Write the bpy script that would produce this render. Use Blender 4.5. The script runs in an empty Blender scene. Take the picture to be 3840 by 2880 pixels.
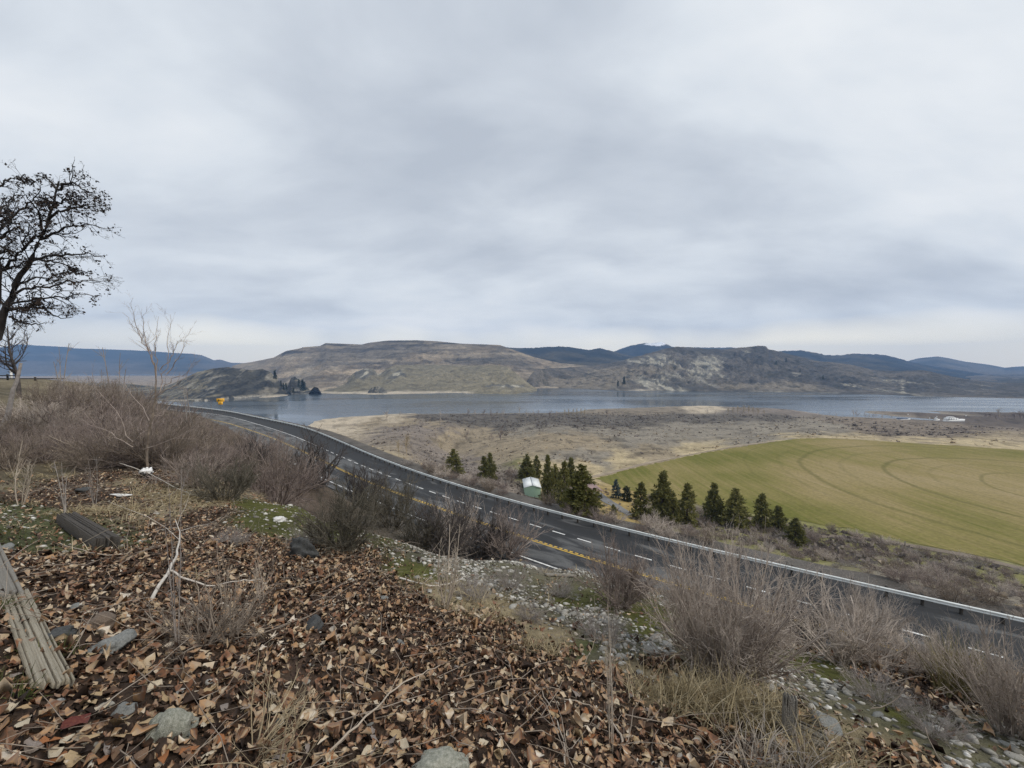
import bpy, math
import numpy as np

# ------------------------------------------------------------------ camera, world, sun, exposure
SC = bpy.context.scene
COL = SC.collection
CZ = 95.0                      # camera height above the lake (lake level = 0)
F = 400.0                      # focal length in pixels of a 1024 px wide frame
PIT = math.atan(18 / 400)
cam_d = bpy.data.cameras.new('camera')
cam = bpy.data.objects.new('camera', cam_d)
COL.objects.link(cam)
cam.location = (0, 0, CZ)
cam.rotation_euler = (math.pi / 2 - PIT, 0, 0)
cam_d.sensor_width = 36
cam_d.lens = 36 * F / 1024
cam_d.clip_start = 0.05
cam_d.clip_end = 60000
SC.camera = cam
SUN_EL, SUN_AZ = math.radians(48), math.radians(120)   # azimuth clockwise from +Y (view direction)
W = bpy.data.worlds.new('World')
SC.world = W
W.use_nodes = True
nt = W.node_tree
nt.nodes.clear()


def nd(t, typ, **kw):
    n = t.nodes.new(typ)
    for k, v in kw.items():
        if k.startswith('i_'):
            key = k[2:]
            key = int(key) if key.isdigit() else key.replace('_', ' ')
            n.inputs[key].default_value = v
        else:
            setattr(n, k, v)
    return n


def ramp(t, pts, interp='LINEAR'):
    r = t.nodes.new('ShaderNodeValToRGB')
    r.color_ramp.interpolation = interp
    el = r.color_ramp.elements
    while len(el) < len(pts):
        el.new(0.5)
    for e, (p, c) in zip(el, pts):
        e.position = p
        e.color = (*c, 1) if len(c) == 3 else c
    return r


L = nt.links.new
sky = nd(nt, 'ShaderNodeTexSky', sky_type='NISHITA', sun_disc=False, sun_elevation=SUN_EL, sun_rotation=SUN_AZ)
tc = nd(nt, 'ShaderNodeTexCoord')
sep = nd(nt, 'ShaderNodeSeparateXYZ')
L(tc.outputs['Generated'], sep.inputs[0])
# cloud deck: directions projected onto a flat layer overhead
zc = nd(nt, 'ShaderNodeMath', operation='MAXIMUM', i_1=0.0)
L(sep.outputs['Z'], zc.inputs[0])
za = nd(nt, 'ShaderNodeMath', operation='ADD', i_1=0.30)
L(zc.outputs[0], za.inputs[0])
dx = nd(nt, 'ShaderNodeMath', operation='DIVIDE')
dy = nd(nt, 'ShaderNodeMath', operation='DIVIDE')
L(sep.outputs['X'], dx.inputs[0]); L(za.outputs[0], dx.inputs[1])
L(sep.outputs['Y'], dy.inputs[0]); L(za.outputs[0], dy.inputs[1])
cmb = nd(nt, 'ShaderNodeCombineXYZ', i_2=3.7)
L(dx.outputs[0], cmb.inputs[0]); L(dy.outputs[0], cmb.inputs[1])
mp = nd(nt, 'ShaderNodeMapping')
mp.inputs['Scale'].default_value = (0.80, 1.30, 1)
mp.inputs['Rotation'].default_value = (0, 0, math.radians(-24))
mp.inputs['Location'].default_value = (2.3, 0.9, 0)
L(cmb.outputs[0], mp.inputs[0])
n1 = nd(nt, 'ShaderNodeTexNoise', i_Scale=0.62, i_Detail=6.0, i_Roughness=0.5, i_Distortion=0.5)
n2 = nd(nt, 'ShaderNodeTexNoise', i_Scale=2.2, i_Detail=5.0, i_Roughness=0.55, i_Distortion=0.3)
L(mp.outputs[0], n1.inputs['Vector']); L(mp.outputs[0], n2.inputs['Vector'])
mx = nd(nt, 'ShaderNodeMath', operation='MULTIPLY_ADD', i_1=0.28, i_2=0.0)
L(n2.outputs[0], mx.inputs[0])
ad = nd(nt, 'ShaderNodeMath', operation='ADD')
m1 = nd(nt, 'ShaderNodeMath', operation='MULTIPLY', i_1=0.80)
L(n1.outputs[0], m1.inputs[0])
L(m1.outputs[0], ad.inputs[0]); L(mx.outputs[0], ad.inputs[1])
cr = ramp(nt, [(0.38, (4.0, 4.4, 5.0)), (0.46, (4.85, 5.25, 5.8)), (0.53, (5.8, 6.2, 6.65)), (0.62, (6.8, 7.05, 7.3)), (0.74, (7.6, 7.7, 7.8))])
L(ad.outputs[0], cr.inputs[0])
# thin clear band low over the horizon, all the way round, where the deck ends
band = ramp(nt, [(0.0, (1, 1, 1)), (0.022, (1, 1, 1)), (0.075, (0, 0, 0)), (1.0, (0, 0, 0))])
nb = nd(nt, 'ShaderNodeTexNoise', i_Scale=2.0, i_Detail=3.0)
L(tc.outputs['Generated'], nb.inputs['Vector'])
nbm = nd(nt, 'ShaderNodeMath', operation='MULTIPLY_ADD', i_1=0.20, i_2=-0.105)
L(nb.outputs[0], nbm.inputs[0])
zb = nd(nt, 'ShaderNodeMath', operation='ADD')
L(zc.outputs[0], zb.inputs[0]); L(nbm.outputs[0], zb.inputs[1])
L(zb.outputs[0], band.inputs[0])
clear = nd(nt, 'ShaderNodeMix', data_type='RGBA', blend_type='MIX')
clear.inputs['Factor'].default_value = 0.22
clear.inputs[6].default_value = (12.0, 10.9, 8.8, 1)
L(sky.outputs[0], clear.inputs[7])
mixb = nd(nt, 'ShaderNodeMix', data_type='RGBA')
bm = nd(nt, 'ShaderNodeMath', operation='MULTIPLY', i_1=0.92)
L(band.outputs[0], bm.inputs[0])
L(bm.outputs[0], mixb.inputs['Factor'])
L(cr.outputs[0], mixb.inputs[6]); L(clear.outputs[2], mixb.inputs[7])
bg = nd(nt, 'ShaderNodeBackground', i_Strength=0.1)
L(mixb.outputs[2], bg.inputs[0])
out = nd(nt, 'ShaderNodeOutputWorld')
L(bg.outputs[0], out.inputs[0])
sd_ = bpy.data.lights.new('sun', 'SUN')
sd_.energy = 1.5
sd_.angle = math.radians(18)
sd_.color = (1.0, 0.93, 0.83)
sun = bpy.data.objects.new('sun', sd_)
COL.objects.link(sun)
# lamp shines from the sun's direction down to the origin
sdir = np.array([math.sin(SUN_AZ) * math.cos(SUN_EL), math.cos(SUN_AZ) * math.cos(SUN_EL), math.sin(SUN_EL)])
sun.rotation_euler = (math.pi / 2 - SUN_EL, 0, math.pi - SUN_AZ)
sun.location = tuple(sdir * 300)
SC.view_settings.view_transform = 'Standard'
SC.view_settings.look = 'None'
SC.view_settings.exposure = 0.35
SC.view_settings.gamma = 1.0
SC.view_settings.use_curve_mapping = False
SC.render.engine = 'CYCLES'
SC.cycles.max_bounces = 5
SC.cycles.diffuse_bounces = 2
SC.cycles.volume_bounces = 0
SC.cycles.use_adaptive_sampling = False
SC.cycles.use_denoising = True
SC.cycles.denoiser = 'OPENIMAGEDENOISE'
SC.cycles.denoising_input_passes = 'RGB_ALBEDO_NORMAL'
SC.cycles.denoising_prefilter = 'NONE'

# ------------------------------------------------------------------ numeric helpers


def hash2(ix, iy, seed):
    h = (ix.astype(np.int64) * 374761393 + iy.astype(np.int64) * 668265263 + seed * 2147483647 + 1013904223) & 0xFFFFFFFF
    h = ((h ^ (h >> 13)) * 1274126177) & 0xFFFFFFFF
    h = h ^ (h >> 16)
    return (h & 0xFFFFFF) / float(0xFFFFFF)


def vnoise(x, y, seed=0):
    xi, yi = np.floor(x), np.floor(y)
    fx, fy = x - xi, y - yi
    fx = fx * fx * fx * (fx * (fx * 6 - 15) + 10)
    fy = fy * fy * fy * (fy * (fy * 6 - 15) + 10)
    a, b = hash2(xi, yi, seed), hash2(xi + 1, yi, seed)
    c, d = hash2(xi, yi + 1, seed), hash2(xi + 1, yi + 1, seed)
    return (a + (b - a) * fx) * (1 - fy) + (c + (d - c) * fx) * fy


def fbm(x, y, octv=4, seed=0, gain=0.5):
    s, a, tot = 0, 1.0, 0
    for o in range(octv):
        s = s + a * (vnoise(x * 2 ** o + 17.3 * o, y * 2 ** o - 9.1 * o, seed + o) - 0.5) * 2
        tot += a
        a *= gain
    return s / tot


def ridged(x, y, octv=4, seed=0):
    s, a, tot = 0, 1.0, 0
    for o in range(octv):
        s = s + a * (1 - np.abs(vnoise(x * 2 ** o + 5.7 * o, y * 2 ** o + 3.3 * o, seed + o) * 2 - 1))
        tot += a
        a *= 0.5
    return s / tot


def sstep(a, b, x):
    t = np.clip((x - a) / (b - a), 0, 1)
    return t * t * (3 - 2 * t)


def ray(px, py):
    a = (np.asarray(px, float) - 512) / F
    b = (384 - np.asarray(py, float)) / F
    return np.stack([a, math.cos(PIT) + b * math.sin(PIT), -math.sin(PIT) + b * math.cos(PIT)], -1)


def at_depth(px, py, d):
    r = ray(px, py)
    return r * (np.asarray(d, float) / r[..., 1])[..., None]      # camera-relative point at forward distance d


def on_level(px, py, z):
    r = ray(px, py)
    return r * (z / r[..., 2])[..., None]


def lerp_poly(pts, x):
    p = np.array(pts, float)
    return np.interp(x, p[:, 0], p[:, 1])


def catmull(P, n):
    P = np.asarray(P, float)
    P = np.vstack([2 * P[0] - P[1], P, 2 * P[-1] - P[-2]])
    o = []
    for i in range(1, len(P) - 2):
        t = np.linspace(0, 1, n, endpoint=False)[:, None]
        a, b, c, d = P[i - 1], P[i], P[i + 1], P[i + 2]
        o.append(0.5 * (2 * b + (c - a) * t + (2 * a - 5 * b + 4 * c - d) * t ** 2 + (3 * b - a - 3 * c + d) * t ** 3))
    o.append(P[-2][None])
    return np.vstack(o)


def resample(P, step):
    P = np.asarray(P, float)
    s = np.concatenate([[0], np.cumsum(np.linalg.norm(np.diff(P, axis=0), axis=1))])
    n = max(2, int(s[-1] / step) + 1)
    q = np.linspace(0, s[-1], n)
    return np.stack([np.interp(q, s, P[:, i]) for i in range(P.shape[1])], -1)


def smooth_line(P, k=7, it=3):
    P = P.copy()
    for _ in range(it):
        Q = np.pad(P, ((k, k), (0, 0)), mode='reflect', reflect_type='odd')
        P = np.stack([np.convolve(Q[:, i], np.ones(2 * k + 1) / (2 * k + 1), 'valid') for i in range(P.shape[1])], -1)
    return P


# ------------------------------------------------------------------ object helpers
def mesh(name, V, faces, mats=None, smooth=False, attrs=None, mat_idx=None):
    me = bpy.data.meshes.new(name)
    V = np.ascontiguousarray(V, np.float32).reshape(-1, 3)
    if not isinstance(faces, (list, tuple)) or isinstance(faces[0], list):
        faces = [np.array(faces)]
    faces = [np.ascontiguousarray(f, np.int32) for f in faces if len(f)]
    me.vertices.add(len(V))
    me.vertices.foreach_set('co', V.ravel())
    idx = np.concatenate([f.ravel() for f in faces])
    cnt = np.concatenate([np.full(len(f), f.shape[1], np.int32) for f in faces])
    st = np.concatenate([[0], np.cumsum(cnt)[:-1]]).astype(np.int32)
    me.loops.add(len(idx))
    me.loops.foreach_set('vertex_index', idx)
    me.polygons.add(len(cnt))
    me.polygons.foreach_set('loop_start', st)
    me.polygons.foreach_set('loop_total', cnt)
    if smooth:
        me.polygons.foreach_set('use_smooth', np.ones(len(cnt), bool))
    if mat_idx is not None:
        me.polygons.foreach_set('material_index', np.ascontiguousarray(mat_idx, np.int32))
    for k, a in (attrs or {}).items():
        a = np.ascontiguousarray(a, np.float32)
        if a.ndim == 2:
            at = me.attributes.new(k, 'FLOAT_COLOR', 'POINT')
            if a.shape[1] == 3:
                a = np.concatenate([a, np.ones((len(a), 1), np.float32)], 1)
            at.data.foreach_set('color', np.ascontiguousarray(a, np.float32).ravel())
        else:
            at = me.attributes.new(k, 'FLOAT', 'POINT')
            at.data.foreach_set('value', a)
    me.update(calc_edges=True)
    for m in (mats if isinstance(mats, (list, tuple)) else [mats]):
        if m is not None:
            me.materials.append(m)
    return me


def link(name, data, parent=None, loc=None, rot=None, scale=None):
    o = bpy.data.objects.new(name, data)
    COL.objects.link(o)
    if parent is not None:
        o.parent = parent
    if loc is not None:
        o.location = tuple(float(v) for v in loc)
    if rot is not None:
        o.rotation_euler = tuple(float(v) for v in rot)
    if scale is not None:
        o.scale = (scale,) * 3 if np.isscalar(scale) else tuple(float(v) for v in scale)
    return o


def tag(o, label=None, cat=None, group=None, kind=None):
    if label: o['label'] = label
    if cat: o['category'] = cat
    if group: o['group'] = group
    if kind: o['kind'] = kind
    return o


def struct(name, me, label=None):
    return tag(link(name, me), label, None, None, 'structure')


def stuff(name, me, label, cat):
    return tag(link(name, me), label, cat, None, 'stuff')


def copy_tree(o, parent=None):
    c = o.copy()
    COL.objects.link(c)
    if parent is not None:
        c.parent = parent
    for k in ('label', 'group'):
        pass
    for ch in list(o.children):
        copy_tree(ch, c)
    return c


class MB:
    """collects boxes, prisms and tubes into one mesh"""
    def __init__(s):
        s.V, s.Q, s.T, s.n = [], [], [], 0

    def add(s, V, quads=None, tris=None):
        V = np.asarray(V, float).reshape(-1, 3)
        if quads is not None and len(quads): s.Q.append(np.asarray(quads) + s.n)
        if tris is not None and len(tris): s.T.append(np.asarray(tris) + s.n)
        s.V.append(V)
        s.n += len(V)
        return s

    def box(s, c, size, rot=0.0, tilt=0.0):
        x, y, z = np.array(size) / 2
        V = np.array([[-x, -y, -z], [x, -y, -z], [x, y, -z], [-x, y, -z], [-x, -y, z], [x, -y, z], [x, y, z], [-x, y, z]])
        if tilt:
            ct, st = math.cos(tilt), math.sin(tilt)
            V = V @ np.array([[ct, 0, -st], [0, 1, 0], [st, 0, ct]])
        cr_, sr = math.cos(rot), math.sin(rot)
        V = V @ np.array([[cr_, sr, 0], [-sr, cr_, 0], [0, 0, 1]]) + np.array(c)
        return s.add(V, [[0, 3, 2, 1], [4, 5, 6, 7], [0, 1, 5, 4], [1, 2, 6, 5], [2, 3, 7, 6], [3, 0, 4, 7]])

    def mesh(s, name, mats, smooth=False):
        f = []
        if s.Q: f.append(np.vstack(s.Q))
        if s.T: f.append(np.vstack(s.T))
        return mesh(name, np.vstack(s.V), f, mats, smooth)


def tubes(P, R, sides=3):
    """P (N,K,3) polylines, R (N,K) radii -> verts, quads"""
    N, K, _ = P.shape
    T = np.gradient(P, axis=1) if K > 1 else P
    T /= np.linalg.norm(T, axis=2, keepdims=True) + 1e-9
    ref = np.where(np.abs(T[..., 2:3]) > 0.9, np.array([1.0, 0, 0]), np.array([0, 0, 1.0]))
    A = np.cross(T, ref)
    A /= np.linalg.norm(A, axis=2, keepdims=True) + 1e-9
    B = np.cross(T, A)
    an = np.arange(sides) * 2 * math.pi / sides
    V = P[:, :, None, :] + R[:, :, None, None] * (np.cos(an)[None, None, :, None] * A[:, :, None] + np.sin(an)[None, None, :, None] * B[:, :, None])
    base = (np.arange(N) * K * sides)[:, None, None]
    k = np.arange(K - 1)[None, :, None] * sides
    j = np.arange(sides)[None, None, :]
    j2 = (j + 1) % sides
    q = np.stack([base + k + j, base + k + j2, base + k + sides + j2, base + k + sides + j], -1)
    return V.reshape(-1, 3), q.reshape(-1, 4)


def unit(v):
    return v / (np.linalg.norm(v, axis=-1, keepdims=True) + 1e-9)


def grow(rng, base, dirs, length, r0, K=5, wig=0.15, up=0.05, tip=0.25):
    N = len(base)
    P = np.zeros((N, K, 3)); P[:, 0] = base
    d = unit(np.asarray(dirs, float))
    for k in range(1, K):
        d = unit(d + wig * rng.normal(size=(N, 3)) + np.array([0, 0, up]))
        P[:, k] = P[:, k - 1] + d * (length / (K - 1))[:, None]
    R = r0[:, None] * np.linspace(1, tip, K)[None]
    return P, R


def branch(rng, P, R, n, tmin, tmax, amin, amax, ratio, K=4, wig=0.15, up=0.05, rr=0.55, tip=0.25, keep=1.0):
    N, KK, _ = P.shape
    ln = np.linalg.norm(np.diff(P, axis=1), axis=2).sum(1)
    idx = np.repeat(np.arange(N), n)
    if keep < 1:
        idx = idx[rng.random(len(idx)) < keep]
    t = rng.uniform(tmin, tmax, len(idx)) * (KK - 1)
    i = np.minimum(t.astype(int), KK - 2)
    f = (t - i)[:, None]
    b = P[idx, i] * (1 - f) + P[idx, i + 1] * f
    T = unit(P[idx, i + 1] - P[idx, i])
    pr = unit(np.cross(T, rng.normal(size=(len(idx), 3))))
    a = rng.uniform(amin, amax, len(idx))[:, None]
    d = np.cos(a) * T + np.sin(a) * pr
    rad = (R[idx, i] * (1 - f[:, 0]) + R[idx, i + 1] * f[:, 0]) * rr
    L_ = ln[idx] * ratio * rng.uniform(0.55, 1.15, len(idx)) * (1.15 - 0.55 * t / (KK - 1))
    return grow(rng, b, d, L_, rad, K, wig, up, tip)


# ------------------------------------------------------------------ materials
def new_mat(name):
    m = bpy.data.materials.new(name)
    m.use_nodes = True
    t = m.node_tree
    b = t.nodes['Principled BSDF']
    return m, t, b


def noise_mat(name, cols, scale=5.0, rough=0.85, detail=5.0, bump=0.0, bscale=None, stretch=(1, 1, 1), spec=0.3, attr=None, amix=0.0, metallic=0.0, obj_var=0.0):
    """colour ramp over noise; optional point attribute (float) that shifts the ramp; optional per-object variation"""
    m, t, b = new_mat(name)
    tcn = nd(t, 'ShaderNodeTexCoord')
    mpn = nd(t, 'ShaderNodeMapping')
    mpn.inputs['Scale'].default_value = stretch
    t.links.new(tcn.outputs['Object'], mpn.inputs[0])
    n = nd(t, 'ShaderNodeTexNoise', i_Scale=scale, i_Detail=detail, i_Roughness=0.6)
    t.links.new(mpn.outputs[0], n.inputs['Vector'])
    src = n.outputs[0]
    if attr:
        a = nd(t, 'ShaderNodeAttribute', attribute_name=attr)
        mm = nd(t, 'ShaderNodeMix', data_type='FLOAT')
        mm.inputs[0].default_value = amix
        t.links.new(src, mm.inputs[2]); t.links.new(a.outputs['Fac'], mm.inputs[3])
        src = mm.outputs[0]
    if obj_var:
        oi = nd(t, 'ShaderNodeObjectInfo')
        s1 = nd(t, 'ShaderNodeMath', operation='MULTIPLY_ADD', i_1=obj_var, i_2=-obj_var / 2)
        t.links.new(oi.outputs['Random'], s1.inputs[0])
        s2 = nd(t, 'ShaderNodeMath', operation='ADD')
        t.links.new(src, s2.inputs[0]); t.links.new(s1.outputs[0], s2.inputs[1])
        src = s2.outputs[0]
    lo, hi = (0.25, 0.75) if not attr else (0.02, 0.98)
    pts = [(lo + (hi - lo) * i / max(1, len(cols) - 1), c) for i, c in enumerate(cols)]
    r = ramp(t, pts)
    t.links.new(src, r.inputs[0])
    t.links.new(r.outputs[0], b.inputs['Base Color'])
    b.inputs['Roughness'].default_value = rough
    b.inputs['Specular IOR Level'].default_value = spec
    b.inputs['Metallic'].default_value = metallic
    if bump:
        nb_ = nd(t, 'ShaderNodeTexNoise', i_Scale=bscale or scale * 3, i_Detail=6.0, i_Roughness=0.65)
        t.links.new(mpn.outputs[0], nb_.inputs['Vector'])
        bu = nd(t, 'ShaderNodeBump', i_Strength=bump, i_Distance=0.05)
        t.links.new(nb_.outputs[0], bu.inputs['Height'])
        t.links.new(bu.outputs[0], b.inputs['Normal'])
    return m


def col_mat(name, scales, rough=0.95, spec=0.15, bump=0.3, bdist=0.5, amount=0.35):
    """point colour attribute 'Col' (ground cover) broken up by fine noise"""
    m, t, b = new_mat(name)
    a = nd(t, 'ShaderNodeAttribute', attribute_name='Col')
    g = nd(t, 'ShaderNodeNewGeometry')
    col = a.outputs['Color']
    hsrc = None
    for i, sc in enumerate(scales):
        n = nd(t, 'ShaderNodeTexNoise', i_Scale=sc, i_Detail=6.0, i_Roughness=0.65)
        t.links.new(g.outputs['Position'], n.inputs['Vector'])
        r = ramp(t, [(0.25, (1 - amount * 1.5,) * 3), (0.5, (1, 1, 1)), (0.75, (1 + amount * 1.2,) * 3)])
        t.links.new(n.outputs[0], r.inputs[0])
        mm = nd(t, 'ShaderNodeMix', data_type='RGBA', blend_type='MULTIPLY')
        mm.inputs['Factor'].default_value = 1.0
        t.links.new(col, mm.inputs[6]); t.links.new(r.outputs[0], mm.inputs[7])
        col = mm.outputs[2]
        hsrc = n.outputs[0]
    t.links.new(col, b.inputs['Base Color'])
    b.inputs['Roughness'].default_value = rough
    b.inputs['Specular IOR Level'].default_value = spec
    if bump:
        bu = nd(t, 'ShaderNodeBump', i_Strength=bump, i_Distance=bdist)
        t.links.new(hsrc, bu.inputs['Height'])
        t.links.new(bu.outputs[0], b.inputs['Normal'])
    return m


M = {}
M['ground'] = col_mat('ground_mat', [0.35, 7.0, 70.0], bump=0.7, bdist=0.03, amount=0.36)
M['hill'] = col_mat('hill_mat', [0.03, 0.16], bump=0.9, bdist=5.0, amount=0.36)
M['bark_grey'] = noise_mat('bark_grey', [(0.16, 0.14, 0.125), (0.32, 0.285, 0.26), (0.45, 0.405, 0.375)], 6, obj_var=0.25)
M['twig_grey'] = noise_mat('twig_grey', [(0.24, 0.20, 0.172), (0.46, 0.392, 0.335), (0.65, 0.565, 0.49)], 5, obj_var=0.25)
M['twig_purple'] = noise_mat('twig_purple', [(0.125, 0.096, 0.086), (0.255, 0.205, 0.18), (0.42, 0.35, 0.305)], 5, obj_var=0.25)
M['twig_brown'] = noise_mat('twig_brown', [(0.12, 0.095, 0.075), (0.24, 0.195, 0.155), (0.38, 0.315, 0.255)], 5, obj_var=0.25)
M['twig_olive'] = noise_mat('twig_olive', [(0.06, 0.055, 0.042), (0.125, 0.112, 0.085), (0.20, 0.175, 0.14)], 5, obj_var=0.2)
M['twig_dark'] = noise_mat('twig_dark', [(0.04, 0.035, 0.033), (0.085, 0.073, 0.068), (0.14, 0.12, 0.113)], 5, obj_var=0.2)
M['twig_pale'] = noise_mat('twig_pale', [(0.28, 0.23, 0.18), (0.44, 0.37, 0.295), (0.60, 0.53, 0.44)], 5, obj_var=0.2)
M['twig_straw'] = noise_mat('twig_straw', [(0.30, 0.235, 0.15), (0.42, 0.34, 0.22), (0.55, 0.46, 0.32)], 5, obj_var=0.2)
M['bark_dark'] = noise_mat('bark_dark', [(0.018, 0.015, 0.014), (0.035, 0.03, 0.028), (0.06, 0.05, 0.046)], 4)
M['dead_leaf_dark'] = noise_mat('dead_leaf_dark', [(0.02, 0.014, 0.011), (0.05, 0.034, 0.026)], 4)
M['pine'] = noise_mat('pine_needles', [(0.060, 0.064, 0.018), (0.175, 0.172, 0.052), (0.33, 0.30, 0.11)], 0.9, rough=0.7, attr='tint', amix=0.6, obj_var=0.25)
M['spruce'] = noise_mat('spruce_needles', [(0.05, 0.075, 0.075), (0.10, 0.135, 0.135), (0.15, 0.19, 0.19)], 0.9, rough=0.7, attr='tint', amix=0.6)
M['juniper'] = noise_mat('juniper_needles', [(0.025, 0.035, 0.015), (0.05, 0.06, 0.028), (0.075, 0.088, 0.045)], 0.9, rough=0.7, attr='tint', amix=0.6)
M['pine_bark'] = noise_mat('pine_bark', [(0.04, 0.028, 0.02), (0.09, 0.06, 0.04)], 3)
M['leaf'] = None
M['stone'] = noise_mat('stone', [(0.16, 0.15, 0.13), (0.32, 0.305, 0.27), (0.54, 0.525, 0.485)], 14, rough=0.85, bump=0.35, bscale=40, obj_var=0.3)
M['rock_pale'] = noise_mat('rock_pale', [(0.16, 0.17, 0.13), (0.34, 0.34, 0.28), (0.52, 0.51, 0.44)], 9, rough=0.9, bump=0.6, bscale=28)
M['rock_grey'] = noise_mat('rock_grey', [(0.12, 0.125, 0.12), (0.21, 0.215, 0.205), (0.30, 0.30, 0.285)], 11, rough=0.85, bump=0.4, bscale=30)
M['rock_brown'] = noise_mat('rock_brown', [(0.10, 0.075, 0.055), (0.17, 0.13, 0.10), (0.24, 0.19, 0.15)], 11, rough=0.9, bump=0.4, bscale=30)
M['rock_dark'] = noise_mat('rock_dark', [(0.03, 0.032, 0.033), (0.065, 0.067, 0.067), (0.11, 0.11, 0.105)], 11, rough=0.8, bump=0.4, bscale=30)
M['rock_white'] = noise_mat('rock_white', [(0.35, 0.34, 0.32), (0.72, 0.71, 0.69), (0.85, 0.85, 0.83)], 7, rough=0.8, bump=0.4, bscale=20)
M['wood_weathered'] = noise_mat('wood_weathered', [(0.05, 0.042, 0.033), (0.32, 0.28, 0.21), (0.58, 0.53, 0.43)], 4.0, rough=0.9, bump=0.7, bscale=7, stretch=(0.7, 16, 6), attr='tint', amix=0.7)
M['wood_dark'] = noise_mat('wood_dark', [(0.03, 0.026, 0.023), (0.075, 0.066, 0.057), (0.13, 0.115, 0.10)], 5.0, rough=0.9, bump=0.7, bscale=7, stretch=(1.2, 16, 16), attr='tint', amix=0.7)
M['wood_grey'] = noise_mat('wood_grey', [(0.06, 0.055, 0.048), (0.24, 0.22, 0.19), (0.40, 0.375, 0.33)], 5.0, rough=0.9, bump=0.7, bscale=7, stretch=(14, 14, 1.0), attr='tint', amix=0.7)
M['galv'] = noise_mat('galvanised_steel', [(0.60, 0.63, 0.62), (0.74, 0.77, 0.76), (0.84, 0.86, 0.85)], 1.2, rough=0.5, metallic=0.0, spec=0.6)
M['post'] = noise_mat('post_mat', [(0.03, 0.028, 0.025), (0.07, 0.062, 0.055)], 4)
M['white_paint'] = noise_mat('road_paint_white', [(0.38, 0.38, 0.37), (0.74, 0.74, 0.72), (0.82, 0.82, 0.80)], 3.0, rough=0.7)
M['yellow_paint'] = noise_mat('road_paint_yellow', [(0.30, 0.20, 0.05), (0.58, 0.38, 0.07), (0.68, 0.46, 0.10)], 2.0, rough=0.7)


def asphalt():
    m, t, b = new_mat('asphalt')
    a = nd(t, 'ShaderNodeAttribute', attribute_name='uvw')   # x along road, y across
    mpn = nd(t, 'ShaderNodeMapping')
    mpn.inputs['Scale'].default_value = (0.16, 0.75, 1)
    t.links.new(a.outputs['Vector'], mpn.inputs[0])
    n = nd(t, 'ShaderNodeTexNoise', i_Scale=1.0, i_Detail=6.0, i_Roughness=0.55, i_Distortion=0.6)
    t.links.new(mpn.outputs[0], n.inputs['Vector'])
    r = ramp(t, [(0.40, (0.028, 0.029, 0.031)), (0.5, (0.040, 0.041, 0.043)), (0.55, (0.088, 0.089, 0.090)), (0.72, (0.145, 0.145, 0.142))])
    g = nd(t, 'ShaderNodeNewGeometry')
    nf = nd(t, 'ShaderNodeTexNoise', i_Scale=9.0, i_Detail=5.0, i_Roughness=0.7)
    t.links.new(g.outputs['Position'], nf.inputs['Vector'])
    md = nd(t, 'ShaderNodeAttribute', attribute_name='wear')
    s = nd(t, 'ShaderNodeMath', operation='MULTIPLY_ADD', i_1=0.30)
    t.links.new(md.outputs['Fac'], s.inputs[0]); t.links.new(n.outputs[0], s.inputs[2])
    t.links.new(s.outputs[0], r.inputs[0])
    rf = ramp(t, [(0.3, (0.75,) * 3), (0.7, (1.25,) * 3)])
    t.links.new(nf.outputs[0], rf.inputs[0])
    mm = nd(t, 'ShaderNodeMix', data_type='RGBA', blend_type='MULTIPLY')
    mm.inputs['Factor'].default_value = 1
    t.links.new(r.outputs[0], mm.inputs[6]); t.links.new(rf.outputs[0], mm.inputs[7])
    t.links.new(mm.outputs[2], b.inputs['Base Color'])
    b.inputs['Roughness'].default_value = 0.75
    b.inputs['Specular IOR Level'].default_value = 0.3
    return m


M['asphalt'] = asphalt()

for k_ in ('pine', 'spruce', 'juniper'):
    t_ = M[k_].node_tree
    b_ = t_.nodes['Principled BSDF']
    o_ = t_.nodes['Material Output']
    tr_ = nd(t_, 'ShaderNodeBsdfTranslucent')
    src_ = b_.inputs['Base Color'].links[0].from_socket
    t_.links.new(src_, tr_.inputs['Color'])
    mx_ = nd(t_, 'ShaderNodeMixShader', i_0=0.45)
    t_.links.new(b_.outputs[0], mx_.inputs[1]); t_.links.new(tr_.outputs[0], mx_.inputs[2])
    t_.links.new(mx_.outputs[0], o_.inputs['Surface'])

# ------------------------------------------------------------------ the road's lines, measured on its own level
RH = -17.0
P_RAIL = [(171, 406), (220, 411.5), (240, 415), (255, 418.5), (300, 428), (332.6, 440.5), (355.7, 451), (390.4, 466), (436.7, 482.7), (495.7, 502), (550.4, 516), (606, 531), (669.5, 547), (727.4, 561), (826, 584), (900, 600), (1024, 630)]
P_OUT = [(180.5, 410.4), (219.8, 414.8), (240, 419.2), (270.7, 428.2), (298, 437.4), (323.3, 449), (340.7, 456), (355.7, 463.5), (389.3, 476.2), (420.5, 488.3), (464.5, 504), (510.5, 518.2), (550.4, 530.4), (586.8, 541.7), (611, 549.3), (649.3, 560.2), (692.7, 572.4), (800, 601.5), (909.7, 631), (975, 648.7)]
P_YEL = [(185, 416.2), (219.8, 421.2), (240, 427), (269, 436.9), (301, 450.7), (362.6, 480.8), (388, 490), (411, 498.8), (421.6, 502.8), (504, 531.3), (550.4, 547), (587.4, 559.7), (639.5, 575.3), (663.8, 583.4)]
P_NEAR = [(204.8, 425.2), (231.4, 432.2), (255.7, 443.7), (299, 465.8), (306.5, 471), (359, 494.7), (370.7, 499.3), (404.3, 512.8), (429.7, 523.2), (531.9, 560.2), (551.5, 567.2)]


def road_line(pts, pre, post):
    w = on_level([p[0] for p in pts], [p[1] for p in pts], RH)[:, :2]
    w = np.vstack([np.array(pre), w, np.array(post)])
    return smooth_line(resample(catmull(w, 8), 1.0), 7, 3)


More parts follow.
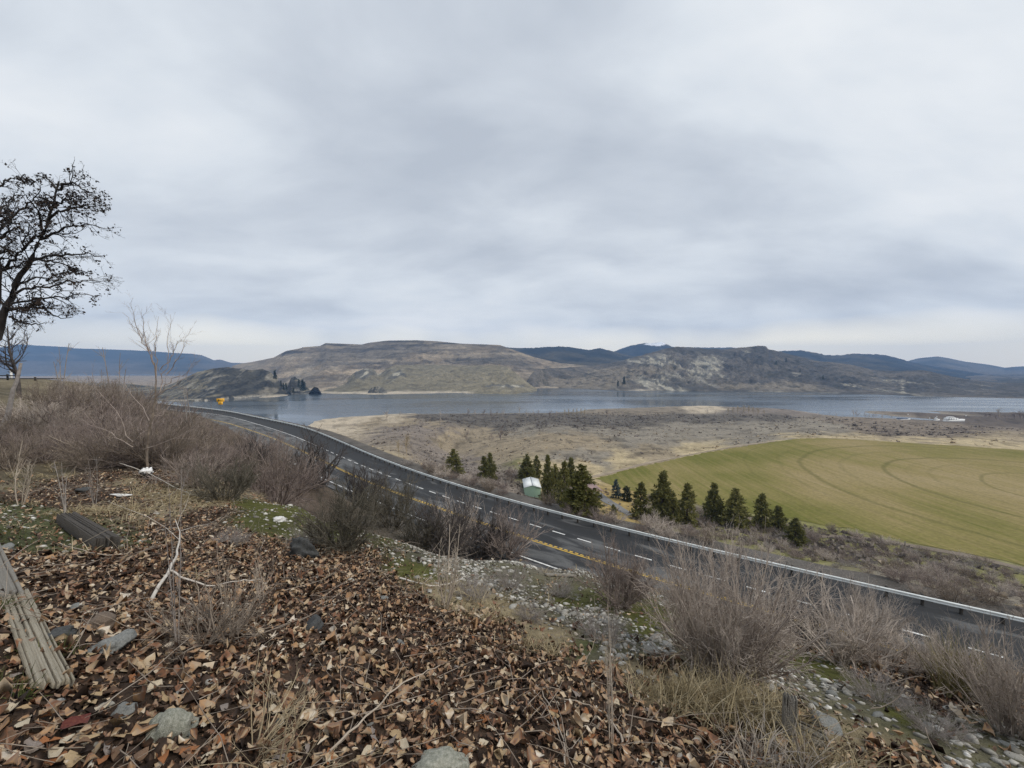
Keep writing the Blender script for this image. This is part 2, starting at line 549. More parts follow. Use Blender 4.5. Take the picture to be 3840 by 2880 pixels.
LINES = {
    'rail': road_line(P_RAIL, [(-255, 205), (-195, 195)], [(50, 14.5), (72, 1), (105, -20)]),
    'out': road_line(P_OUT, [(-245, 186), (-180, 178)], [(45.5, 10.5), (69, -4), (102, -25)]),
    'yel': road_line(P_YEL, [(-235, 168), (-165, 160)], [(24.5, 22.5), (43.5, 7.3), (67, -7.2), (100, -28.2)]),
    'near': road_line(P_NEAR, [(-225, 150), (-150, 143)], [(9.6, 28.4), (22.4, 19.7), (41.5, 4.4), (65, -10.2), (98, -31.2)]),
}


def offset(Lp, d):
    t = unit(np.gradient(Lp, axis=0))
    return Lp + np.stack([-t[:, 1], t[:, 0]], -1) * d      # +d = to the far (lake) side


EDGE_FAR = offset(LINES['rail'], 1.6)
EDGE_NEAR = offset(LINES['near'], -1.3)


def near_d(X, Y, Lp):
    """signed distance to polyline, + on its far (left-of-travel) side; also param"""
    D = np.full(X.shape, 1e9); S = np.zeros(X.shape)
    t = unit(np.gradient(Lp, axis=0))
    st = 3
    for i in range(0, len(Lp), st):
        dx_, dy_ = X - Lp[i, 0], Y - Lp[i, 1]
        d2 = dx_ * dx_ + dy_ * dy_
        lat = -t[i, 1] * dx_ + t[i, 0] * dy_
        m = d2 < D
        D[m] = d2[m]; S[m] = lat[m]
    d = np.sqrt(D)
    return np.where(d < 4, S, np.sign(S) * d)


# ------------------------------------------------------------------ terrain heights (camera relative, camera at 0)
LAKE = -CZ
ctl = []
for x in np.arange(-9, 7.1, 2.0):                    # the bank the photographer stands on
    for y in (-3, -1, 1, 3, 5, 7, 9.5):
        if x + y > 11 or (y > 6 and x < -5): continue
        if x > 2 and y > 6.5 - 0.35 * (x - 2): continue
        ctl.append((x, y, -1.55 - 0.35 * y - 0.15 * x))
ctl += [(0, 11.2, -5.6), (2, 11, -5.75), (-3, 11, -4.95), (-6, 12, -4.8), (8, 7, -5.2), (9, 5, -4.6), (11, 6, -6.3), (4, 9.5, -5.7), (13, 9, -9), (8, 12, -9), (4, 16, -9.9), (0, 18, -10.9), (-6, 18, -9.0), (-12, 26, -12.6), (-2, 26, -14.9), (16, 13, -12.5),
        (0, -10, 1.6), (-20, -10, 4), (20, -10, -4), (-60, -20, 4), (60, -30, -14), (0, -60, 5), (-150, -100, 10), (150, -120, -10), (0, -500, 20), (-800, -200, 20), (800, -300, -30), (-400, 60, 2), (-200, 40, 2), (30, 0, -8.5), (45, -8, -15.5)]
for px, py, d in [(0, 560, 5.8), (0, 510, 10), (60, 515, 10), (0, 470, 16), (60, 478, 15.5), (120, 490, 13), (180, 505, 11.5), (240, 512, 11), (0, 440, 23), (60, 446, 23), (120, 455, 21), (170, 466, 20), (215, 480, 18),
                  (0, 415, 33), (60, 422, 34), (120, 433, 33), (165, 447, 30), (195, 462, 27), (250, 492, 17), (300, 506, 12.5), (340, 520, 11), (385, 540, 10), (430, 553, 10), (0, 392, 46), (60, 400, 48), (110, 412, 50), (150, 432, 46), (180, 450, 38),
                  (0, 378, 60), (40, 378.5, 62), (80, 383, 70), (110, 391, 78), (140, 405, 78), (160, 422, 70)]:
    ctl.append(tuple(at_depth(px, py, d)))
for px, py, d in [(400, 444, 270), (453, 475, 170), (487, 482, 160), (330, 425, 560), (315, 421, 691), (400, 425, 500), (450, 425, 480), (450, 415, 740), (560, 415, 680), (560, 430, 400), (560, 450, 265), (650, 420, 560), (650, 440, 330),
                  (750, 415, 650), (750, 435, 350), (900, 425, 480), (1023, 430, 430), (1023, 415, 740), (527, 478, 164), (545, 498, 143), (581, 510, 131), (612, 505, 135), (640, 519, 120), (687, 525, 118), (735, 526, 122), (794, 544, 112), (520, 462, 215), (528, 500, 142), (538, 501, 142)]:
    ctl.append(tuple(at_depth(px, py, d)))
FIELD_PX = [(595, 478.5), (620, 472), (650, 464.5), (700, 453.5), (740, 447), (775, 441.5), (800, 438.6), (825, 438.0), (870, 440.5), (920, 443.5), (970, 446.5), (1024, 450), (1150, 461), (1350, 500), (1400, 560), (1250, 600), (1100, 585), (1024, 566.6), (1005, 562), (976, 555), (924, 545.8), (884, 537), (851, 528.4), (826, 525.5), (799, 520), (760, 514.5), (720, 509.5), (650, 496), (605, 483)]
FW = on_level([p[0] for p in FIELD_PX], [p[1] for p in FIELD_PX], -52.0)
for p in FW[::2]:
    ctl.append((p[0], p[1], -52.0))
ctl += [(240, 156, -52), (180, 150, -52), (240, 100, -52), (120, 170, -52), (90, 130, -51.5), (150, 95, -51), (200, 60, -50)]
# embankment beyond the rail, hidden slopes, lake shores far left and right
rl = LINES['rail']
for i in range(20, len(rl), 14):
    for off, z in ((6, -18.6), (20, -25.5)):
        q = offset(rl, off)[i]
        if q[0] > 70: continue
        ctl.append((q[0], q[1], z))
ctl += [(-300, 330, -60), (-200, 380, -85), (-120, 260, -62), (-40, 220, -58), (-60, 400, -85), (-500, 300, -50), (-900, 600, -100), (60, 60, -36), (80, 40, -38), (120, 20, -40), (-260, 260, -36), (500, 100, -60), (600, 400, -75), (900, 700, -100), (1500, 300, -60), (400, 250, -56),
        (0, 1500, -110), (800, 1500, -110), (-800, 1500, -110), (0, 5000, -120), (4000, 3000, -120), (-4000, 3000, -120), (0, -5000, 60), (5000, -3000, 0), (-5000, -2000, 60), (-105, 98, -11.5), (-150, 115, -8), (-220, 120, -2), (-75, 85, -9.5), (-45, 62, -10.5), (-30, 45, -10.5), (-20, 35, -11)]
ctl = np.array(ctl, float)


def warp(X, Y):
    r = np.sqrt(X * X + Y * Y) + 1e-9
    k = np.log(1 + r / 2.5) / r
    return np.stack([X * k, Y * k], -1)


CW = warp(ctl[:, 0], ctl[:, 1])


def rk(d2):
    return np.sqrt(d2 + 0.03 ** 2)


n_ = len(ctl)
A_ = np.zeros((n_ + 3, n_ + 3))
A_[:n_, :n_] = rk(((CW[:, None] - CW[None]) ** 2).sum(-1)) + np.eye(n_) * -0.01
A_[:n_, n_] = 1; A_[:n_, n_ + 1:] = CW
A_[n_:, :n_] = A_[:n_, n_:].T
sol = np.linalg.solve(A_, np.concatenate([ctl[:, 2], np.zeros(3)]))


def rbf(X, Y):
    q = warp(X.ravel(), Y.ravel())
    o = np.empty(len(q))
    for i in range(0, len(q), 8000):
        c = q[i:i + 8000]
        o[i:i + 8000] = rk(((c[:, None] - CW[None]) ** 2).sum(-1)) @ sol[:n_] + sol[n_] + c @ sol[n_ + 1:]
    return o.reshape(X.shape)


SHORE_PX = [(-700, 409), (-100, 409), (100, 410), (170, 414), (235, 424), (300, 431.5), (307, 426), (315, 421.2), (325, 418.8), (345, 417), (365, 415.9), (385, 414.4), (410, 413.4), (430, 413.6), (500, 413.2), (542, 413.0), (578, 411.6), (588, 409.4), (605, 408.6), (622, 408.2), (640, 407.7), (670, 406.4), (704, 405.6), (735, 407.2), (768, 407.8), (790, 409.5), (803, 411.4), (826, 415), (840, 416.4), (884, 418), (936, 420.4),
            (934, 419.2), (895, 416.4), (866, 412.8), (862, 410.9), (884, 411.2), (918, 412.4), (942, 414), (967, 415.5), (964, 414.7), (936, 412.4), (922, 410.8), (950, 411.2), (980, 412), (1024, 412.4), (1150, 415), (1500, 422)]
SW = on_level([p[0] for p in SHORE_PX], [p[1] for p in SHORE_PX], LAKE)[:, :2]
SHORE = np.vstack([SW, [(4000, 200), (6000, -3000), (0, -7900), (-6000, -3000), (-4000, 400)]])


def poly_sd(X, Y, P):
    D = np.full(X.shape, 1e18); ins = np.zeros(X.shape, bool)
    n = len(P)
    for i in range(n):
        a, b = P[i], P[(i + 1) % n]
        ex, ey = b - a
        wx, wy = X - a[0], Y - a[1]
        t = np.clip((wx * ex + wy * ey) / (ex * ex + ey * ey + 1e-12), 0, 1)
        D = np.minimum(D, (wx - t * ex) ** 2 + (wy - t * ey) ** 2)
        c = ((a[1] > Y) != (b[1] > Y))
        xi = (b[0] - a[0]) * (Y - a[1]) / (b[1] - a[1] + 1e-12) + a[0]
        ins ^= c & (X < xi)
    return np.where(ins, 1, -1) * np.sqrt(D)


NR = 420
RR = np.geomspace(0.25, 8000, NR)
TH = np.concatenate([np.linspace(-180, -70, 30, endpoint=False), np.linspace(-70, 70, 430, endpoint=False), np.linspace(70, 180, 30, endpoint=False)])
THR = np.radians(TH)
NT = len(THR)
GX = RR[:, None] * np.sin(THR)[None]
GY = RR[:, None] * np.cos(THR)[None]
GZ = rbf(GX, GY)
micro = 0.05 * fbm(GX * 0.9, GY * 0.9, 4, 3) * sstep(0.3, 2, RR)[:, None] + (0.35 * fbm(GX * 0.12, GY * 0.12, 4, 9)) * sstep(12, 60, RR)[:, None] + 1.2 * fbm(GX * 0.02, GY * 0.02, 4, 11) * sstep(150, 500, RR)[:, None]
fsd = poly_sd(GX, GY, FW[:, :2])
micro *= 1 - sstep(-25, -2, fsd) * 0.9
GZ = GZ + micro
# flatten the field
GZ = GZ * (1 - sstep(-14, 2, fsd)) + (-52.0) * sstep(-14, 2, fsd)
# shore
ssd = poly_sd(GX, GY, SHORE)
far_m = RR[:, None] > 120
land = np.minimum(np.maximum(GZ, LAKE + 0.6 + 0.004 * np.clip(ssd, 0, 500)), LAKE + 0.25 + 0.05 * np.clip(ssd, 0, 1e9) + 0.002 * np.clip(ssd, 0, 1e9) ** 1.6)
GZ = np.where(far_m, np.where(ssd > 0, land, LAKE - 0.3 + np.maximum(ssd * 0.08, -14)), GZ)
# road bed
band_ = (RR > 9) & (RR < 420)
bi = np.where(band_)[0]
sub = np.ix_(bi, np.arange(NT))
dn = near_d(GX[sub], GY[sub], EDGE_NEAR)      # >0 beyond the near asphalt edge
df = near_d(GX[sub], GY[sub], EDGE_FAR)       # <0 on the road side of the far edge
exc = np.maximum(np.maximum(-dn, df), 0)
wn = np.where(-dn > df, 5.0, 3.5)
tt = sstep(0.0, 1.0, np.clip((exc - 2.2) / wn, 0, 1))
GZ[sub] = (RH - 0.12) * (1 - tt) + GZ[sub] * tt
ROADBLEND = np.ones_like(GZ); ROADBLEND[sub] = tt
LR0, LR1 = math.log(RR[0]), math.log(RR[-1])


def Z(X, Y):
    """ground height (camera relative) from the terrain mesh"""
    X = np.asarray(X, float); Y = np.asarray(Y, float)
    r = np.sqrt(X * X + Y * Y)
    u = np.clip((np.log(np.maximum(r, RR[0])) - LR0) / (LR1 - LR0) * (NR - 1), 0, NR - 1.001)
    th = np.degrees(np.arctan2(X, Y))
    v = np.interp(th, TH, np.arange(NT))
    v = np.clip(v, 0, NT - 1.001)
    i, j = u.astype(int), v.astype(int)
    f, g = u - i, v - j
    return (GZ[i, j] * (1 - f) + GZ[i + 1, j] * f) * (1 - g) + (GZ[i, j + 1] * (1 - f) + GZ[i + 1, j + 1] * f) * g


TS = np.geomspace(0.8, 4000, 1400)


def G(px, py):
    """first point where the line of sight through (px, py) meets the ground (camera relative)"""
    px = np.atleast_1d(np.asarray(px, float)); py = np.atleast_1d(np.asarray(py, float))
    r = ray(px, py)
    P = r[:, None, :] * TS[None, :, None]
    gap = P[..., 2] - Z(P[..., 0], P[..., 1])
    hit = gap < 0
    k = np.where(hit.any(1), hit.argmax(1), len(TS) - 1)
    k = np.maximum(k, 1)
    a = gap[np.arange(len(k)), k - 1]; b = gap[np.arange(len(k)), k]
    t = TS[k - 1] + (TS[k] - TS[k - 1]) * np.clip(a / (a - b + 1e-12), 0, 1)
    o = r * t[:, None]
    return o


UP = np.array([0, 0, CZ])

# ------------------------------------------------------------------ ground cover colours
CLS = {
    'leaf': (0.060, 0.040, 0.028), 'moss': (0.080, 0.082, 0.022), 'gravel': (0.105, 0.098, 0.062), 'dry': (0.24, 0.195, 0.12), 'green': (0.085, 0.092, 0.040),
    'floor': (0.105, 0.080, 0.062), 'olive': (0.155, 0.130, 0.085), 'tan': (0.29, 0.235, 0.16), 'straw': (0.45, 0.365, 0.225), 'sage': (0.25, 0.22, 0.175),
    'purple': (0.215, 0.18, 0.15), 'scrub': (0.132, 0.116, 0.097), 'sand': (0.50, 0.42, 0.31), 'mud': (0.24, 0.20, 0.15), 'mud_': (0.215, 0.175, 0.135), 'darkmud': (0.125, 0.10, 0.08), 'lawn': (0.34, 0.25, 0.10), 'grassy': (0.20, 0.19, 0.075), 'cut': (0.15, 0.13, 0.105),
}
CP = {
    'leaf': [(45, 497), (100, 478), (205, 512), (60, 487), (130, 505), (70, 505), (110, 492), (150, 478), (20, 600), (100, 600), (200, 560), (300, 600), (120, 560), (300, 680), (150, 700), (500, 680), (400, 610), (440, 640), (600, 725), (700, 748), (400, 740), (550, 668), (250, 620), (230, 545), (180, 530), (0, 700), (0, 640), (480, 625), (350, 565), (300, 560), (620, 690), (640, 745), (512, 760), (830, 642), (870, 672), (930, 692), (900, 765), (990, 702), (1015, 715), (840, 755), (960, 705), (800, 765), (380, 585), (-100, 650), (-100, 760), (760, 760), (1100, 720), (660, 668), (790, 645)],
    'gravel': [(500, 578), (550, 590), (600, 615), (580, 575), (620, 640), (525, 600), (480, 565), (790, 668), (820, 685), (860, 705), (920, 732), (980, 752), (1015, 742), (640, 655), (520, 565), (440, 560), (660, 640), (1100, 770), (560, 610), (600, 655), (850, 690)],
    'moss': [(290, 510), (330, 527), (255, 503), (640, 628), (605, 603), (780, 658), (815, 668), (560, 600), (300, 530), (650, 620), (840, 680), (900, 715), (420, 570), (270, 520)],
    'dry': [(235, 492), (165, 495), (195, 502), (125, 482), (470, 597), (695, 702), (725, 692), (765, 722), (655, 672), (540, 632), (865, 742), (215, 485), (170, 510), (500, 610)],
    'green': [(60, 530), (30, 512), (100, 545), (55, 545), (580, 650)],
    'olive': [(20, 485), (50, 472), (20, 400), (60, 395), (110, 400), (20, 385), (0, 390)],
    'floor': [(60, 450), (40, 430), (100, 440), (160, 460), (200, 470), (240, 480), (280, 492), (10, 460), (130, 420), (10, 420), (90, 465)],
    'cut': [(420, 545), (540, 568)],
    'tan': [(370, 421), (450, 440), (480, 432), (520, 446), (560, 446), (600, 452), (450, 433), (540, 437), (590, 441), (650, 452), (880, 437), (1010, 436), (430, 426), (400, 425), (560, 438), (500, 452)],
    'mud': [(640, 411), (670, 409), (605, 411)],
    'sand': [(318, 421.6), (330, 420.5), (345, 419), (700, 407), (365, 418), (340, 424), (390, 416.5)],
    'straw': [(560, 464), (620, 461), (700, 447), (940, 441), (1003, 443), (960, 446), (870, 441), (385, 452), (410, 462), (430, 470), (540, 472), (590, 466), (850, 439), (800, 437)],
    'purple': [(420, 430), (410, 427), (440, 429), (390, 430), (750, 411), (500, 480), (520, 492), (440, 455), (460, 465), (470, 478), (790, 412)],
    'scrub': [(470, 419), (430, 418), (520, 418), (560, 419), (600, 420), (640, 419), (680, 418), (620, 424), (710, 420), (500, 424), (450, 421), (540, 424), (580, 424), (650, 423), (480, 423), (740, 418), (770, 419)],
    'sage': [(680, 428), (720, 425), (740, 432), (660, 436), (780, 428), (640, 441), (700, 438), (600, 431), (820, 426), (560, 430), (620, 434), (760, 437), (800, 431), (580, 456), (600, 459), (560, 457), (530, 430), (650, 430), (760, 424), (600, 456), (1000, 592), (900, 572), (980, 585)],
    'mud_': [(850, 422), (900, 425), (950, 428), (930, 434), (880, 413.5), (870, 430), (1000, 428)],
    'darkmud': [(885, 433), (985, 424), (1005, 420), (935, 415.5), (980, 414.5), (960, 430), (1020, 424), (1000, 416)],
    'lawn': [(600, 500), (592, 512), (580, 495), (610, 506), (625, 503)],
    'grassy': [(850, 545), (930, 565), (1000, 582), (800, 550), (520, 472), (560, 492), (880, 550), (960, 572), (840, 536), (820, 532), (900, 560), (1015, 590), (660, 512), (720, 517), (560, 480)],
}
cx, cc = [], []
for k, pts in CP.items():
    g = G([p[0] for p in pts], [p[1] for p in pts])
    for q in g:
        cx.append(q[:2]); cc.append(CLS[k])
for x, y, k in [(70, 30, 'purple'), (40, 55, 'purple'), (25, 60, 'purple'), (12, 65, 'purple'), (0, 75, 'purple'), (-15, 90, 'purple'), (50, 42, 'purple'), (60, 40, 'purple'), (35, 90, 'purple'), (60, 75, 'purple'), (80, 50, 'sage'), (90, 70, 'grassy'), (-35, 120, 'straw'), (-60, 140, 'straw'), (0, -5, 'leaf'), (-5, -3, 'leaf'), (5, -3, 'leaf'), (-60, -10, 'olive'), (0, -40, 'olive'), (40, -20, 'floor'), (12, 12, 'cut'), (0, 17, 'cut'), (8, 17, 'cut'), (-8, 22, 'floor'), (-20, 34, 'floor'), (20, 8, 'floor'), (2, 26, 'gravel'), (-50, 75, 'floor'),
                (200, 0, 'olive'), (0, -300, 'olive'), (300, 60, 'olive'), (-300, 100, 'olive'), (-300, 330, 'tan')]:
    cx.append((x, y)); cc.append(CLS[k])
cx = warp(np.array(cx)[:, 0], np.array(cx)[:, 1]); cc = np.array(cc)


def cover(X, Y):
    jx = fbm(X * 0.8, Y * 0.8, 4, 31) * 0.35 + fbm(X * 0.05, Y * 0.05, 4, 33) * np.clip(np.hypot(X, Y) - 30, 0, 400) * 0.07
    jy = fbm(X * 0.8, Y * 0.8, 4, 41) * 0.35 + fbm(X * 0.05, Y * 0.05, 4, 43) * np.clip(np.hypot(X, Y) - 30, 0, 400) * 0.07
    q = warp((X + jx).ravel(), (Y + jy).ravel())
    o = np.empty((len(q), 3))
    for i in range(0, len(q), 8000):
        c = q[i:i + 8000]
        w = 1 / (((c[:, None] - cx[None]) ** 2).sum(-1) + 2e-5) ** 2.6
        o[i:i + 8000] = (w @ cc) / w.sum(1, keepdims=True)
    return o.reshape(X.shape + (3,))


GC = cover(GX, GY)
blot = fbm(GX * 0.035, GY * 0.09, 5, 77)
blot2 = fbm(GX * 0.25, GY * 0.25, 4, 79)
midm = sstep(120, 260, RR)[:, None]
GC = GC * (1 + 0.30 * blot * midm + 0.22 * blot2 * (1 - midm))[..., None]
# scattered sage clumps on the open flat darken the cover
cl = sstep(0.18, 0.42, fbm(GX * 0.11, GY * 0.11, 4, 83) + 0.25 * fbm(GX * 0.02, GY * 0.02, 3, 84)) * midm * sstep(0.5, 0.6, 1 - sstep(-6, 0, fsd))
GC = GC * (1 - 0.42 * cl)[..., None]
# pale wet-to-dry rim along the water
rim = np.exp(-np.clip(ssd, 0, 1e6) / 9.0) * (ssd > 0) * (RR > 120)[:, None]
GC = GC * (1 - 0.6 * rim[..., None]) + np.array([0.42, 0.37, 0.29]) * 0.6 * rim[..., None]
# gravelly soil beside the asphalt
GC[sub] = GC[sub] * ROADBLEND[sub][..., None] + np.array([0.115, 0.105, 0.095]) * (1 - ROADBLEND[sub])[..., None]
ii, jj = np.meshgrid(np.arange(NR - 1), np.arange(NT), indexing='ij')
j2 = (jj + 1) % NT
gq = np.stack([ii * NT + jj, ii * NT + j2, (ii + 1) * NT + j2, (ii + 1) * NT + jj], -1).reshape(-1, 4)
gv = np.stack([GX, GY, GZ + CZ], -1).reshape(-1, 3)
struct('ground', mesh('ground', gv, gq[:, ::-1], M['ground'], True, {'Col': GC.reshape(-1, 3)}), 'bank of fallen leaves, gravel and moss running down to the road and the dry scrub flat')

# ------------------------------------------------------------------ lake


def water_mat():
    m, t, b = new_mat('water')
    g = nd(t, 'ShaderNodeNewGeometry')
    b.inputs['Base Color'].default_value = (0.060, 0.076, 0.088, 1)
    b.inputs['IOR'].default_value = 1.33
    mpn = nd(t, 'ShaderNodeMapping')
    mpn.inputs['Scale'].default_value = (0.0016, 0.0075, 1)
    mpn.inputs['Rotation'].default_value = (0, 0, math.radians(-8))
    t.links.new(g.outputs['Position'], mpn.inputs[0])
    n = nd(t, 'ShaderNodeTexNoise', i_Scale=1.0, i_Detail=4.0, i_Roughness=0.55)
    t.links.new(mpn.outputs[0], n.inputs['Vector'])
    r = ramp(t, [(0.40, (0.09,) * 3), (0.58, (0.24,) * 3)])
    t.links.new(n.outputs[0], r.inputs[0])
    t.links.new(r.outputs[0], b.inputs['Roughness'])
    nb_ = nd(t, 'ShaderNodeTexNoise', i_Scale=0.05, i_Detail=3.0, i_Roughness=0.5)
    t.links.new(g.outputs['Position'], nb_.inputs['Vector'])
    bu = nd(t, 'ShaderNodeBump', i_Strength=0.022, i_Distance=1.0)
    t.links.new(nb_.outputs[0], bu.inputs['Height'])
    t.links.new(bu.outputs[0], b.inputs['Normal'])
    return m


wx = np.array([[-8000, -200, 0], [8000, -200, 0], [8000, 8000, 0], [-8000, 8000, 0]], float)
struct('lake', mesh('lake', wx, [[0, 1, 2, 3]], water_mat()), 'grey blue lake between the scrub flat and the far hills')

# ------------------------------------------------------------------ road


def strip(La, Lb, z, name, mat, n=None, cross=1, thick=0.0, attrs=False):
    """ribbon between two polylines given as (n,2)"""
    n = n or max(len(La), len(Lb))

    def rs(Lp):
        s = np.concatenate([[0], np.cumsum(np.linalg.norm(np.diff(Lp, axis=0), axis=1))])
        q = np.linspace(0, s[-1], n)
        return np.stack([np.interp(q, s, Lp[:, i]) for i in range(2)], -1), q
    a, sa = rs(La); b, sb = rs(Lb)
    w = np.linspace(0, 1, cross + 1)
    P = a[:, None] * (1 - w)[None, :, None] + b[:, None] * w[None, :, None]
    V = np.concatenate([P, np.zeros(P.shape[:2] + (1,))], -1)
    V[..., 2] = z(P[..., 0], P[..., 1]) if callable(z) else z
    V[..., 2] += CZ
    i, j = np.meshgrid(np.arange(n - 1), np.arange(cross), indexing='ij')
    c = cross + 1
    q = np.stack([i * c + j, (i + 1) * c + j, (i + 1) * c + j + 1, i * c + j + 1], -1).reshape(-1, 4)
    at = None
    if attrs:
        wd = np.linalg.norm(a - b, axis=1)
        at = {'uvw': np.stack([np.repeat(sa[:, None], c, 1), w[None] * wd[:, None], np.zeros((n, c))], -1).reshape(-1, 3)}
    return mesh(name, V.reshape(-1, 3), q, mat, True, at)


def perp_project(La, Lb):
    """points of Lb matched to La by nearest distance, so ribbons stay square"""
    o = []
    for p in La:
        d = ((Lb - p) ** 2).sum(1)
        o.append(Lb[d.argmin()])
    return smooth_line(np.array(o), 5, 2)


RC = LINES['out']
ef, en = perp_project(RC, EDGE_FAR), perp_project(RC, EDGE_NEAR)
n = len(RC)
cross = 16
w = np.linspace(0, 1, cross + 1)
P = ef[:, None] * (1 - w)[None, :, None] + en[:, None] * w[None, :, None]
sl = np.concatenate([[0], np.cumsum(np.linalg.norm(np.diff(RC, axis=0), axis=1))])
wd = np.linalg.norm(ef - en, axis=1)
V = np.concatenate([P, np.full(P.shape[:2] + (1,), RH + CZ)], -1)
i, j = np.meshgrid(np.arange(n - 1), np.arange(cross), indexing='ij')
c = cross + 1
q = np.stack([i * c + j, i * c + j + 1, (i + 1) * c + j + 1, (i + 1) * c + j], -1).reshape(-1, 4)
# the older lanes at the bend are bleached; the widened lane and the straight are newer and darker
yfrac = np.linalg.norm(ef - RC, axis=1) / wd
wear = (sstep(140, 60, 0) + np.zeros((n, c)))
sdist = np.linalg.norm(RC - np.array([-5.9, 48.6]), axis=1) * np.sign(RC[:, 0] + 5.9)
bend = 1 - sstep(-40, -5, sdist)
wear = (0.28 * bend[:, None] + 0.02) * np.where(w[None] > yfrac[:, None], 1, -0.9) + np.where(w[None] > yfrac[:, None], 0.02, -0.32)
road = struct('road', mesh('road', V.reshape(-1, 3), q, M['asphalt'], True, {'uvw': np.stack([np.repeat(sl[:, None], c, 1), w[None] * wd[:, None], np.zeros((n, c))], -1).reshape(-1, 3), 'wear': wear.ravel()}), 'two lane asphalt road curving round the foot of the bank')


def line_part(Lp, hw, z, name, mat, label=None):
    o = link(name, strip(offset(Lp, hw), offset(Lp, -hw), RH + z, name, mat, n=len(Lp)), road)
    if label: o['label'] = label
    return o


ic = int(np.argmin(((RC - np.array([-40.0, 82.5])) ** 2).sum(1)))
line_part(RC[:ic], 0.085, 0.008, 'edge_line', M['white_paint'], 'solid white line along the outer lane at the bend')
line_part(LINES['near'], 0.085, 0.008, 'edge_line', M['white_paint'], 'white line along the near edge of the road')
line_part(LINES['yel'], 0.075, 0.008, 'centre_line', M['yellow_paint'])
yo = offset(LINES['yel'], 0.26)
ys = resample(yo, 0.55)
mb = MB()
for k in range(40, len(ys) - 1):
    a, b = ys[k], ys[k] + (ys[k + 1] - ys[k]) * 0.62
    tdir = unit(b - a); nn = np.array([-tdir[1], tdir[0]]) * 0.09
    z = RH + CZ + 0.009
    mb.add([[*(a - nn), z], [*(b - nn), z], [*(b + nn), z], [*(a + nn), z]], [[0, 1, 2, 3]])
o = link('rumble_line', mb.mesh('rumble_line', M['yellow_paint']), road); o['kind'] = 'stuff'
ds = resample(RC[ic:], 0.05)
k = 10
while k + 40 < len(ds):
    seg = ds[k:k + 32:6]
    if seg[0, 0] < 60:
        link('lane_dash', strip(offset(seg, 0.08), offset(seg, -0.08), RH + 0.008, 'lane_dash', M['white_paint'], n=len(seg)), road)
    k += 58

# ------------------------------------------------------------------ hills across the lake
PINE_SPOTS = []


def hill(name, top, base, d_top, d_base, colf, label, nu=420, nv=90, gull=1.0, prof=1.0, jag=0.0, back=0.6, seed=0, gs=1.0, lake_base=True):
    """a landform: crest line at distance d_top, foot at distance d_base, own back slope; gullies are relief in the surface"""
    x0, x1 = top[0][0], top[-1][0]
    px = np.linspace(x0, x1, nu)
    yt = lerp_poly(top, px); yb = np.maximum(lerp_poly(base, px), yt + 0.2)
    dt = lerp_poly(d_top, px) if isinstance(d_top, list) else np.full(nu, float(d_top))
    if lake_base:
        dbp = on_level(px, yb, LAKE)[:, 1]
    else:
        dbp = lerp_poly(d_base, px) if isinstance(d_base, list) else np.full(nu, float(d_base))
    v = np.concatenate([np.linspace(0, 1, nv), 1 + np.linspace(0.06, 1, 14) * back])
    s = np.clip(v, 0, 1) ** prof
    py = yb[:, None] + (yt - yb)[:, None] * s[None]
    d = dbp[:, None] + (dt - dbp)[:, None] * np.clip(v, 0, 1)[None]
    P = at_depth(np.repeat(px[:, None], len(v), 1), py, d)
    if not lake_base:
        P[..., 2] = np.maximum(P[..., 2], LAKE + 9 + 5 * fbm(P[..., 0] * 0.004, P[..., 1] * 0.004, 3, seed))
    # back slope runs on away and down
    bk = np.maximum(v - 1, 0)[None, :, None]
    ctr = unit(np.stack([P[:, nv - 1, 0], P[:, nv - 1, 1], np.zeros(nu)], -1))[:, None]
    span = (dt - dbp)[:, None, None] + 60
    P = P + ctr * bk * span * 1.3
    hgt = (P[:, nv - 1, 2] - LAKE)[:, None]
    P[..., 2] -= np.maximum(v - 1, 0)[None] ** 1.3 * hgt * 0.9
    X, Y = P[..., 0], P[..., 1]
    env = np.clip(np.sin(np.pi * np.clip(v, 0, 1)) ** 0.7, 0, 1)[None]
    sc = gs / np.maximum(40, (hgt.mean()))
    g = (ridged(X * sc * 0.55, Y * sc * 0.55, 5, seed + 5) - 0.55) * 0.55 + fbm(X * sc * 2.2, Y * sc * 2.2, 4, seed + 6) * 0.16
    P[..., 2] += gull * hgt * 0.30 * g * env
    if jag:
        P[..., 2] += jag * (fbm(X * 0.035, Y * 0.035, 4, seed + 8) + 0.4 * fbm(X * 0.15, Y * 0.15, 3, seed + 9)) * sstep(0.5, 1.0, v)[None]
    gx = np.gradient(P, axis=0); gy = np.gradient(P, axis=1)
    nrm = unit(np.cross(gx, gy))
    steep = 1 - np.abs(nrm[..., 2])
    colr = colf(P, np.repeat(px[:, None], len(v), 1), py, np.repeat(np.clip(v, 0, 1)[None], nu, 0), steep, seed)
    P[..., 2] += CZ
    if lake_base:
        P[:, 0, 2] -= 6
    nvv = len(v)
    i, j = np.meshgrid(np.arange(nu - 1), np.arange(nvv - 1), indexing='ij')
    q = np.stack([i * nvv + j, (i + 1) * nvv + j, (i + 1) * nvv + j + 1, i * nvv + j + 1], -1).reshape(-1, 4)
    return struct(name, mesh(name, P.reshape(-1, 3), q, M['hill'], True, {'Col': colr.reshape(-1, 3)}), label), P


def mixc(a, b, t):
    return np.asarray(a) * (1 - t[..., None]) + np.asarray(b) * t[..., None]


TANH, TAN2, SCRUB, ROCK, ROCKD, OLIVE, FOREST = (0.26, 0.21, 0.15), (0.17, 0.148, 0.118), (0.070, 0.066, 0.060), (0.40, 0.37, 0.295), (0.12, 0.115, 0.10), (0.195, 0.172, 0.118), (0.026, 0.032, 0.036)


def blob(px, py, cx_, cy_, rx, ry):
    return np.exp(-(((px - cx_) / rx) ** 2 + ((py - cy_) / ry) ** 2))


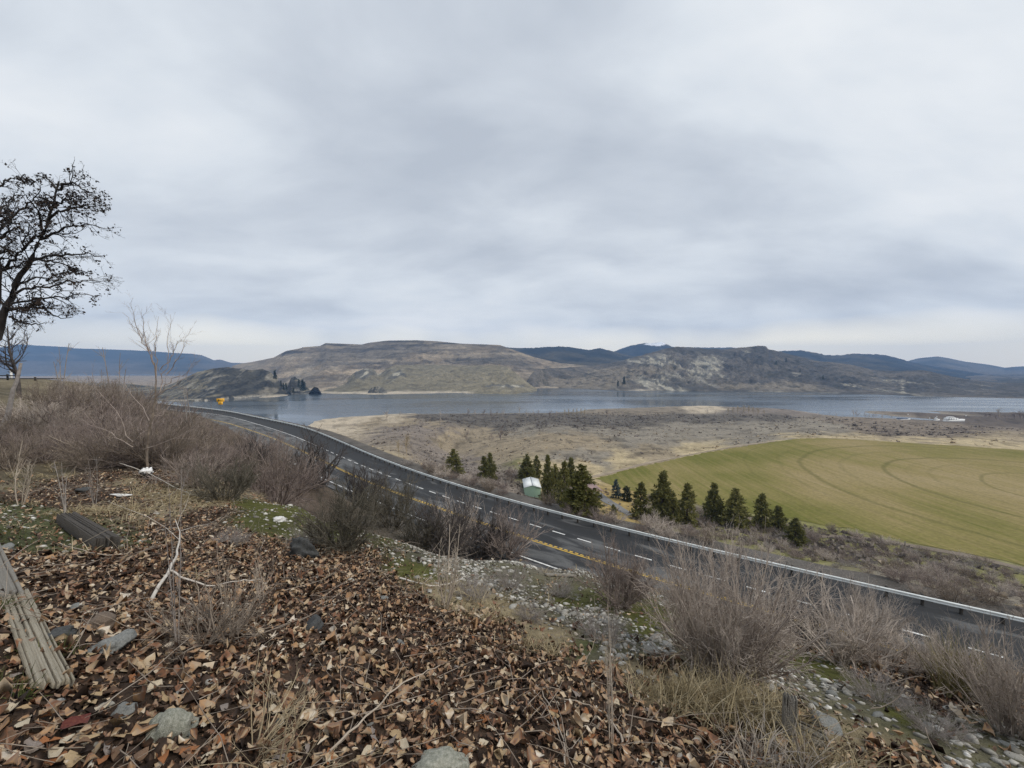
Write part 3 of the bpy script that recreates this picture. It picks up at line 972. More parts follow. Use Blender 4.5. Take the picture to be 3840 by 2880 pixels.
def col_mesa(P, px, py, v, st, sd):
    X, Y = P[..., 0], P[..., 1]
    c = mixc(TANH, TAN2, sstep(-0.3, 0.3, fbm(X * 0.004, Y * 0.004, 5, sd)))
    dk = 1.0 * blob(px, py, 300, 353.5, 22, 3) + 0.8 * blob(px, py, 395, 350, 45, 2.6) + 0.9 * blob(px, py, 445, 344.5, 45, 2.3) + 0.9 * blob(px, py, 335, 345, 16, 1.5) + 0.8 * blob(px, py, 390, 341.5, 25, 1.2) + 0.45 * blob(px, py, 480, 356, 50, 7) + 0.5 * blob(px, py, 365, 361, 22, 3) + 0.7 * blob(px, py, 330, 363, 7, 2)
    dk = sstep(0.25, 0.75, dk + 0.55 * fbm(X * 0.006, Y * 0.012, 5, sd + 2))
    c = mixc(c, (0.050, 0.050, 0.048), dk * 0.9)
    sp = sstep(0.22, 0.5, fbm(X * 0.02, Y * 0.02, 5, sd + 3)) * sstep(330, 420, px)
    c = mixc(c, SCRUB, sp * 0.75)
    q_ = P[..., 2]
    bn = fbm(X * 0.0028 + 3, q_ * 0.050 + Y * 0.0006, 5, sd + 12)
    c = mixc(c, (0.080, 0.074, 0.066), sstep(0.12, 0.34, bn) * 0.62)
    c = mixc(c, (0.36, 0.30, 0.22), sstep(0.14, 0.36, -bn) * 0.55)
    pl = sstep(0.2, 0.5, fbm(X * 0.003 + 9, Y * 0.012, 5, sd + 4)) * sstep(355, 375, py)
    c = mixc(c, (0.42, 0.34, 0.245), pl * 0.8)
    rk_ = sstep(0.3, 0.55, fbm(X * 0.012, Y * 0.006, 4, sd + 6)) * sstep(352, 360, py)
    c = mixc(c, (0.34, 0.29, 0.22), rk_ * 0.6)
    return c


def col_foot(P, px, py, v, st, sd):
    X, Y = P[..., 0], P[..., 1]
    c = mixc(OLIVE, (0.225, 0.195, 0.13), sstep(-0.3, 0.3, fbm(X * 0.006, Y * 0.006, 4, sd)))
    k = blob(px, py, 362, 374, 13, 6) + 0.75 * blob(px, py, 392, 374, 14, 7) + 0.7 * blob(px, py, 510, 386, 30, 2.6) + 0.4 * blob(px, py, 505, 368, 8, 4)
    r = sstep(0.35, 0.7, k + 0.5 * fbm(X * 0.03, Y * 0.012, 5, sd + 2) * (k > 0.08))
    str_ = sstep(-0.05, 0.35, fbm(X * 0.06, Y * 0.02, 4, sd + 5))
    c = mixc(c, mixc(ROCKD, ROCK, str_), r * 0.9)
    spk = sstep(0.3, 0.55, fbm(X * 0.03, Y * 0.03, 4, sd + 7))
    c = mixc(c, SCRUB, spk * 0.35)
    sh = sstep(0.10, 0.0, v) * sstep(320, 350, px) * (1 - sstep(465, 480, px))
    c = mixc(c, (0.50, 0.43, 0.33), sh)
    return c


def col_cliff(P, px, py, v, st, sd):
    X, Y = P[..., 0], P[..., 1]
    c = mixc((0.138, 0.124, 0.106), (0.082, 0.078, 0.072), sstep(-0.35, 0.35, fbm(X * 0.008, Y * 0.008, 5, sd)))
    tn = sstep(0.2, 0.6, 0.9 * blob(px, py, 585, 384, 45, 8) + 0.8 * blob(px, py, 618, 372, 30, 6) + 0.7 * blob(px, py, 665, 371, 20, 5) + 0.8 * blob(px, py, 790, 387, 35, 5) + 0.6 * blob(px, py, 725, 385, 25, 5) + 0.35 * fbm(X * 0.01, Y * 0.01, 4, sd + 1))
    c = mixc(c, (0.235, 0.20, 0.15), tn * 0.75)
    k = blob(px, py, 660, 362, 24, 7) + blob(px, py, 655, 382, 30, 8) + blob(px, py, 700, 376, 20, 12) + 0.8 * blob(px, py, 715, 364, 18, 8) + 0.9 * blob(px, py, 745, 353, 9, 4) + 0.8 * blob(px, py, 640, 360, 12, 4) + 0.55 * blob(px, py, 890, 384, 18, 10) + 0.55 * blob(px, py, 970, 391, 22, 6) + 0.4 * blob(px, py, 930, 387, 16, 8) + 0.4 * blob(px, py, 790, 374, 10, 4) + 0.35 * blob(px, py, 850, 388, 14, 5) + 0.5 * blob(px, py, 690, 390, 30, 3) + 0.75 * blob(px, py, 903, 385, 2.5, 12)
    q = P[..., 2]
    n_a = fbm(X * 0.020 + q * 0.012, q * 0.030 - X * 0.006, 5, sd + 2)
    n_b = ridged(X * 0.030 - q * 0.02, q * 0.022 + X * 0.01, 4, sd + 4)
    r = sstep(0.30, 0.75, k * 0.75 + 0.75 * n_a * (k > 0.06))
    cr_ = sstep(0.62, 0.80, n_b)
    rc = mixc(ROCK, (0.24, 0.22, 0.18), sstep(-0.2, 0.4, fbm(X * 0.05, q * 0.06, 4, sd + 9)))
    rc = mixc(rc, (0.10, 0.095, 0.085), cr_ * 0.85)
    c = mixc(c, rc, r)
    spk = sstep(0.15, 0.45, fbm(X * 0.045, Y * 0.03, 4, sd + 7)) * (1 - r * 0.7)
    c = mixc(c, (0.052, 0.052, 0.042), spk * 0.62)
    sh = sstep(0.03, 0.0, v)
    c = mixc(c, (0.30, 0.27, 0.21), sh * sstep(0.0, 0.3, fbm(X * 0.01, Y * 0.01, 3, sd + 8)) * 0.9)
    c = mixc(c, (0.46, 0.40, 0.31), sstep(0.06, 0.0, v) * blob(px, py, 640, 391, 14, 30))
    return c


def col_forest(P, px, py, v, st, sd):
    X, Y = P[..., 0], P[..., 1]
    c = mixc(FOREST, (0.075, 0.070, 0.055), sstep(-0.1, 0.5, fbm(X * 0.004, Y * 0.004, 5, sd)))
    return c


def col_peak(P, px, py, v, st, sd):
    c = col_forest(P, px, py, v, st, sd)
    X, Y = P[..., 0], P[..., 1]
    sn = sstep(0.30, 0.55, blob(px, py, 652, 344.6, 9, 2.0) + blob(px, py, 663, 343, 6, 1.6) + 0.5 * blob(px, py, 615, 351, 8, 1.0) + 0.6 * fbm(X * 0.012, Y * 0.012, 4, sd + 4) - 0.12)
    return mixc(c, (0.80, 0.82, 0.86), sn * (blob(px, py, 655, 344, 14, 3) > 0.12))


def col_far(P, px, py, v, st, sd):
    X, Y = P[..., 0], P[..., 1]
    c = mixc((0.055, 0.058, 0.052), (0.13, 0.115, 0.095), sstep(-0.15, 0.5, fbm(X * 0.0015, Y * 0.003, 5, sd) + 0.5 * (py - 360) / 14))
    return c


def col_head(P, px, py, v, st, sd):
    X, Y, q = P[..., 0], P[..., 1], P[..., 2]
    c = mixc((0.070, 0.067, 0.057), (0.185, 0.163, 0.115), sstep(-0.1, 0.4, fbm(X * 0.03, q * 0.06, 5, sd) + 0.75 * (1 - sstep(185, 225, px)) - 0.25))
    st_ = sstep(0.25, 0.5, fbm(X * 0.05 + q * 0.05, q * 0.05 - X * 0.03, 5, sd + 2))
    c = mixc(c, (0.30, 0.28, 0.23), st_ * 0.6)
    cr_ = sstep(0.62, 0.80, ridged(X * 0.05, q * 0.05, 4, sd + 3))
    c = mixc(c, (0.030, 0.030, 0.028), cr_ * 0.8)
    k = sstep(0.4, 0.7, blob(px, py, 272, 378, 8, 6) + blob(px, py, 268, 392, 14, 4) + 0.6 * blob(px, py, 190, 388, 14, 6) + 0.4 * fbm(X * 0.03, q * 0.03, 4, sd + 6))
    c = mixc(c, (0.30, 0.27, 0.21), k * 0.7)
    c = mixc(c, (0.42, 0.38, 0.31), sstep(0.06, 0.0, v) * 0.9 * ((px > 262) | (fbm(X * 0.02, Y * 0.02, 3, sd) > 0)))
    return c


T_MESA = [(232, 366), (240, 363.7), (251.6, 362), (273.5, 357.6), (286, 351), (300, 348.3), (303, 347.2), (320, 346), (325.6, 343.1), (338, 343.5), (361.5, 344.5), (369.6, 342.6), (382, 341.2), (388, 340.5), (417, 340.2), (437, 341.2), (462, 343.7), (483, 344.3), (500, 345), (515, 350.5), (535, 357.5), (560, 363), (590, 366), (615, 365), (640, 364)]
T_CLIFF = [(524, 388), (528, 379), (533, 372), (542, 368.6), (588.6, 366.3), (610, 362.8), (626.7, 359.3), (652, 352.4), (664, 349), (676.5, 346.8), (690, 347.2), (704, 349), (727, 349), (739, 347.4), (752, 346.4), (759, 345.6), (766, 346.4), (768, 349), (780, 351.8), (814, 360.5), (849, 364), (872, 369.8), (895, 371), (924, 370.3), (953, 376.7), (970, 380), (999, 383), (1024, 383.6), (1080, 386), (1160, 391), (1250, 401)]
B_CLIFF = [(524, 389), (546, 387.5), (575, 388.5), (612, 390.6), (680, 391.2), (768, 391.8), (860, 393.8), (920, 396.3), (1000, 398.2), (1024, 398.6), (1250, 402)]
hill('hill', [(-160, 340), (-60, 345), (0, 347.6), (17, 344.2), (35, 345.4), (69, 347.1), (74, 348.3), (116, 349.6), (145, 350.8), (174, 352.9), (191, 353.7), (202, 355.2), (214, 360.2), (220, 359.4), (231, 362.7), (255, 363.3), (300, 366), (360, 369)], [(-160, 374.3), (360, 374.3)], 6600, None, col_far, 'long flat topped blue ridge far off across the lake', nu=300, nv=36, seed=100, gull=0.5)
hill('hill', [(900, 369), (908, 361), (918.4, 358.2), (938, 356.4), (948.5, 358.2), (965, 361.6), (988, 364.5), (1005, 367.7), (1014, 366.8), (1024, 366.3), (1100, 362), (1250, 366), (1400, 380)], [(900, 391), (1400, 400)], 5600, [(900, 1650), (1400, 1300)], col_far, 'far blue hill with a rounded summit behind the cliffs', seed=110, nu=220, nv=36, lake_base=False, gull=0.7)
hill('hill', [(740, 352), (779.6, 351.2), (799, 350.2), (814, 352.2), (826, 355.2), (840, 355.2), (853.6, 353.4), (884, 354.6), (895, 357.5), (907, 361), (930, 366), (980, 374), (1040, 378), (1120, 384)], [(740, 372), (1120, 390)], 4000, [(740, 2700), (900, 2000), (1120, 1560)], col_forest, 'dark forested ridge behind the cliff hill', seed=120, nu=220, nv=36, lake_base=False, jag=7)
hill('hill', [(596, 360), (604, 356), (616, 350.7), (629, 346), (644, 343.1), (652, 343.3), (661.4, 341.9), (673, 347), (692.7, 347.3), (716, 347.6), (732, 347.3), (760, 352), (790, 360)], [(596, 366), (790, 366)], 5200, 3600, col_peak, 'blue mountain with snow patches near its peak', seed=130, nu=220, nv=36, lake_base=False, jag=5)
hill('hill', [(470, 362), (490, 352), (504, 347), (515.7, 348), (531, 348), (546, 346.9), (561, 346.4), (577, 348), (588.6, 350), (600, 348), (612, 351), (622, 354), (640, 357), (665, 362)], [(470, 368), (665, 368)], 3700, 2500, col_forest, 'dark forested hill rising behind the tan bench', seed=140, nu=200, nv=36, lake_base=False, jag=6)
hill('hill', T_MESA, [(232, 384), (300, 389.5), (320, 391.5), (345, 392), (420, 391.5), (500, 391), (545, 388), (640, 388)], [(232, 3000), (300, 2700), (388, 2700), (500, 2500), (640, 2300)], None, col_mesa, 'broad tan mesa with dark ledges under its flat top', seed=150, nu=480, nv=110, gull=1.0, gs=2.2)
hill('hill', [(322, 386.5), (335, 384.5), (346, 381.5), (352, 374.5), (356, 371.5), (365, 368.4), (373, 368.6), (378, 374), (383, 372), (391, 366), (400, 364.8), (437, 364.8), (468, 365.6), (485, 365.2), (496, 365), (508, 366.6), (519, 375.5), (531, 385.2), (537, 389.5)], [(322, 391), (330, 393), (345, 393), (420, 392.4), (450, 392.6), (480, 394), (515, 394.2), (537, 391)], [(322, 1700), (365, 1750), (420, 2000), (500, 1850), (537, 1560)], None, col_foot, 'olive grassed foothill with a rocky knob on the far shore', seed=160, nu=380, nv=80, gull=1.0, gs=1.9)
hill('hill', T_CLIFF, B_CLIFF, [(524, 1750), (588, 2300), (680, 2300), (760, 2250), (870, 1900), (1024, 1600), (1250, 1500)], None, col_cliff, 'grey hill with pale rock cliffs above the water', seed=170, nu=720, nv=110, gull=1.25, jag=3.0, gs=2.8)
hill('hill', [(60, 382), (130, 384), (160, 388), (168, 386), (183, 379), (197, 372), (214, 368.1), (227, 367), (241, 368.4), (251.8, 370.3), (255.7, 370), (262.6, 369.2), (269.6, 371.8), (275.7, 376.4), (280.4, 382.6), (285, 388), (291, 393.6)], [(60, 402), (170, 401), (206, 401), (237, 398.6), (262, 396.2), (278, 395.2), (291, 394.6)], [(60, 1500), (200, 1330), (291, 1320)], None, col_head, 'dark rounded rock headland standing in the lake', seed=180, nu=300, nv=80, gull=0.8, jag=2.5, gs=2.6, prof=0.8)
hill('hill', [(283, 392.6), (287, 387.6), (291, 378), (295, 376.4), (299, 380.2), (303, 384), (307, 387.4), (311, 391), (313, 393)], [(283, 394.4), (313, 393.9)], 1420, None, col_head, 'pointed rock knob at the tip of the headland', seed=190, nu=120, nv=60, gull=0.6, jag=2, gs=3)
def col_islet(P, px, py, v, st, sd):
    X, Y, q = P[..., 0], P[..., 1], P[..., 2]
    c = mixc((0.11, 0.105, 0.09), (0.25, 0.225, 0.175), sstep(-0.25, 0.35, fbm(X * 0.06, q * 0.08, 4, sd)))
    return mixc(c, (0.055, 0.054, 0.048), sstep(0.62, 0.8, ridged(X * 0.08, q * 0.06, 3, sd + 1)) * 0.8)


hill('hill', [(309, 393), (311, 390), (314.3, 386.8), (318.2, 388), (320, 391), (321.5, 393.2)], [(309, 393.9), (321.5, 393.6)], 1330, None, col_islet, 'small rounded rock at the end of the headland', seed=195, nu=60, nv=40, gull=0.4, jag=1, gs=3)
hill('hill', [(309, 384), (322, 380.5), (336, 380), (347, 384), (352, 387)], [(309, 389), (352, 389)], 1950, 1700, col_islet, 'low dark mound on the far shore behind the rock knobs', seed=197, nu=80, nv=40, lake_base=False, gull=0.5, gs=2.5)
hill('hill', [(368, 391.8), (372, 387.5), (378, 386), (383, 388.5), (387, 391.6)], [(368, 393.6), (387, 393.8)], 1400, None, col_islet, 'small rock islet by the far beach', seed=199, nu=60, nv=30, gull=0.4, jag=1, gs=3)


def flat(name, pts, col, label, seed, z=LAKE + 0.8):
    w_ = on_level([p[0] for p in pts], [p[1] for p in pts], z)
    c_ = w_.mean(0)
    b_ = resample(np.vstack([w_, w_[:1]]), 25)[:-1]
    rings = np.linspace(0.04, 1, 12)
    V_ = (c_[None, None] + (b_[None] - c_) * rings[:, None, None])
    n_b = len(b_)
    V_[..., 2] += 1.0 * (1 - rings ** 3)[:, None] - 1.2 * (rings > 0.99)[:, None]
    ii_, jj_ = np.meshgrid(np.arange(11), np.arange(n_b), indexing='ij')
    q_ = np.stack([ii_ * n_b + jj_, ii_ * n_b + (jj_ + 1) % n_b, (ii_ + 1) * n_b + (jj_ + 1) % n_b, (ii_ + 1) * n_b + jj_], -1).reshape(-1, 4)
    X, Y = V_[..., 0], V_[..., 1]
    cc_ = np.asarray(col) * (1 + 0.3 * fbm(X * 0.01, Y * 0.02, 5, seed))[..., None]
    return struct(name, mesh(name, (V_ + UP).reshape(-1, 3), q_, M['hill'], True, {'Col': cc_.reshape(-1, 3)}), label)


flat('mudflat', [(-60, 377), (60, 375.6), (150, 375.4), (210, 375.8), (232, 378), (215, 383), (170, 388), (100, 388), (-60, 388)], (0.31, 0.25, 0.185), 'pale exposed flat behind the headland', 201)
flat('beach', [(309, 392.2), (330, 391.0), (352, 391.4), (400, 391.6), (455, 391.2), (470, 391.8), (455, 392.6), (400, 393.8), (372, 394.4), (356, 393.4), (330, 393.4)], (0.50, 0.43, 0.33), 'pale sand beach at the foot of the olive hill', 203)
flat('beach', [(258, 397.2), (266, 395.6), (290, 394.6), (285, 395.8), (266, 397.6)], (0.50, 0.43, 0.33), 'pale sand strip at the foot of the headland', 204)

# ------------------------------------------------------------------ field and tracks on the flat


def draped(name, W2, mat, lift, label, step=4.0, rings=34, kind='structure'):
    c_ = np.array([240.0, 150.0])
    b_ = resample(np.vstack([W2, W2[:1]]), step)[:-1]
    if step < 2: b_ = b_ + np.stack([vnoise(b_[:, 0] * 0.4, b_[:, 1] * 0.4, 3), vnoise(b_[:, 0] * 0.4, b_[:, 1] * 0.4, 4)], -1) * 2.2 - 1.1
    b_ = b_[np.argsort(np.arctan2(b_[:, 1] - c_[1], b_[:, 0] - c_[0]))]
    rr_ = np.linspace(0.01, 1, rings)
    V_ = c_[None, None] + (b_[None] - c_) * rr_[:, None, None]
    z_ = Z(V_[..., 0], V_[..., 1]) + lift
    V3 = np.concatenate([V_, z_[..., None] + CZ], -1)
    n_b = len(b_)
    ii_, jj_ = np.meshgrid(np.arange(rings - 1), np.arange(n_b), indexing='ij')
    q_ = np.stack([ii_ * n_b + jj_, ii_ * n_b + (jj_ + 1) % n_b, (ii_ + 1) * n_b + (jj_ + 1) % n_b, (ii_ + 1) * n_b + jj_], -1).reshape(-1, 4)
    q_ = np.vstack([q_])
    return struct(name, mesh(name, V3.reshape(-1, 3), [q_, ], mat, True), label)


def field_mat():
    m, t, b = new_mat('field_grass')
    g = nd(t, 'ShaderNodeNewGeometry')
    pos = g.outputs['Position']
    sp = nd(t, 'ShaderNodeSeparateXYZ')
    t.links.new(pos, sp.inputs[0])
    n0 = nd(t, 'ShaderNodeTexNoise', i_Scale=0.018, i_Detail=4.0)
    t.links.new(pos, n0.inputs['Vector'])
    base = ramp(t, [(0.28, (0.135, 0.135, 0.032)), (0.44, (0.205, 0.178, 0.062)), (0.58, (0.26, 0.208, 0.092)), (0.75, (0.31, 0.245, 0.13))])
    # distance from the pivot
    sub_ = nd(t, 'ShaderNodeVectorMath', operation='DISTANCE')
    cxy = nd(t, 'ShaderNodeCombineXYZ')
    t.links.new(sp.outputs[0], cxy.inputs[0]); t.links.new(sp.outputs[1], cxy.inputs[1])
    nw = nd(t, 'ShaderNodeTexNoise', i_Scale=0.05, i_Detail=3.0)
    t.links.new(pos, nw.inputs['Vector'])
    t.links.new(cxy.outputs[0], sub_.inputs[0])
    sub_.inputs[1].default_value = (PIV[0], PIV[1], 0)
    dist = nd(t, 'ShaderNodeMath', operation='MULTIPLY_ADD', i_1=5.0)
    t.links.new(nw.outputs[0], dist.inputs[0]); t.links.new(sub_.outputs['Value'], dist.inputs[2])
    edge = nd(t, 'ShaderNodeMapRange')
    edge.inputs['From Min'].default_value = 70; edge.inputs['From Max'].default_value = 150
    edge.inputs['To Min'].default_value = 0.10; edge.inputs['To Max'].default_value = -0.16
    t.links.new(sub_.outputs['Value'], edge.inputs['Value'])
    a0 = nd(t, 'ShaderNodeMath', operation='ADD')
    t.links.new(n0.outputs[0], a0.inputs[0]); t.links.new(edge.outputs[0], a0.inputs[1])
    # drill rows
    mpn = nd(t, 'ShaderNodeMapping')
    mpn.inputs['Rotation'].default_value = (0, 0, math.radians(-20))
    mpn.inputs['Scale'].default_value = (0.42, 0.016, 1)
    t.links.new(pos, mpn.inputs[0])
    nr = nd(t, 'ShaderNodeTexNoise', i_Scale=1.0, i_Detail=4.0, i_Roughness=0.7)
    t.links.new(mpn.outputs[0], nr.inputs['Vector'])
    a1 = nd(t, 'ShaderNodeMath', operation='MULTIPLY_ADD', i_1=0.55)
    t.links.new(nr.outputs[0], a1.inputs[0]); t.links.new(a0.outputs[0], a1.inputs[2])
    a1b = nd(t, 'ShaderNodeMath', operation='ADD', i_1=-0.275)
    t.links.new(a1.outputs[0], a1b.inputs[0])
    t.links.new(a1b.outputs[0], base.inputs[0])
    col = base.outputs[0]
    for rad, wid, amt in ((18, 1.2, 0.88), (52, 1.5, 0.85), (60, 0.9, 0.9), (85, 1.6, 0.86), (93, 0.9, 0.9), (112, 1.4, 0.86), (36, 1.1, 0.70), (68, 1.6, 0.62), (102, 1.7, 0.66), (128, 1.0, 0.85)):
        d1 = nd(t, 'ShaderNodeMath', operation='SUBTRACT', i_1=rad + 2.5)
        t.links.new(dist.outputs[0], d1.inputs[0])
        d2 = nd(t, 'ShaderNodeMath', operation='ABSOLUTE')
        t.links.new(d1.outputs[0], d2.inputs[0])
        mr = nd(t, 'ShaderNodeMapRange')
        mr.inputs['From Min'].default_value = wid * 0.25; mr.inputs['From Max'].default_value = wid
        mr.inputs['To Min'].default_value = 1; mr.inputs['To Max'].default_value = 0
        t.links.new(d2.outputs[0], mr.inputs['Value'])
        fm = nd(t, 'ShaderNodeMath', operation='MULTIPLY', i_1=1 - amt)
        t.links.new(mr.outputs[0], fm.inputs[0])
        fm2 = nd(t, 'ShaderNodeMath', operation='MULTIPLY', i_1=1.2)
        t.links.new(fm.outputs[0], fm2.inputs[0])
        mm = nd(t, 'ShaderNodeMix', data_type='RGBA')
        t.links.new(fm2.outputs[0], mm.inputs['Factor'])
        t.links.new(col, mm.inputs[6])
        mm.inputs[7].default_value = (0.075, 0.080, 0.020, 1)
        col = mm.outputs[2]
    nf = nd(t, 'ShaderNodeTexNoise', i_Scale=0.9, i_Detail=6.0, i_Roughness=0.7)
    t.links.new(pos, nf.inputs['Vector'])
    rf = ramp(t, [(0.25, (0.72,) * 3), (0.75, (1.28,) * 3)])
    t.links.new(nf.outputs[0], rf.inputs[0])
    mm = nd(t, 'ShaderNodeMix', data_type='RGBA', blend_type='MULTIPLY')
    mm.inputs['Factor'].default_value = 1
    t.links.new(col, mm.inputs[6]); t.links.new(rf.outputs[0], mm.inputs[7])
    t.links.new(mm.outputs[2], b.inputs['Base Color'])
    b.inputs['Roughness'].default_value = 0.95
    b.inputs['Specular IOR Level'].default_value = 0.1
    return m


PIV = (240.0, 156.0)
draped('field', FW[:, :2], field_mat(), 0.10, 'green irrigated field with curved wheel tracks', step=1.5)
M['track'] = noise_mat('track_dirt', [(0.22, 0.175, 0.125), (0.33, 0.265, 0.19), (0.42, 0.345, 0.25)], 0.15)
M['track_dark'] = noise_mat('track_dark', [(0.15, 0.12, 0.09), (0.22, 0.18, 0.135)], 0.2)
M['straw_strip'] = noise_mat('straw_strip', [(0.36, 0.29, 0.175), (0.50, 0.415, 0.265)], 0.2)
M['gravel_path'] = noise_mat('gravel_path', [(0.15, 0.145, 0.14), (0.24, 0.235, 0.225)], 0.5)
M['lawn'] = noise_mat('lawn_dry', [(0.22, 0.165, 0.06), (0.36, 0.265, 0.105)], 0.2)


def path_strip(name, pts, z, hw, mat, lift, label):
    w_ = on_level([p[0] for p in pts], [p[1] for p in pts], z)[:, :2] if z is not None else G([p[0] for p in pts], [p[1] for p in pts])[:, :2]
    Lp = smooth_line(resample(catmull(w_, 8), 1.5), 3, 2)
    wob = 1 + 0.25 * fbm(Lp[:, 0] * 0.15, Lp[:, 1] * 0.15, 3, 5)
    t_ = unit(np.gradient(Lp, axis=0)); nn_ = np.stack([-t_[:, 1], t_[:, 0]], -1)
    me_ = strip(Lp + nn_ * (hw * wob)[:, None], Lp - nn_ * (hw * wob)[:, None], lambda a, b: Z(a, b) + lift, name, mat, n=len(Lp), cross=3)
    return struct(name, me_, label)


path_strip('dirt_track', [(572, 479.5), (585, 478), (605, 474), (640, 464.8), (690, 453.4), (740, 445.6), (775, 440.6)], -52, 1.6, M['track'], 0.16, 'pale dirt track along the far left edge of the field')
path_strip('dirt_track', [(780, 537.5), (805, 539), (840, 539.6), (880, 542), (930, 549.5), (980, 559), (1024, 570), (1100, 590)], -52, 1.7, M['track_dark'], 0.16, 'brown dirt track below the near edge of the field')
path_strip('dirt_track', [(818, 437.2), (845, 438), (870, 439.3), (920, 442.2), (970, 445.2), (1024, 448.6), (1120, 456)], -52, 2.6, M['straw_strip'], 0.14, 'pale straw strip along the far right edge of the field')
path_strip('gravel_path', [(597, 493), (604, 499), (612, 504), (620, 509), (632, 516)], None, 1.7, M['gravel_path'], 0.14, 'grey gravel drive through the dry lawn beside the carport')

# ------------------------------------------------------------------ guardrail
rng = np.random.default_rng(7)
RAIL = resample(LINES['rail'], 3.81)
keep = (RAIL[:, 0] > -185) & (RAIL[:, 0] < 62)
RAIL = RAIL[keep]
gr = link('guardrail', None, loc=(*RAIL[len(RAIL) // 2], RH + CZ))
tag(gr, 'long galvanised steel guardrail along the outer edge of the road', 'guardrail')
g0 = np.array([*RAIL[len(RAIL) // 2], RH + CZ])
prof = np.array([(0.00, 0.44), (-0.035, 0.455), (-0.082, 0.49), (-0.082, 0.535), (-0.01, 0.575), (-0.01, 0.615), (-0.082, 0.655), (-0.082, 0.70), (-0.035, 0.735), (0.0, 0.75)])
prof = np.vstack([prof, prof[::-1] + np.array([0.006, 0.0])])
for k in range(len(RAIL) - 1):
    a, b = RAIL[k], RAIL[k + 1]
    t_ = unit(b - a); nn_ = np.array([-t_[1], t_[0]])
    V_ = []
    for s_, p_ in ((0, a - t_ * 0.02), (1, b + t_ * 0.14)):
        off_ = 0.004 * (1 - s_) + 0.006 * (k % 2)
        for d_, z_ in prof:
            V_.append([*(p_ + nn_ * (d_ + off_) - g0[:2]), z_])
    m_ = len(prof)
    q_ = [[i, (i + 1) % m_, m_ + (i + 1) % m_, m_ + i] for i in range(m_)]
    link('rail_section', mesh('rail_section', V_, q_, M['galv'], False), gr)
pm = MB().box((0, 0.12, 0.02), (0.15, 0.2, 1.56)).box((0, 0.0, 0.59), (0.15, 0.07, 0.36)).mesh('post', M['post'])
PO = resample(LINES['rail'], 1.905)
PO = PO[(PO[:, 0] > -185) & (PO[:, 0] < 62)]
tp = unit(np.gradient(PO, axis=0))
for p_, t_ in zip(PO, tp):
    link('post', pm, gr, (p_[0] - g0[0] - t_[1] * 0.045, p_[1] - g0[1] + t_[0] * 0.045, 0), (0, 0, math.atan2(t_[1], t_[0])))

# ------------------------------------------------------------------ curve warning sign


def simple_mat(name, c, rough=0.6, metallic=0.0, spec=0.4):
    return noise_mat(name, [tuple(x * 0.88 for x in c), c, tuple(min(1, x * 1.08) for x in c)], 3, rough=rough, metallic=metallic, spec=spec)


M['sign_yellow'] = simple_mat('sign_yellow', (0.85, 0.45, 0.03), 0.5)
M['sign_black'] = simple_mat('sign_black', (0.012, 0.012, 0.012))
M['steel_dark'] = simple_mat('steel_dark', (0.09, 0.09, 0.09), 0.5, 0.5)
sp_ = at_depth(220.8, 411.0, 150.5)
sx, sy = sp_[0], sp_[1]
sz = float(Z(sx, sy))
sg = tag(link('road_sign', None, loc=(sx, sy, sz + CZ)), 'yellow arrow sign pointing left above a small yellow plate beyond the guardrail', 'road sign')
face = math.atan2(-sx, sy)                      # turned to the traffic on the bend, towards the viewer
sg.rotation_euler = (0, 0, face)
PX = 150.5 / 400                                # metres per pixel there
tz = lambda py: float(at_depth(220.8, py, 150.5)[2]) - sz
link('post', MB().box((0, 0.06, tz(398.6) / 2 - 0.4), (0.10, 0.10, tz(398.6) + 0.8)).mesh('post', M['steel_dark']), sg)


def plate(x0, x1, z0, z1, name, rad=0.08, y=0.0, mat='sign_yellow'):
    V_ = []
    for yy in (y - 0.012, y + 0.012):
        for cx_, cz_, a0 in ((x1 - rad, z1 - rad, 0), (x0 + rad, z1 - rad, 90), (x0 + rad, z0 + rad, 180), (x1 - rad, z0 + rad, 270)):
            for a in (0, 30, 60, 90):
                V_.append([cx_ + rad * math.cos(math.radians(a0 + a)), yy, cz_ + rad * math.sin(math.radians(a0 + a))])
    f1 = [list(range(16))]
    f2 = [list(range(31, 15, -1))]
    sd = [[i, 16 + i, 16 + (i + 1) % 16, (i + 1) % 16] for i in range(16)]
    return mesh(name, V_, [np.array(f1), np.array(f2), np.array(sd)], M[mat])


z0, z1, z2 = tz(404.6), tz(401.7), tz(398.5)
pl_ = link('sign_plate', plate(-1.2, 1.2, z1, z2, 'sign_plate'), sg)
za_ = (z1 + z2) / 2
av = [(-0.95, 0), (-0.45, 0.36), (-0.45, 0.11), (0.92, 0.11), (0.92, -0.11), (-0.45, -0.11), (-0.45, -0.36)]
link('arrow', mesh('arrow', [[x, -0.016, za_ + z] for x, z in av], [np.array([[0, 2, 1], [0, 5, 2], [0, 6, 5]]), np.array([[2, 5, 4, 3]])], M['sign_black']), pl_)
pl2 = link('speed_plate', plate(-0.70, 0.70, z0, z1 - 0.03, 'speed_plate', y=0.001), sg)


def text_mesh(name, body, size, mat):
    cu = bpy.data.curves.new(name, 'FONT')
    cu.body = body; cu.size = size; cu.align_x = 'CENTER'; cu.align_y = 'CENTER'; cu.offset = 0.012
    o = bpy.data.objects.new(name, cu)
    COL.objects.link(o)
    me_ = bpy.data.meshes.new_from_object(o.evaluated_get(bpy.context.evaluated_depsgraph_get()))
    bpy.data.objects.remove(o)
    me_.materials.clear(); me_.materials.append(mat)
    return me_


for body, size, fz in (('35', 0.62, 0.64), ('MPH', 0.36, 0.25)):
    link('lettering', text_mesh('lettering', body, size, M['sign_black']), pl2, (0, -0.016, z0 + (z1 - z0) * fz), (math.pi / 2, 0, 0))

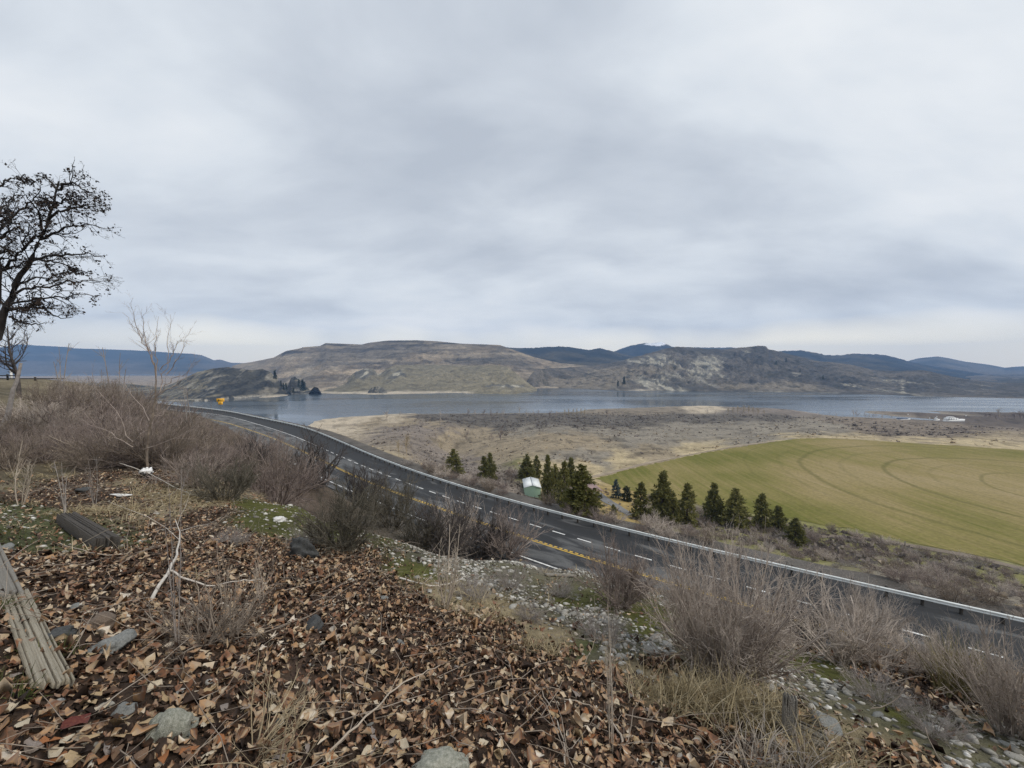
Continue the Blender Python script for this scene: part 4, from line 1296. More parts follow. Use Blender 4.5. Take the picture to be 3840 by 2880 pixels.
# ------------------------------------------------------------------ shed, carport and things on the flat
M['shed_green'] = noise_mat('shed_green', [(0.40, 0.58, 0.44), (0.45, 0.63, 0.49)], 1.5, rough=0.6)
M['roof_white'] = noise_mat('roof_white', [(0.74, 0.77, 0.77), (0.84, 0.86, 0.86)], 0.8, rough=0.5)
M['roof_brown'] = noise_mat('roof_brown', [(0.27, 0.185, 0.175), (0.33, 0.23, 0.215)], 1.0, rough=0.7)
M['white'] = simple_mat('white_gel', (0.80, 0.80, 0.78), 0.4)
M['navy'] = simple_mat('navy_cover', (0.06, 0.09, 0.16), 0.7)
M['glass_dark'] = simple_mat('glass_dark', (0.04, 0.045, 0.05), 0.15)
M['seam'] = simple_mat('seam_dark', (0.16, 0.19, 0.24), 0.5)
X0, X1, Y0, Y1, SK = 4.65, 10.6, 146.0, 157.0, -0.35
gz = float(Z(7.5, 150)) - 0.5
ez, rz = -44.9, -44.05
shed = tag(link('shed', None, loc=(X0, Y0, gz + CZ)), 'pale green metal shed with a white roof half hidden by a pine', 'shed')
o_ = np.array([X0, Y0, gz])


def quad_thick(name, pts, th, mat, parent, org):
    """a panel from four corners with thickness th along its normal"""
    p = np.array(pts, float)
    nn_ = unit(np.cross(p[1] - p[0], p[3] - p[0])) * th
    V_ = np.vstack([p, p - nn_]) - org
    return link(name, mesh(name, V_, [[0, 1, 2, 3], [7, 6, 5, 4], [0, 4, 5, 1], [1, 5, 6, 2], [2, 6, 7, 3], [3, 7, 4, 0]], mat), parent)


xm = (X0 + X1) / 2
wl = MB()
f_ = [[X0, Y0, gz], [X1, Y0, gz], [X1, Y0, ez], [xm, Y0, rz], [X0, Y0, ez]]
b_ = [[X0 + SK, Y1, gz], [X1 + SK, Y1, gz], [X1 + SK, Y1, ez], [xm + SK, Y1, rz], [X0 + SK, Y1, ez]]
V_ = np.array(f_ + b_) - o_
link('wall', mesh('wall', V_, [np.array([[0, 1, 2, 3, 4], [9, 8, 7, 6, 5]]), np.array([[0, 4, 9, 5], [1, 6, 7, 2]])], M['shed_green']), shed)
e1, e2 = 0.25, 0.05
quad_thick('roof_panel', [[X0 - e1, Y0 - e1, ez], [xm, Y0 - e1, rz + e2], [xm + SK, Y1 + e1, rz + e2], [X0 - e1 + SK, Y1 + e1, ez]], 0.05, M['roof_white'], shed, o_)
quad_thick('roof_panel', [[xm, Y0 - e1, rz + e2], [X1 + e1, Y0 - e1, ez], [X1 + e1 + SK, Y1 + e1, ez], [xm + SK, Y1 + e1, rz + e2]], 0.05, M['roof_white'], shed, o_)
link('ridge_cap', mesh('ridge_cap', np.array([[xm - 0.12, Y0 - 0.26, rz + 0.05], [xm + 0.12, Y0 - 0.26, rz + 0.05], [xm + SK + 0.12, Y1 + 0.26, rz + 0.05], [xm + SK - 0.12, Y1 + 0.26, rz + 0.05], [xm, Y0 - 0.26, rz + 0.11], [xm + SK, Y1 + 0.26, rz + 0.11]]) - o_, [[0, 4, 5, 3], [4, 1, 2, 5]], M['seam']), shed)

cp = at_depth(592.5, 497, 150)
cgz = float(Z(cp[0], cp[1]))
cpo = tag(link('carport', None, loc=(cp[0], cp[1], cgz + CZ)), 'open carport with a flat dusty pink roof beside the pines', 'carport')
hz = float(at_depth(596, 488.0, 150)[2]) - cgz
quad_thick('roof', [[-4.5, -2.6, hz - 0.1], [3.4, -2.6, hz - 0.2], [1.6, 4.2, hz + 0.45], [-5.5, 4.2, hz + 0.5]], 0.16, M['roof_brown'], cpo, np.zeros(3))
M['timber'] = noise_mat('timber', [(0.14, 0.125, 0.105), (0.26, 0.24, 0.205)], 4)
M['timber_dark'] = noise_mat('timber_dark', [(0.035, 0.03, 0.026), (0.075, 0.066, 0.057)], 4)
pmesh = MB().box((0, 0, hz / 2 - 0.35), (0.14, 0.14, hz + 0.2)).mesh('post', M['timber'])
for x, y in ((-4, -2.2), (2.9, -2.2), (1.2, 3.6), (-4.8, 3.6)):
    link('post', pmesh, cpo, (x, y, 0.1))
bq = at_depth(600, 497, 147)
bz = float(Z(bq[0], bq[1]))
tb = tag(link('picnic_table', None, loc=(bq[0], bq[1], bz + CZ), rot=(0, 0, 0.5)), 'dark picnic table beside the carport on the gravel drive', 'table')
link('tabletop', MB().box((0, 0, 0.76), (1.8, 0.8, 0.06)).mesh('tabletop', M['timber_dark']), tb)
for s_ in (-1, 1):
    link('seat', MB().box((0, 0.75 * s_, 0.45), (1.8, 0.28, 0.05)).mesh('seat', M['timber_dark']), tb)
    link('leg', MB().box((0.65 * s_, 0, 0.36), (0.08, 1.5, 0.08)).box((0.65 * s_, 0.3, 0.36), (0.08, 0.08, 0.78)).box((0.65 * s_, -0.3, 0.36), (0.08, 0.08, 0.78)).mesh('leg', M['timber_dark']), tb)


def post_at(px, py, d, h, wdt, mat, label, name='fence_post'):
    q = at_depth(px, py, d)
    z = float(Z(q[0], q[1]))
    mbp = MB().box((0, 0, h / 2 - 0.2), (wdt, wdt, h + 0.4)).box((0, 0, h + 0.02), (wdt * 1.15, wdt * 1.15, 0.05))
    return tag(link(name, mbp.mesh(name, mat), None, (q[0], q[1], z + CZ)), label, 'post')


post_at(625.3, 501, G(625.3, 501)[0][1], 1.6, 0.22, M['white'], 'white post in front of the round juniper')
post_at(881, 543, G(881, 543)[0][1], 1.5, 0.24, M['timber'], 'pale fence post beside the brown track, nearer the pines')
post_at(905, 546, G(905, 546)[0][1], 1.3, 0.2, M['timber'], 'pale fence post beside the brown track, farther along it')
post_at(838, 556, G(838, 556)[0][1], 1.7, 0.22, M['post'], 'dark fence post at the edge of the grey brush')


def boat(px, py, d, length, height, label, cabin=True, cover=None, rot=0.0):
    q = at_depth(px, py, d); z = float(Z(q[0], q[1]))
    b = tag(link('boat', None, loc=(q[0], q[1], z + CZ), rot=(0, 0, rot)), label, 'boat')
    n_ = 12
    xs = np.linspace(-0.5, 0.5, n_) * length
    u_ = np.linspace(0, 1, n_)
    beam = length * 0.13 * np.clip(np.sin(np.pi * (0.12 + 0.88 * (1 - u_))) ** 0.6, 0.02, 1)
    sheer = height * (0.42 + 0.16 * u_ ** 2)
    V_ = []
    for x, w_, s_ in zip(xs, beam, sheer):
        V_ += [[x, -w_, s_], [x, -w_ * 0.75, 0.02], [x, w_ * 0.75, 0.02], [x, w_, s_]]
    q_ = [[i * 4 + j, (i + 1) * 4 + j, (i + 1) * 4 + j + 1, i * 4 + j + 1] for i in range(n_ - 1) for j in range(3)]
    q_ += [[i * 4 + 3, (i + 1) * 4 + 3, (i + 1) * 4, i * 4] for i in range(n_ - 1)] + [[0, 1, 2, 3]]
    link('hull', mesh('hull', V_, q_, M['white']), b)
    if cabin:
        for cx_, L_, h0, h1, w_ in ((-0.08, 0.62, 0.45, 0.78, 0.19), (-0.12, 0.36, 0.78, 1.0, 0.15)):
            W_ = length * w_ / 2
            a, c_ = cx_ * length - L_ * length / 2, cx_ * length + L_ * length / 2
            V_ = [[a, -W_, h0 * height], [c_, -W_, h0 * height], [c_, W_, h0 * height], [a, W_, h0 * height], [a + 0.03 * length, -W_ * .9, h1 * height], [c_ - 0.09 * length, -W_ * .9, h1 * height], [c_ - 0.09 * length, W_ * .9, h1 * height], [a + 0.03 * length, W_ * .9, h1 * height]]
            cb = link('cabin', mesh('cabin', V_, [[0, 3, 2, 1], [4, 5, 6, 7], [0, 1, 5, 4], [1, 2, 6, 5], [2, 3, 7, 6], [3, 0, 4, 7]], M['white']), b)
            for k in range(4):
                wx_ = a + (0.14 + 0.19 * k) * (c_ - a)
                link('window', MB().box((wx_, -W_ * 0.965, (h0 + h1) / 2 * height), (0.10 * (c_ - a), 0.10, (h1 - h0) * height * 0.45)).mesh('window', M['glass_dark']), cb)
    if cover:
        m_ = MB()
        for i in range(6):
            x = (-0.36 + i * 0.12) * length
            m_.box((x, 0, height * 0.62), (length * 0.125, length * 0.2, height * (0.34 + 0.08 * math.sin(i))))
        link('cover', m_.mesh('cover', cover), b)
    return b


boat(953, 424, 640, 33, 8.5, 'long white cabin boat aground on the brown flat beside the inlet')
boat(936.6, 421.6, 650, 9, 6.0, 'small white boat between the covered boat and the long white boat', cabin=True)
boat(903, 421.4, 640, 21, 3.6, 'low boat under a blue cover at the mouth of the inlet', cabin=False, cover=M['navy'])
buoy = MB()
for s_ in range(1):
    pass


def blob_mesh(name, mat, seed, sub=2, flat=0.7, rough=0.25, freq=1.3, smooth=True):
    """an irregular stone: subdivided icosphere pushed about by noise, some sides cut flat"""
    import bmesh
    bm = bmesh.new()
    bmesh.ops.create_icosphere(bm, subdivisions=sub, radius=1.0)
    me_ = bpy.data.meshes.new(name)
    bm.to_mesh(me_); bm.free()
    n_ = len(me_.vertices)
    co = np.empty(n_ * 3, np.float32)
    me_.vertices.foreach_get('co', co)
    co = co.reshape(-1, 3).astype(float)
    r_ = np.random.default_rng(seed)
    for _ in range(5):
        ax = unit(r_.normal(size=3)); h = r_.uniform(0.55, 0.85)
        dd = co @ ax
        m_ = dd > h
        co[m_] -= ax[None] * (dd[m_] - h)[:, None] * 0.85
    f1 = fbm(co[:, 0] * freq + 9 + seed, co[:, 1] * freq + co[:, 2] * freq * 1.7, 4, seed)
    co *= (1 + rough * f1)[:, None]
    co *= np.array([1, r_.uniform(0.65, 0.9), flat])
    me_.vertices.foreach_set('co', co.astype(np.float32).ravel())
    if smooth:
        me_.polygons.foreach_set('use_smooth', np.ones(len(me_.polygons), bool))
    me_.materials.append(mat)
    me_.update()
    return me_


bm_ = blob_mesh('buoy', M['white'], 5, 2, 0.9, 0.03)
for px, py, l in ((929.6, 418.7, 'white buoy beside the small white boat, at the end of the inlet'), (936.8, 416.8, 'white buoy just behind the small white boat'), (966, 416.2, 'white buoy near the second inlet, farthest from the boats'), (908, 414.8, 'white buoy on the first mud spit')):
    q = G(px, py)[0]
    tag(link('buoy', bm_, None, q + UP + np.array([0, 0, 0.6]), None, 1.1), l, 'buoy', 'white buoys around the boats')

# ------------------------------------------------------------------ conifers


def needle_cloud(rng, centres, outward, size, per):
    """spiky clumps of needle blades round each centre -> verts, tris, tint"""
    N = len(centres)
    c = np.repeat(centres, per, 0)
    o = np.repeat(outward, per, 0)
    d = unit(rng.normal(size=c.shape) + 0.7 * o + np.array([0, 0, 0.35]))
    s = (np.repeat(size, per) * rng.uniform(0.6, 1.25, len(c)))[:, None]
    side = unit(np.cross(d, rng.normal(size=c.shape)))
    p0 = c + rng.normal(size=c.shape) * s * 0.22
    V = np.stack([p0 - side * s * 0.30, p0 + side * s * 0.30, p0 + d * s], 1).reshape(-1, 3)
    tint = np.repeat(np.repeat(rng.random(N), per) * 0.8 + rng.random(N * per) * 0.2, 3)
    return V, np.arange(len(V)).reshape(-1, 3), tint


def conifer(name, seed, H, R, shape, mat, bark, clump=0.42, dens=1.0, gap=0.3):
    r = np.random.default_rng(seed)
    C_, O_, S_ = [], [], []
    nb = int(H * 7 * dens)
    bp, bd, bl = [], [], []
    hs = np.sort(r.uniform(0.06, 0.985, nb))
    lob = r.uniform(0.75, 1.15, 8)
    for h in hs:
        az = r.uniform(0, 2 * math.pi)
        rad = R * np.interp(h, [p[0] for p in shape], [p[1] for p in shape]) * r.uniform(1 - gap, 1.12) * lob[int(h * 7.99)]
        dv = np.array([math.cos(az), math.sin(az), 0.25 - 0.55 * (1 - h) + 0.5 * max(0, h - 0.8)])
        bp.append([0, 0, h * H]); bd.append(dv); bl.append(rad)
        m_ = max(2, int(rad / clump * 1.5))
        for k in range(m_):
            f = 0.32 + 0.68 * (k + r.random()) / m_
            C_.append(np.array([0, 0, h * H]) + unit(dv) * rad * f + r.normal(size=3) * clump * 0.35)
            O_.append(unit(dv)); S_.append(clump * r.uniform(0.7, 1.2))
    V, T, tint = needle_cloud(r, np.array(C_), np.array(O_), np.array(S_), 9)
    root = link(name, None)
    cr_ = link('crown', mesh('crown', V, T, mat, False, {'tint': tint}), root)
    P1, R1 = grow(r, np.array(bp), np.array(bd), np.array(bl) * 0.8, np.full(len(bl), 0.035), 3, 0.05, 0.02)
    zt = np.linspace(-0.5, H * 0.97, 9)
    P0 = np.stack([0.06 * np.sin(zt), 0.06 * np.cos(zt * 0.7), zt], -1)[None]
    R0 = np.linspace(0.019 * H + 0.05, 0.02, 9)[None]
    v0, q0 = tubes(P0, R0, 7); v1, q1 = tubes(P1, R1, 3)
    link('trunk', mesh('trunk', np.vstack([v0, v1]), np.vstack([q0, q1 + len(v0)]), bark, True), root)
    return root


PSH = [(0, 0.55), (0.08, 0.88), (0.25, 1.0), (0.5, 0.76), (0.75, 0.44), (0.9, 0.20), (1.0, 0.03)]
SSH = [(0, 0.9), (0.1, 1.0), (0.5, 0.7), (0.8, 0.35), (1.0, 0.03)]
JSH = [(0, 0.75), (0.3, 1.0), (0.7, 0.8), (0.9, 0.45), (1.0, 0.1)]
PROTO_P = [conifer('pine_tree', 11 + k, 15.0, 4.0 + 0.3 * k, PSH, M['pine'], M['pine_bark'], 0.60 + 0.06 * k, (1.75, 1.5, 1.65)[k], (0.22, 0.38, 0.3)[k]) for k in range(3)]
used = [False] * 3


def place(proto, k, flags, loc, sc, rz, label, cat, group):
    o = proto[k] if not flags[k] else copy_tree(proto[k])
    flags[k] = True
    o.location = tuple(float(v) for v in loc); o.scale = tuple(float(v) for v in sc); o.rotation_euler = (0, 0, rz)
    return tag(o, label, cat, group)


PINES = [(453.5, 449, 475, 8, 'lone pine beside the rail, nearer the water, left of every other pine'), (484, 455.5, 481, 7, 'bushy pine, lower left one of a touching pair on the scrub slope'), (490, 453, 480, 6, 'slimmer pine behind the bushy one of a touching pair'),
         (527, 454, 478, 7.5, 'pine directly behind the green shed'), (536.5, 455, 477, 6, 'slim pine behind the shed, between two taller pines'), (547.5, 455.5, 499, 6.5, 'thin see-through pine covering the right side of the green shed'), (555, 464, 490, 6.5, 'shaded pine in the gap beside the thin shed pine'),
         (564, 460, 505, 9.5, 'dark dense pine in the middle of the shed group'), (571, 458, 489, 7, 'pine top showing between the dark pine and the biggest pine'), (581.6, 463, 511, 15, 'broad pine covering the side of the pink carport roof'),
         (640.6, 481, 520, 10, 'pine beside the juniper, first of the roadside row'), (662.6, 471.7, 521, 12, 'tallest pine of the roadside row'), (673, 492, 524, 8, 'low pine squeezed in front of the tallest pine'), (687, 482, 526, 12.5, 'wide pine after the tallest one in the roadside row'),
         (713.5, 483, 522, 9, 'pine standing clear against the green field, first past the gap'), (735, 488, 527, 11.5, 'bushy pine against the green field, second past the gap'), (761.5, 492.6, 529, 10, 'pine near the end of the row, in front of the field'), (778, 505.6, 532, 8, 'short pine between the last two big pines'), (795, 517, 545, 10, 'last pine of the row, beside the brown track'), (613.4, 503.5, 514.5, 4, 'small bright young pine below the gravel drive')]
for n_, (px, yt, yb, hw, lab) in enumerate(PINES):
    q = G(px, yb)[0]
    H = (yb - yt) / 400 * q[1] * 1.04
    Rr = hw / 400 * q[1]
    k = n_ % 3
    place(PROTO_P, k, used, q + UP - np.array([0, 0, 0.3]), (Rr / (4.0 + 0.3 * k) * rng.uniform(1.1, 1.35), Rr / (4.0 + 0.3 * k) * rng.uniform(1.1, 1.35), H / 15), rng.uniform(0, 6), lab, 'pine tree', 'pines on the flat below the road')
for px, yt, yb, hw, mat, shp, lab, nm in ((616, 479, 498, 6.5, 'spruce', SSH, 'blue grey spruce beside the gravel drive', 'spruce_tree'), (626.5, 486, 501, 5.5, 'juniper', JSH, 'dark round juniper next to the blue spruce', 'juniper_tree')):
    q = G(px, yb)[0]
    H = (yb - yt) / 400 * q[1]; Rr = hw / 400 * q[1]
    o = conifer(nm, 55 + len(nm), H, Rr, shp, M[mat], M['pine_bark'], 0.36, 2.2, 0.12)
    o.location = tuple(q + UP)
    tag(o, lab, nm.split('_')[0] + ' tree')
# little conifers on the far shore (single meshes, a few pixels each)
v_, t_, ti_ = needle_cloud(np.random.default_rng(3), np.stack([np.random.default_rng(4).normal(size=70) * 0.9, np.random.default_rng(5).normal(size=70) * 0.9, np.linspace(0.8, 9.5, 70)], -1) * np.stack([np.linspace(1.6, 0.15, 70), np.linspace(1.6, 0.15, 70), np.ones(70)], -1), np.tile([0, 0, 1.0], (70, 1)), np.full(70, 1.5), 5)
far_con = mesh('far_conifer', v_, t_, M['juniper'], False, {'tint': ti_})
HEAD = [(275, 378.5, 9, 1240), (281, 386, 6, 1240), (283.5, 389.5, 7, 1240), (286, 389.5, 7, 1240), (299, 386.5, 8, 1330), (302.6, 389.5, 11, 1345), (304.5, 390, 9, 1345), (293.5, 392.5, 5, 1330), (433, 391.5, 4, 1560), (449, 391, 3.5, 1560), (456.5, 391, 5, 1560), (460.5, 391.5, 4, 1560), (618, 386, 6, 1600), (624, 384, 8, 1650), (823, 379, 4, 1500), (776, 364.5, 4, 1900), (786, 362, 4, 1900), (880, 392, 3, 1480), (800, 372, 3, 1700)]
HL = ['conifer high on the headland cliff edge', 'conifer at the notch below the headland cliff', 'conifer in the notch between headland and rock knob, left one', 'conifer in the notch against the rock knob', 'conifer on the slope of the pointed knob', 'tallest conifer at the tip of the headland', 'conifer touching the tallest one at the tip', 'small conifer under the pointed knob', 'lone conifer on the far beach', 'first conifer on the far rock ledge', 'tallest conifer on the far rock ledge', 'last conifer on the far rock ledge', 'conifer on the bare grey slope, left one of two', 'conifer beside the pale cliff base, right one of two', 'lone dark conifer on the grey hillside', 'conifer near the hill crest, left one of two', 'conifer near the hill crest, right one of two', 'tiny conifer low on the cliff hill', 'tiny conifer in the middle of the cliff hill']
for (px, py, hh, d), lab in zip(HEAD, HL):
    q = at_depth(px, py, d)
    H = hh / 400 * d
    o = link('conifer_tree', far_con, None, q + UP - np.array([0, 0, H * 0.12]), (0, 0, rng.uniform(0, 6)), (H / 11 * rng.uniform(0.7, 1.0), H / 11 * 0.9, H / 10))
    tag(o, lab, 'conifer', 'small conifers across the water')

# ------------------------------------------------------------------ bare shrubs and trees


def bare_shrub(name, seed, n, H, spread, kids, twigs, mat, r0=0.008, wig=0.10, up=0.06, ratio=0.5, tr=0.45, base=0.10, K=7, lean=(0, 0), tmin=0.25, tipr=0.45, inner=0.15):
    r = np.random.default_rng(seed)
    a = r.uniform(0, 2 * math.pi, n); rad = base * H * np.sqrt(r.random(n))
    b = np.stack([rad * np.cos(a), rad * np.sin(a), np.full(n, -0.05 * H)], -1)
    inc = spread * np.sqrt(r.uniform(inner, 1, n))
    a2 = a + r.normal(size=n) * 0.5
    d = np.stack([np.sin(inc) * np.cos(a2) + lean[0], np.sin(inc) * np.sin(a2) + lean[1], np.cos(inc)], -1)
    P0, R0 = grow(r, b, d, H * r.uniform(0.6, 1.08, n), r0 * r.uniform(0.6, 1.3, n), K, wig, up, 0.35)
    P1, R1 = branch(r, P0, R0, kids, tmin, 0.98, 0.3, 0.95, ratio, 4, wig * 1.2, up, 0.6, 0.4)
    v0, q0 = tubes(P0, R0, 4); v1, q1 = tubes(P1, R1, 3)
    root = link(name, None)
    link('stems', mesh('stems', np.vstack([v0, v1]), np.vstack([q0, q1 + len(v0)]), mat, True), root)
    if twigs:
        P2, R2 = branch(r, P1, R1, twigs, 0.15, 1.0, 0.35, 1.0, tr, 3, wig * 1.4, up, 0.75, tipr)
        v2, q2 = tubes(P2, R2, 3)
        o = link('twigs', mesh('twigs', v2, q2, mat, True), root)
        o['kind'] = 'stuff'
    return root


SH = {}
SH['willow'] = [bare_shrub('bare_shrub', 301, 125, 1.0, 0.85, 12, 4, M['twig_grey'], 0.0088, 0.085, 0.05, 0.42, 0.42, 0.13),
                bare_shrub('bare_shrub', 302, 80, 1.0, 0.80, 10, 4, M['twig_grey'], 0.0090, 0.10, 0.06, 0.42, 0.42, 0.12)]
SH['sage'] = [bare_shrub('sagebrush', 311, 42, 1.0, 1.15, 11, 9, M['twig_olive'], 0.014, 0.16, 0.10, 0.42, 0.40, 0.10),
              bare_shrub('sagebrush', 312, 40, 1.0, 1.0, 11, 9, M['twig_olive'], 0.014, 0.16, 0.08, 0.45, 0.40, 0.09, lean=(0.35, 0))]
SH['purple'] = [bare_shrub('bare_shrub', 321, 40, 1.0, 1.05, 9, 6, M['twig_purple'], 0.0125, 0.14, 0.06, 0.48, 0.45, 0.10),
                bare_shrub('bare_shrub', 322, 44, 1.0, 1.2, 9, 6, M['twig_purple'], 0.0125, 0.15, 0.07, 0.45, 0.45, 0.12)]
SH['grey'] = [bare_shrub('bare_shrub', 331, 44, 1.0, 1.0, 9, 5, M['twig_grey'], 0.015, 0.17, 0.08, 0.45, 0.42, 0.10),
              bare_shrub('bare_shrub', 332, 40, 1.0, 1.2, 9, 5, M['twig_grey'], 0.015, 0.18, 0.08, 0.45, 0.42, 0.10)]
SH['brown'] = [bare_shrub('bare_shrub', 341, 40, 1.0, 1.1, 9, 6, M['twig_brown'], 0.0125, 0.15, 0.06, 0.45, 0.42, 0.12),
               bare_shrub('bare_shrub', 342, 36, 1.0, 0.9, 9, 6, M['twig_brown'], 0.0125, 0.15, 0.06, 0.45, 0.42, 0.10)]
SH['dark'] = [bare_shrub('bare_shrub', 351, 28, 1.0, 1.0, 10, 8, M['twig_dark'], 0.018, 0.18, 0.08, 0.5, 0.42, 0.08),
              bare_shrub('bare_shrub', 352, 26, 1.0, 1.15, 10, 8, M['twig_dark'], 0.018, 0.18, 0.08, 0.5, 0.42, 0.08, lean=(0.4, 0))]
SH['sapling'] = [bare_shrub('sapling', 361, 7, 1.0, 0.62, 8, 5, M['twig_pale'], 0.013, 0.06, 0.05, 0.38, 0.40, 0.02),
                 bare_shrub('sapling', 362, 4, 1.0, 0.5, 8, 4, M['twig_pale'], 0.013, 0.06, 0.05, 0.36, 0.40, 0.02),
                 bare_shrub('sapling', 363, 3, 1.0, 0.16, 7, 3, M['bark_grey'], 0.012, 0.05, 0.05, 0.30, 0.40, 0.02)]
SH['dense'] = [bare_shrub('bare_shrub', 391, 62, 1.0, 1.05, 11, 7, M['twig_purple'], 0.012, 0.13, 0.07, 0.45, 0.42, 0.11)]
SH['weed'] = [bare_shrub('dead_weed', 381, 16, 1.0, 1.15, 6, 3, M['twig_straw'], 0.010, 0.09, 0.02, 0.45, 0.45, 0.08, lean=(0.7, 0.1)),
              bare_shrub('dead_weed', 382, 22, 1.0, 1.1, 6, 4, M['twig_brown'], 0.012, 0.13, 0.02, 0.5, 0.45, 0.12)]
SH['ghost'] = [bare_shrub('grey_bush', 371, 60, 1.0, 1.15, 9, 7, M['bark_grey'], 0.0085, 0.15, 0.05, 0.40, 0.45, 0.2)]
USED = {k: [False] * len(v) for k, v in SH.items()}


def shrub(kind, px, py, h_px, label, w=1.0, k=None, group=None, cat='shrub', d=None, rz=None, sink=0.0):
    q = G(px, py)[0] if d is None else at_depth(px, py, d)
    if d is not None: q[2] = Z(q[0], q[1])
    Hh = h_px / 400 * q[1] * (1.0 if cat != 'shrub' else 0.93)
    k = int(rng.integers(len(SH[kind]))) if k is None else k
    return place(SH[kind], k, USED[kind], q + UP - np.array([0, 0, sink]), (Hh * w, Hh * w, Hh), rng.uniform(0, 6.2) if rz is None else rz, label, cat, group)


shrub('willow', 722, 676, 160, 'big pale grey many stemmed shrub on the middle bank', 0.78, 0)
shrub('dark', 800, 642, 62, 'shadowed dark bare shrub tucked behind the right side of the big pale shrub', 0.8, 1)
shrub('dense', 617, 606, 80, 'rounded purple grey bare shrub in front of the yellow centre line', 0.66, 0)
shrub('grey', 842, 662, 88, 'tangled grey bare shrub past the big pale shrub, before the guardrail', 0.85, 0)
shrub('grey', 880, 668, 62, 'lower grey bare shrub in front of the tangled one, at the leafy edge', 0.95, 1)
shrub('willow', 872, 640, 62, 'bare shrub standing close behind the tangled grey shrub', 0.8, 1)
shrub('willow', 1014, 735, 125, 'tall bare shrub cut by the frame at the lower right corner', 0.85, 1)
shrub('grey', 925, 672, 48, 'small grey bare shrub beside the tuft of long grass', 0.9, 0)
shrub('grey', 965, 690, 70, 'wispy grey bare shrub between the grass tuft and the corner shrub', 0.7, 1)
shrub('sage', 342, 549, 84, 'tall olive brown sagebrush leaning beside the road, next to the dark rotten stump', 0.80, 1)
shrub('sage', 392, 527, 62, 'olive brown sagebrush just right of the tall leaning one', 0.8, 0)
shrub('dark', 322, 486, 62, 'dark dense bush hanging over the near lane', 0.85, 1)
shrub('dark', 366, 508, 54, 'dark twiggy bush between the two olive sagebrushes', 0.8, 0)
shrub('purple', 277, 504, 84, 'reddish purple bare shrub on the moss with thick pale stems', 0.78, 1)
shrub('sage', 226, 500, 54, 'dull sagebrush on the moss nearer than the reddish shrub', 0.95, 0)
shrub('purple', 196, 487, 50, 'purple bare shrub behind the white splashed stone', 0.9, 0)
shrub('dark', 242, 470, 40, 'blackish brush between the purple shrub and the road', 1.1, 1)
shrub('purple', 262, 462, 36, 'purple brush on the bank edge above the reddish shrub', 1.1, 1)
shrub('dark', 447, 556, 72, 'dark twisted bush at the left of the roadside clump', 0.8, 0)
shrub('dark', 476, 558, 60, 'dark twisted bush in the middle of the roadside clump', 0.95, 1)
shrub('purple', 506, 556, 62, 'purple grey bush at the right of the roadside clump', 0.85, 0)
shrub('grey', 460, 552, 70, 'grey upright bush inside the roadside clump', 0.6, 0)
shrub('sage', 420, 548, 48, 'olive bush at the near end of the roadside clump, by the white edge line', 0.9, 0)
shrub('weed', 225, 638, 80, 'tangle of thin reddish dead stems right of the white fallen branch', 1.0, 1, cat='dead weed')
shrub('weed', 272, 775, 110, 'sprawling pale brown weed stalks at the bottom left of centre', 1.0, 0, cat='dead weed')
shrub('sapling', 445, 608, 86, 'pale slender sapling with straight twigs on the gravel edge', 0.75, 0, cat='sapling')
shrub('sapling', 178, 650, 190, 'thin upright brown sapling beside the white fallen branch', 0.28, 2, cat='sapling')
shrub('sapling', 226, 628, 108, 'thin pale sapling farther back than the white fallen branch', 0.35, 1, cat='sapling')
shrub('sapling', 612, 752, 190, 'slender grey brown sapling rising out of the leaves, bottom centre', 0.30, 1, cat='sapling')
shrub('weed', 255, 752, 95, 'pale leaning dead weed stalks in the leaves, bottom left of centre', 0.9, 0, cat='dead weed', rz=0.3)
shrub('sapling', 262, 600, 60, 'short twiggy dead weed beside the white fallen branch', 0.8, 1, cat='dead weed')
shrub('weed', 203, 645, 66, 'tangle of brown dead twigs right behind the thin sapling', 1.0, 1, cat='dead weed')
shrub('sapling', 65, 518, 60, 'dark thin sapling in the grass at the far left', 0.7, 2, cat='sapling')
shrub('sapling', 20, 505, 75, 'twiggy sapling at the left edge above the fallen log', 0.8, 1, cat='sapling')
shrub('sapling', 95, 510, 55, 'dark straight sapling in the leaves behind the fallen log', 0.6, 2, cat='sapling')
for px, py, hp, l in ((475, 598, 30, 'pale grey low bush on the gravel beside the slender sapling'), (510, 588, 26, 'pale grey low bush on the gravel below the roadside clump'), (600, 640, 34, 'pale grey dead bush on the gravel left of the big shrub'), (530, 620, 22, 'small pale grey bush at the edge of the leaves and gravel'), (880, 702, 38, 'pale grey dead bush right of the wooden stake, upper one'), (935, 735, 36, 'pale grey dead bush low on the right among the stones'), (232, 545, 22, 'silvery low bush below the reddish shrub'), (305, 545, 26, 'silvery low bush beside the dark rotten stump'), (560, 595, 22, 'grey low bush between the stones under the purple grey shrub')):
    shrub('ghost', px, py, hp, l, 1.1, 0)
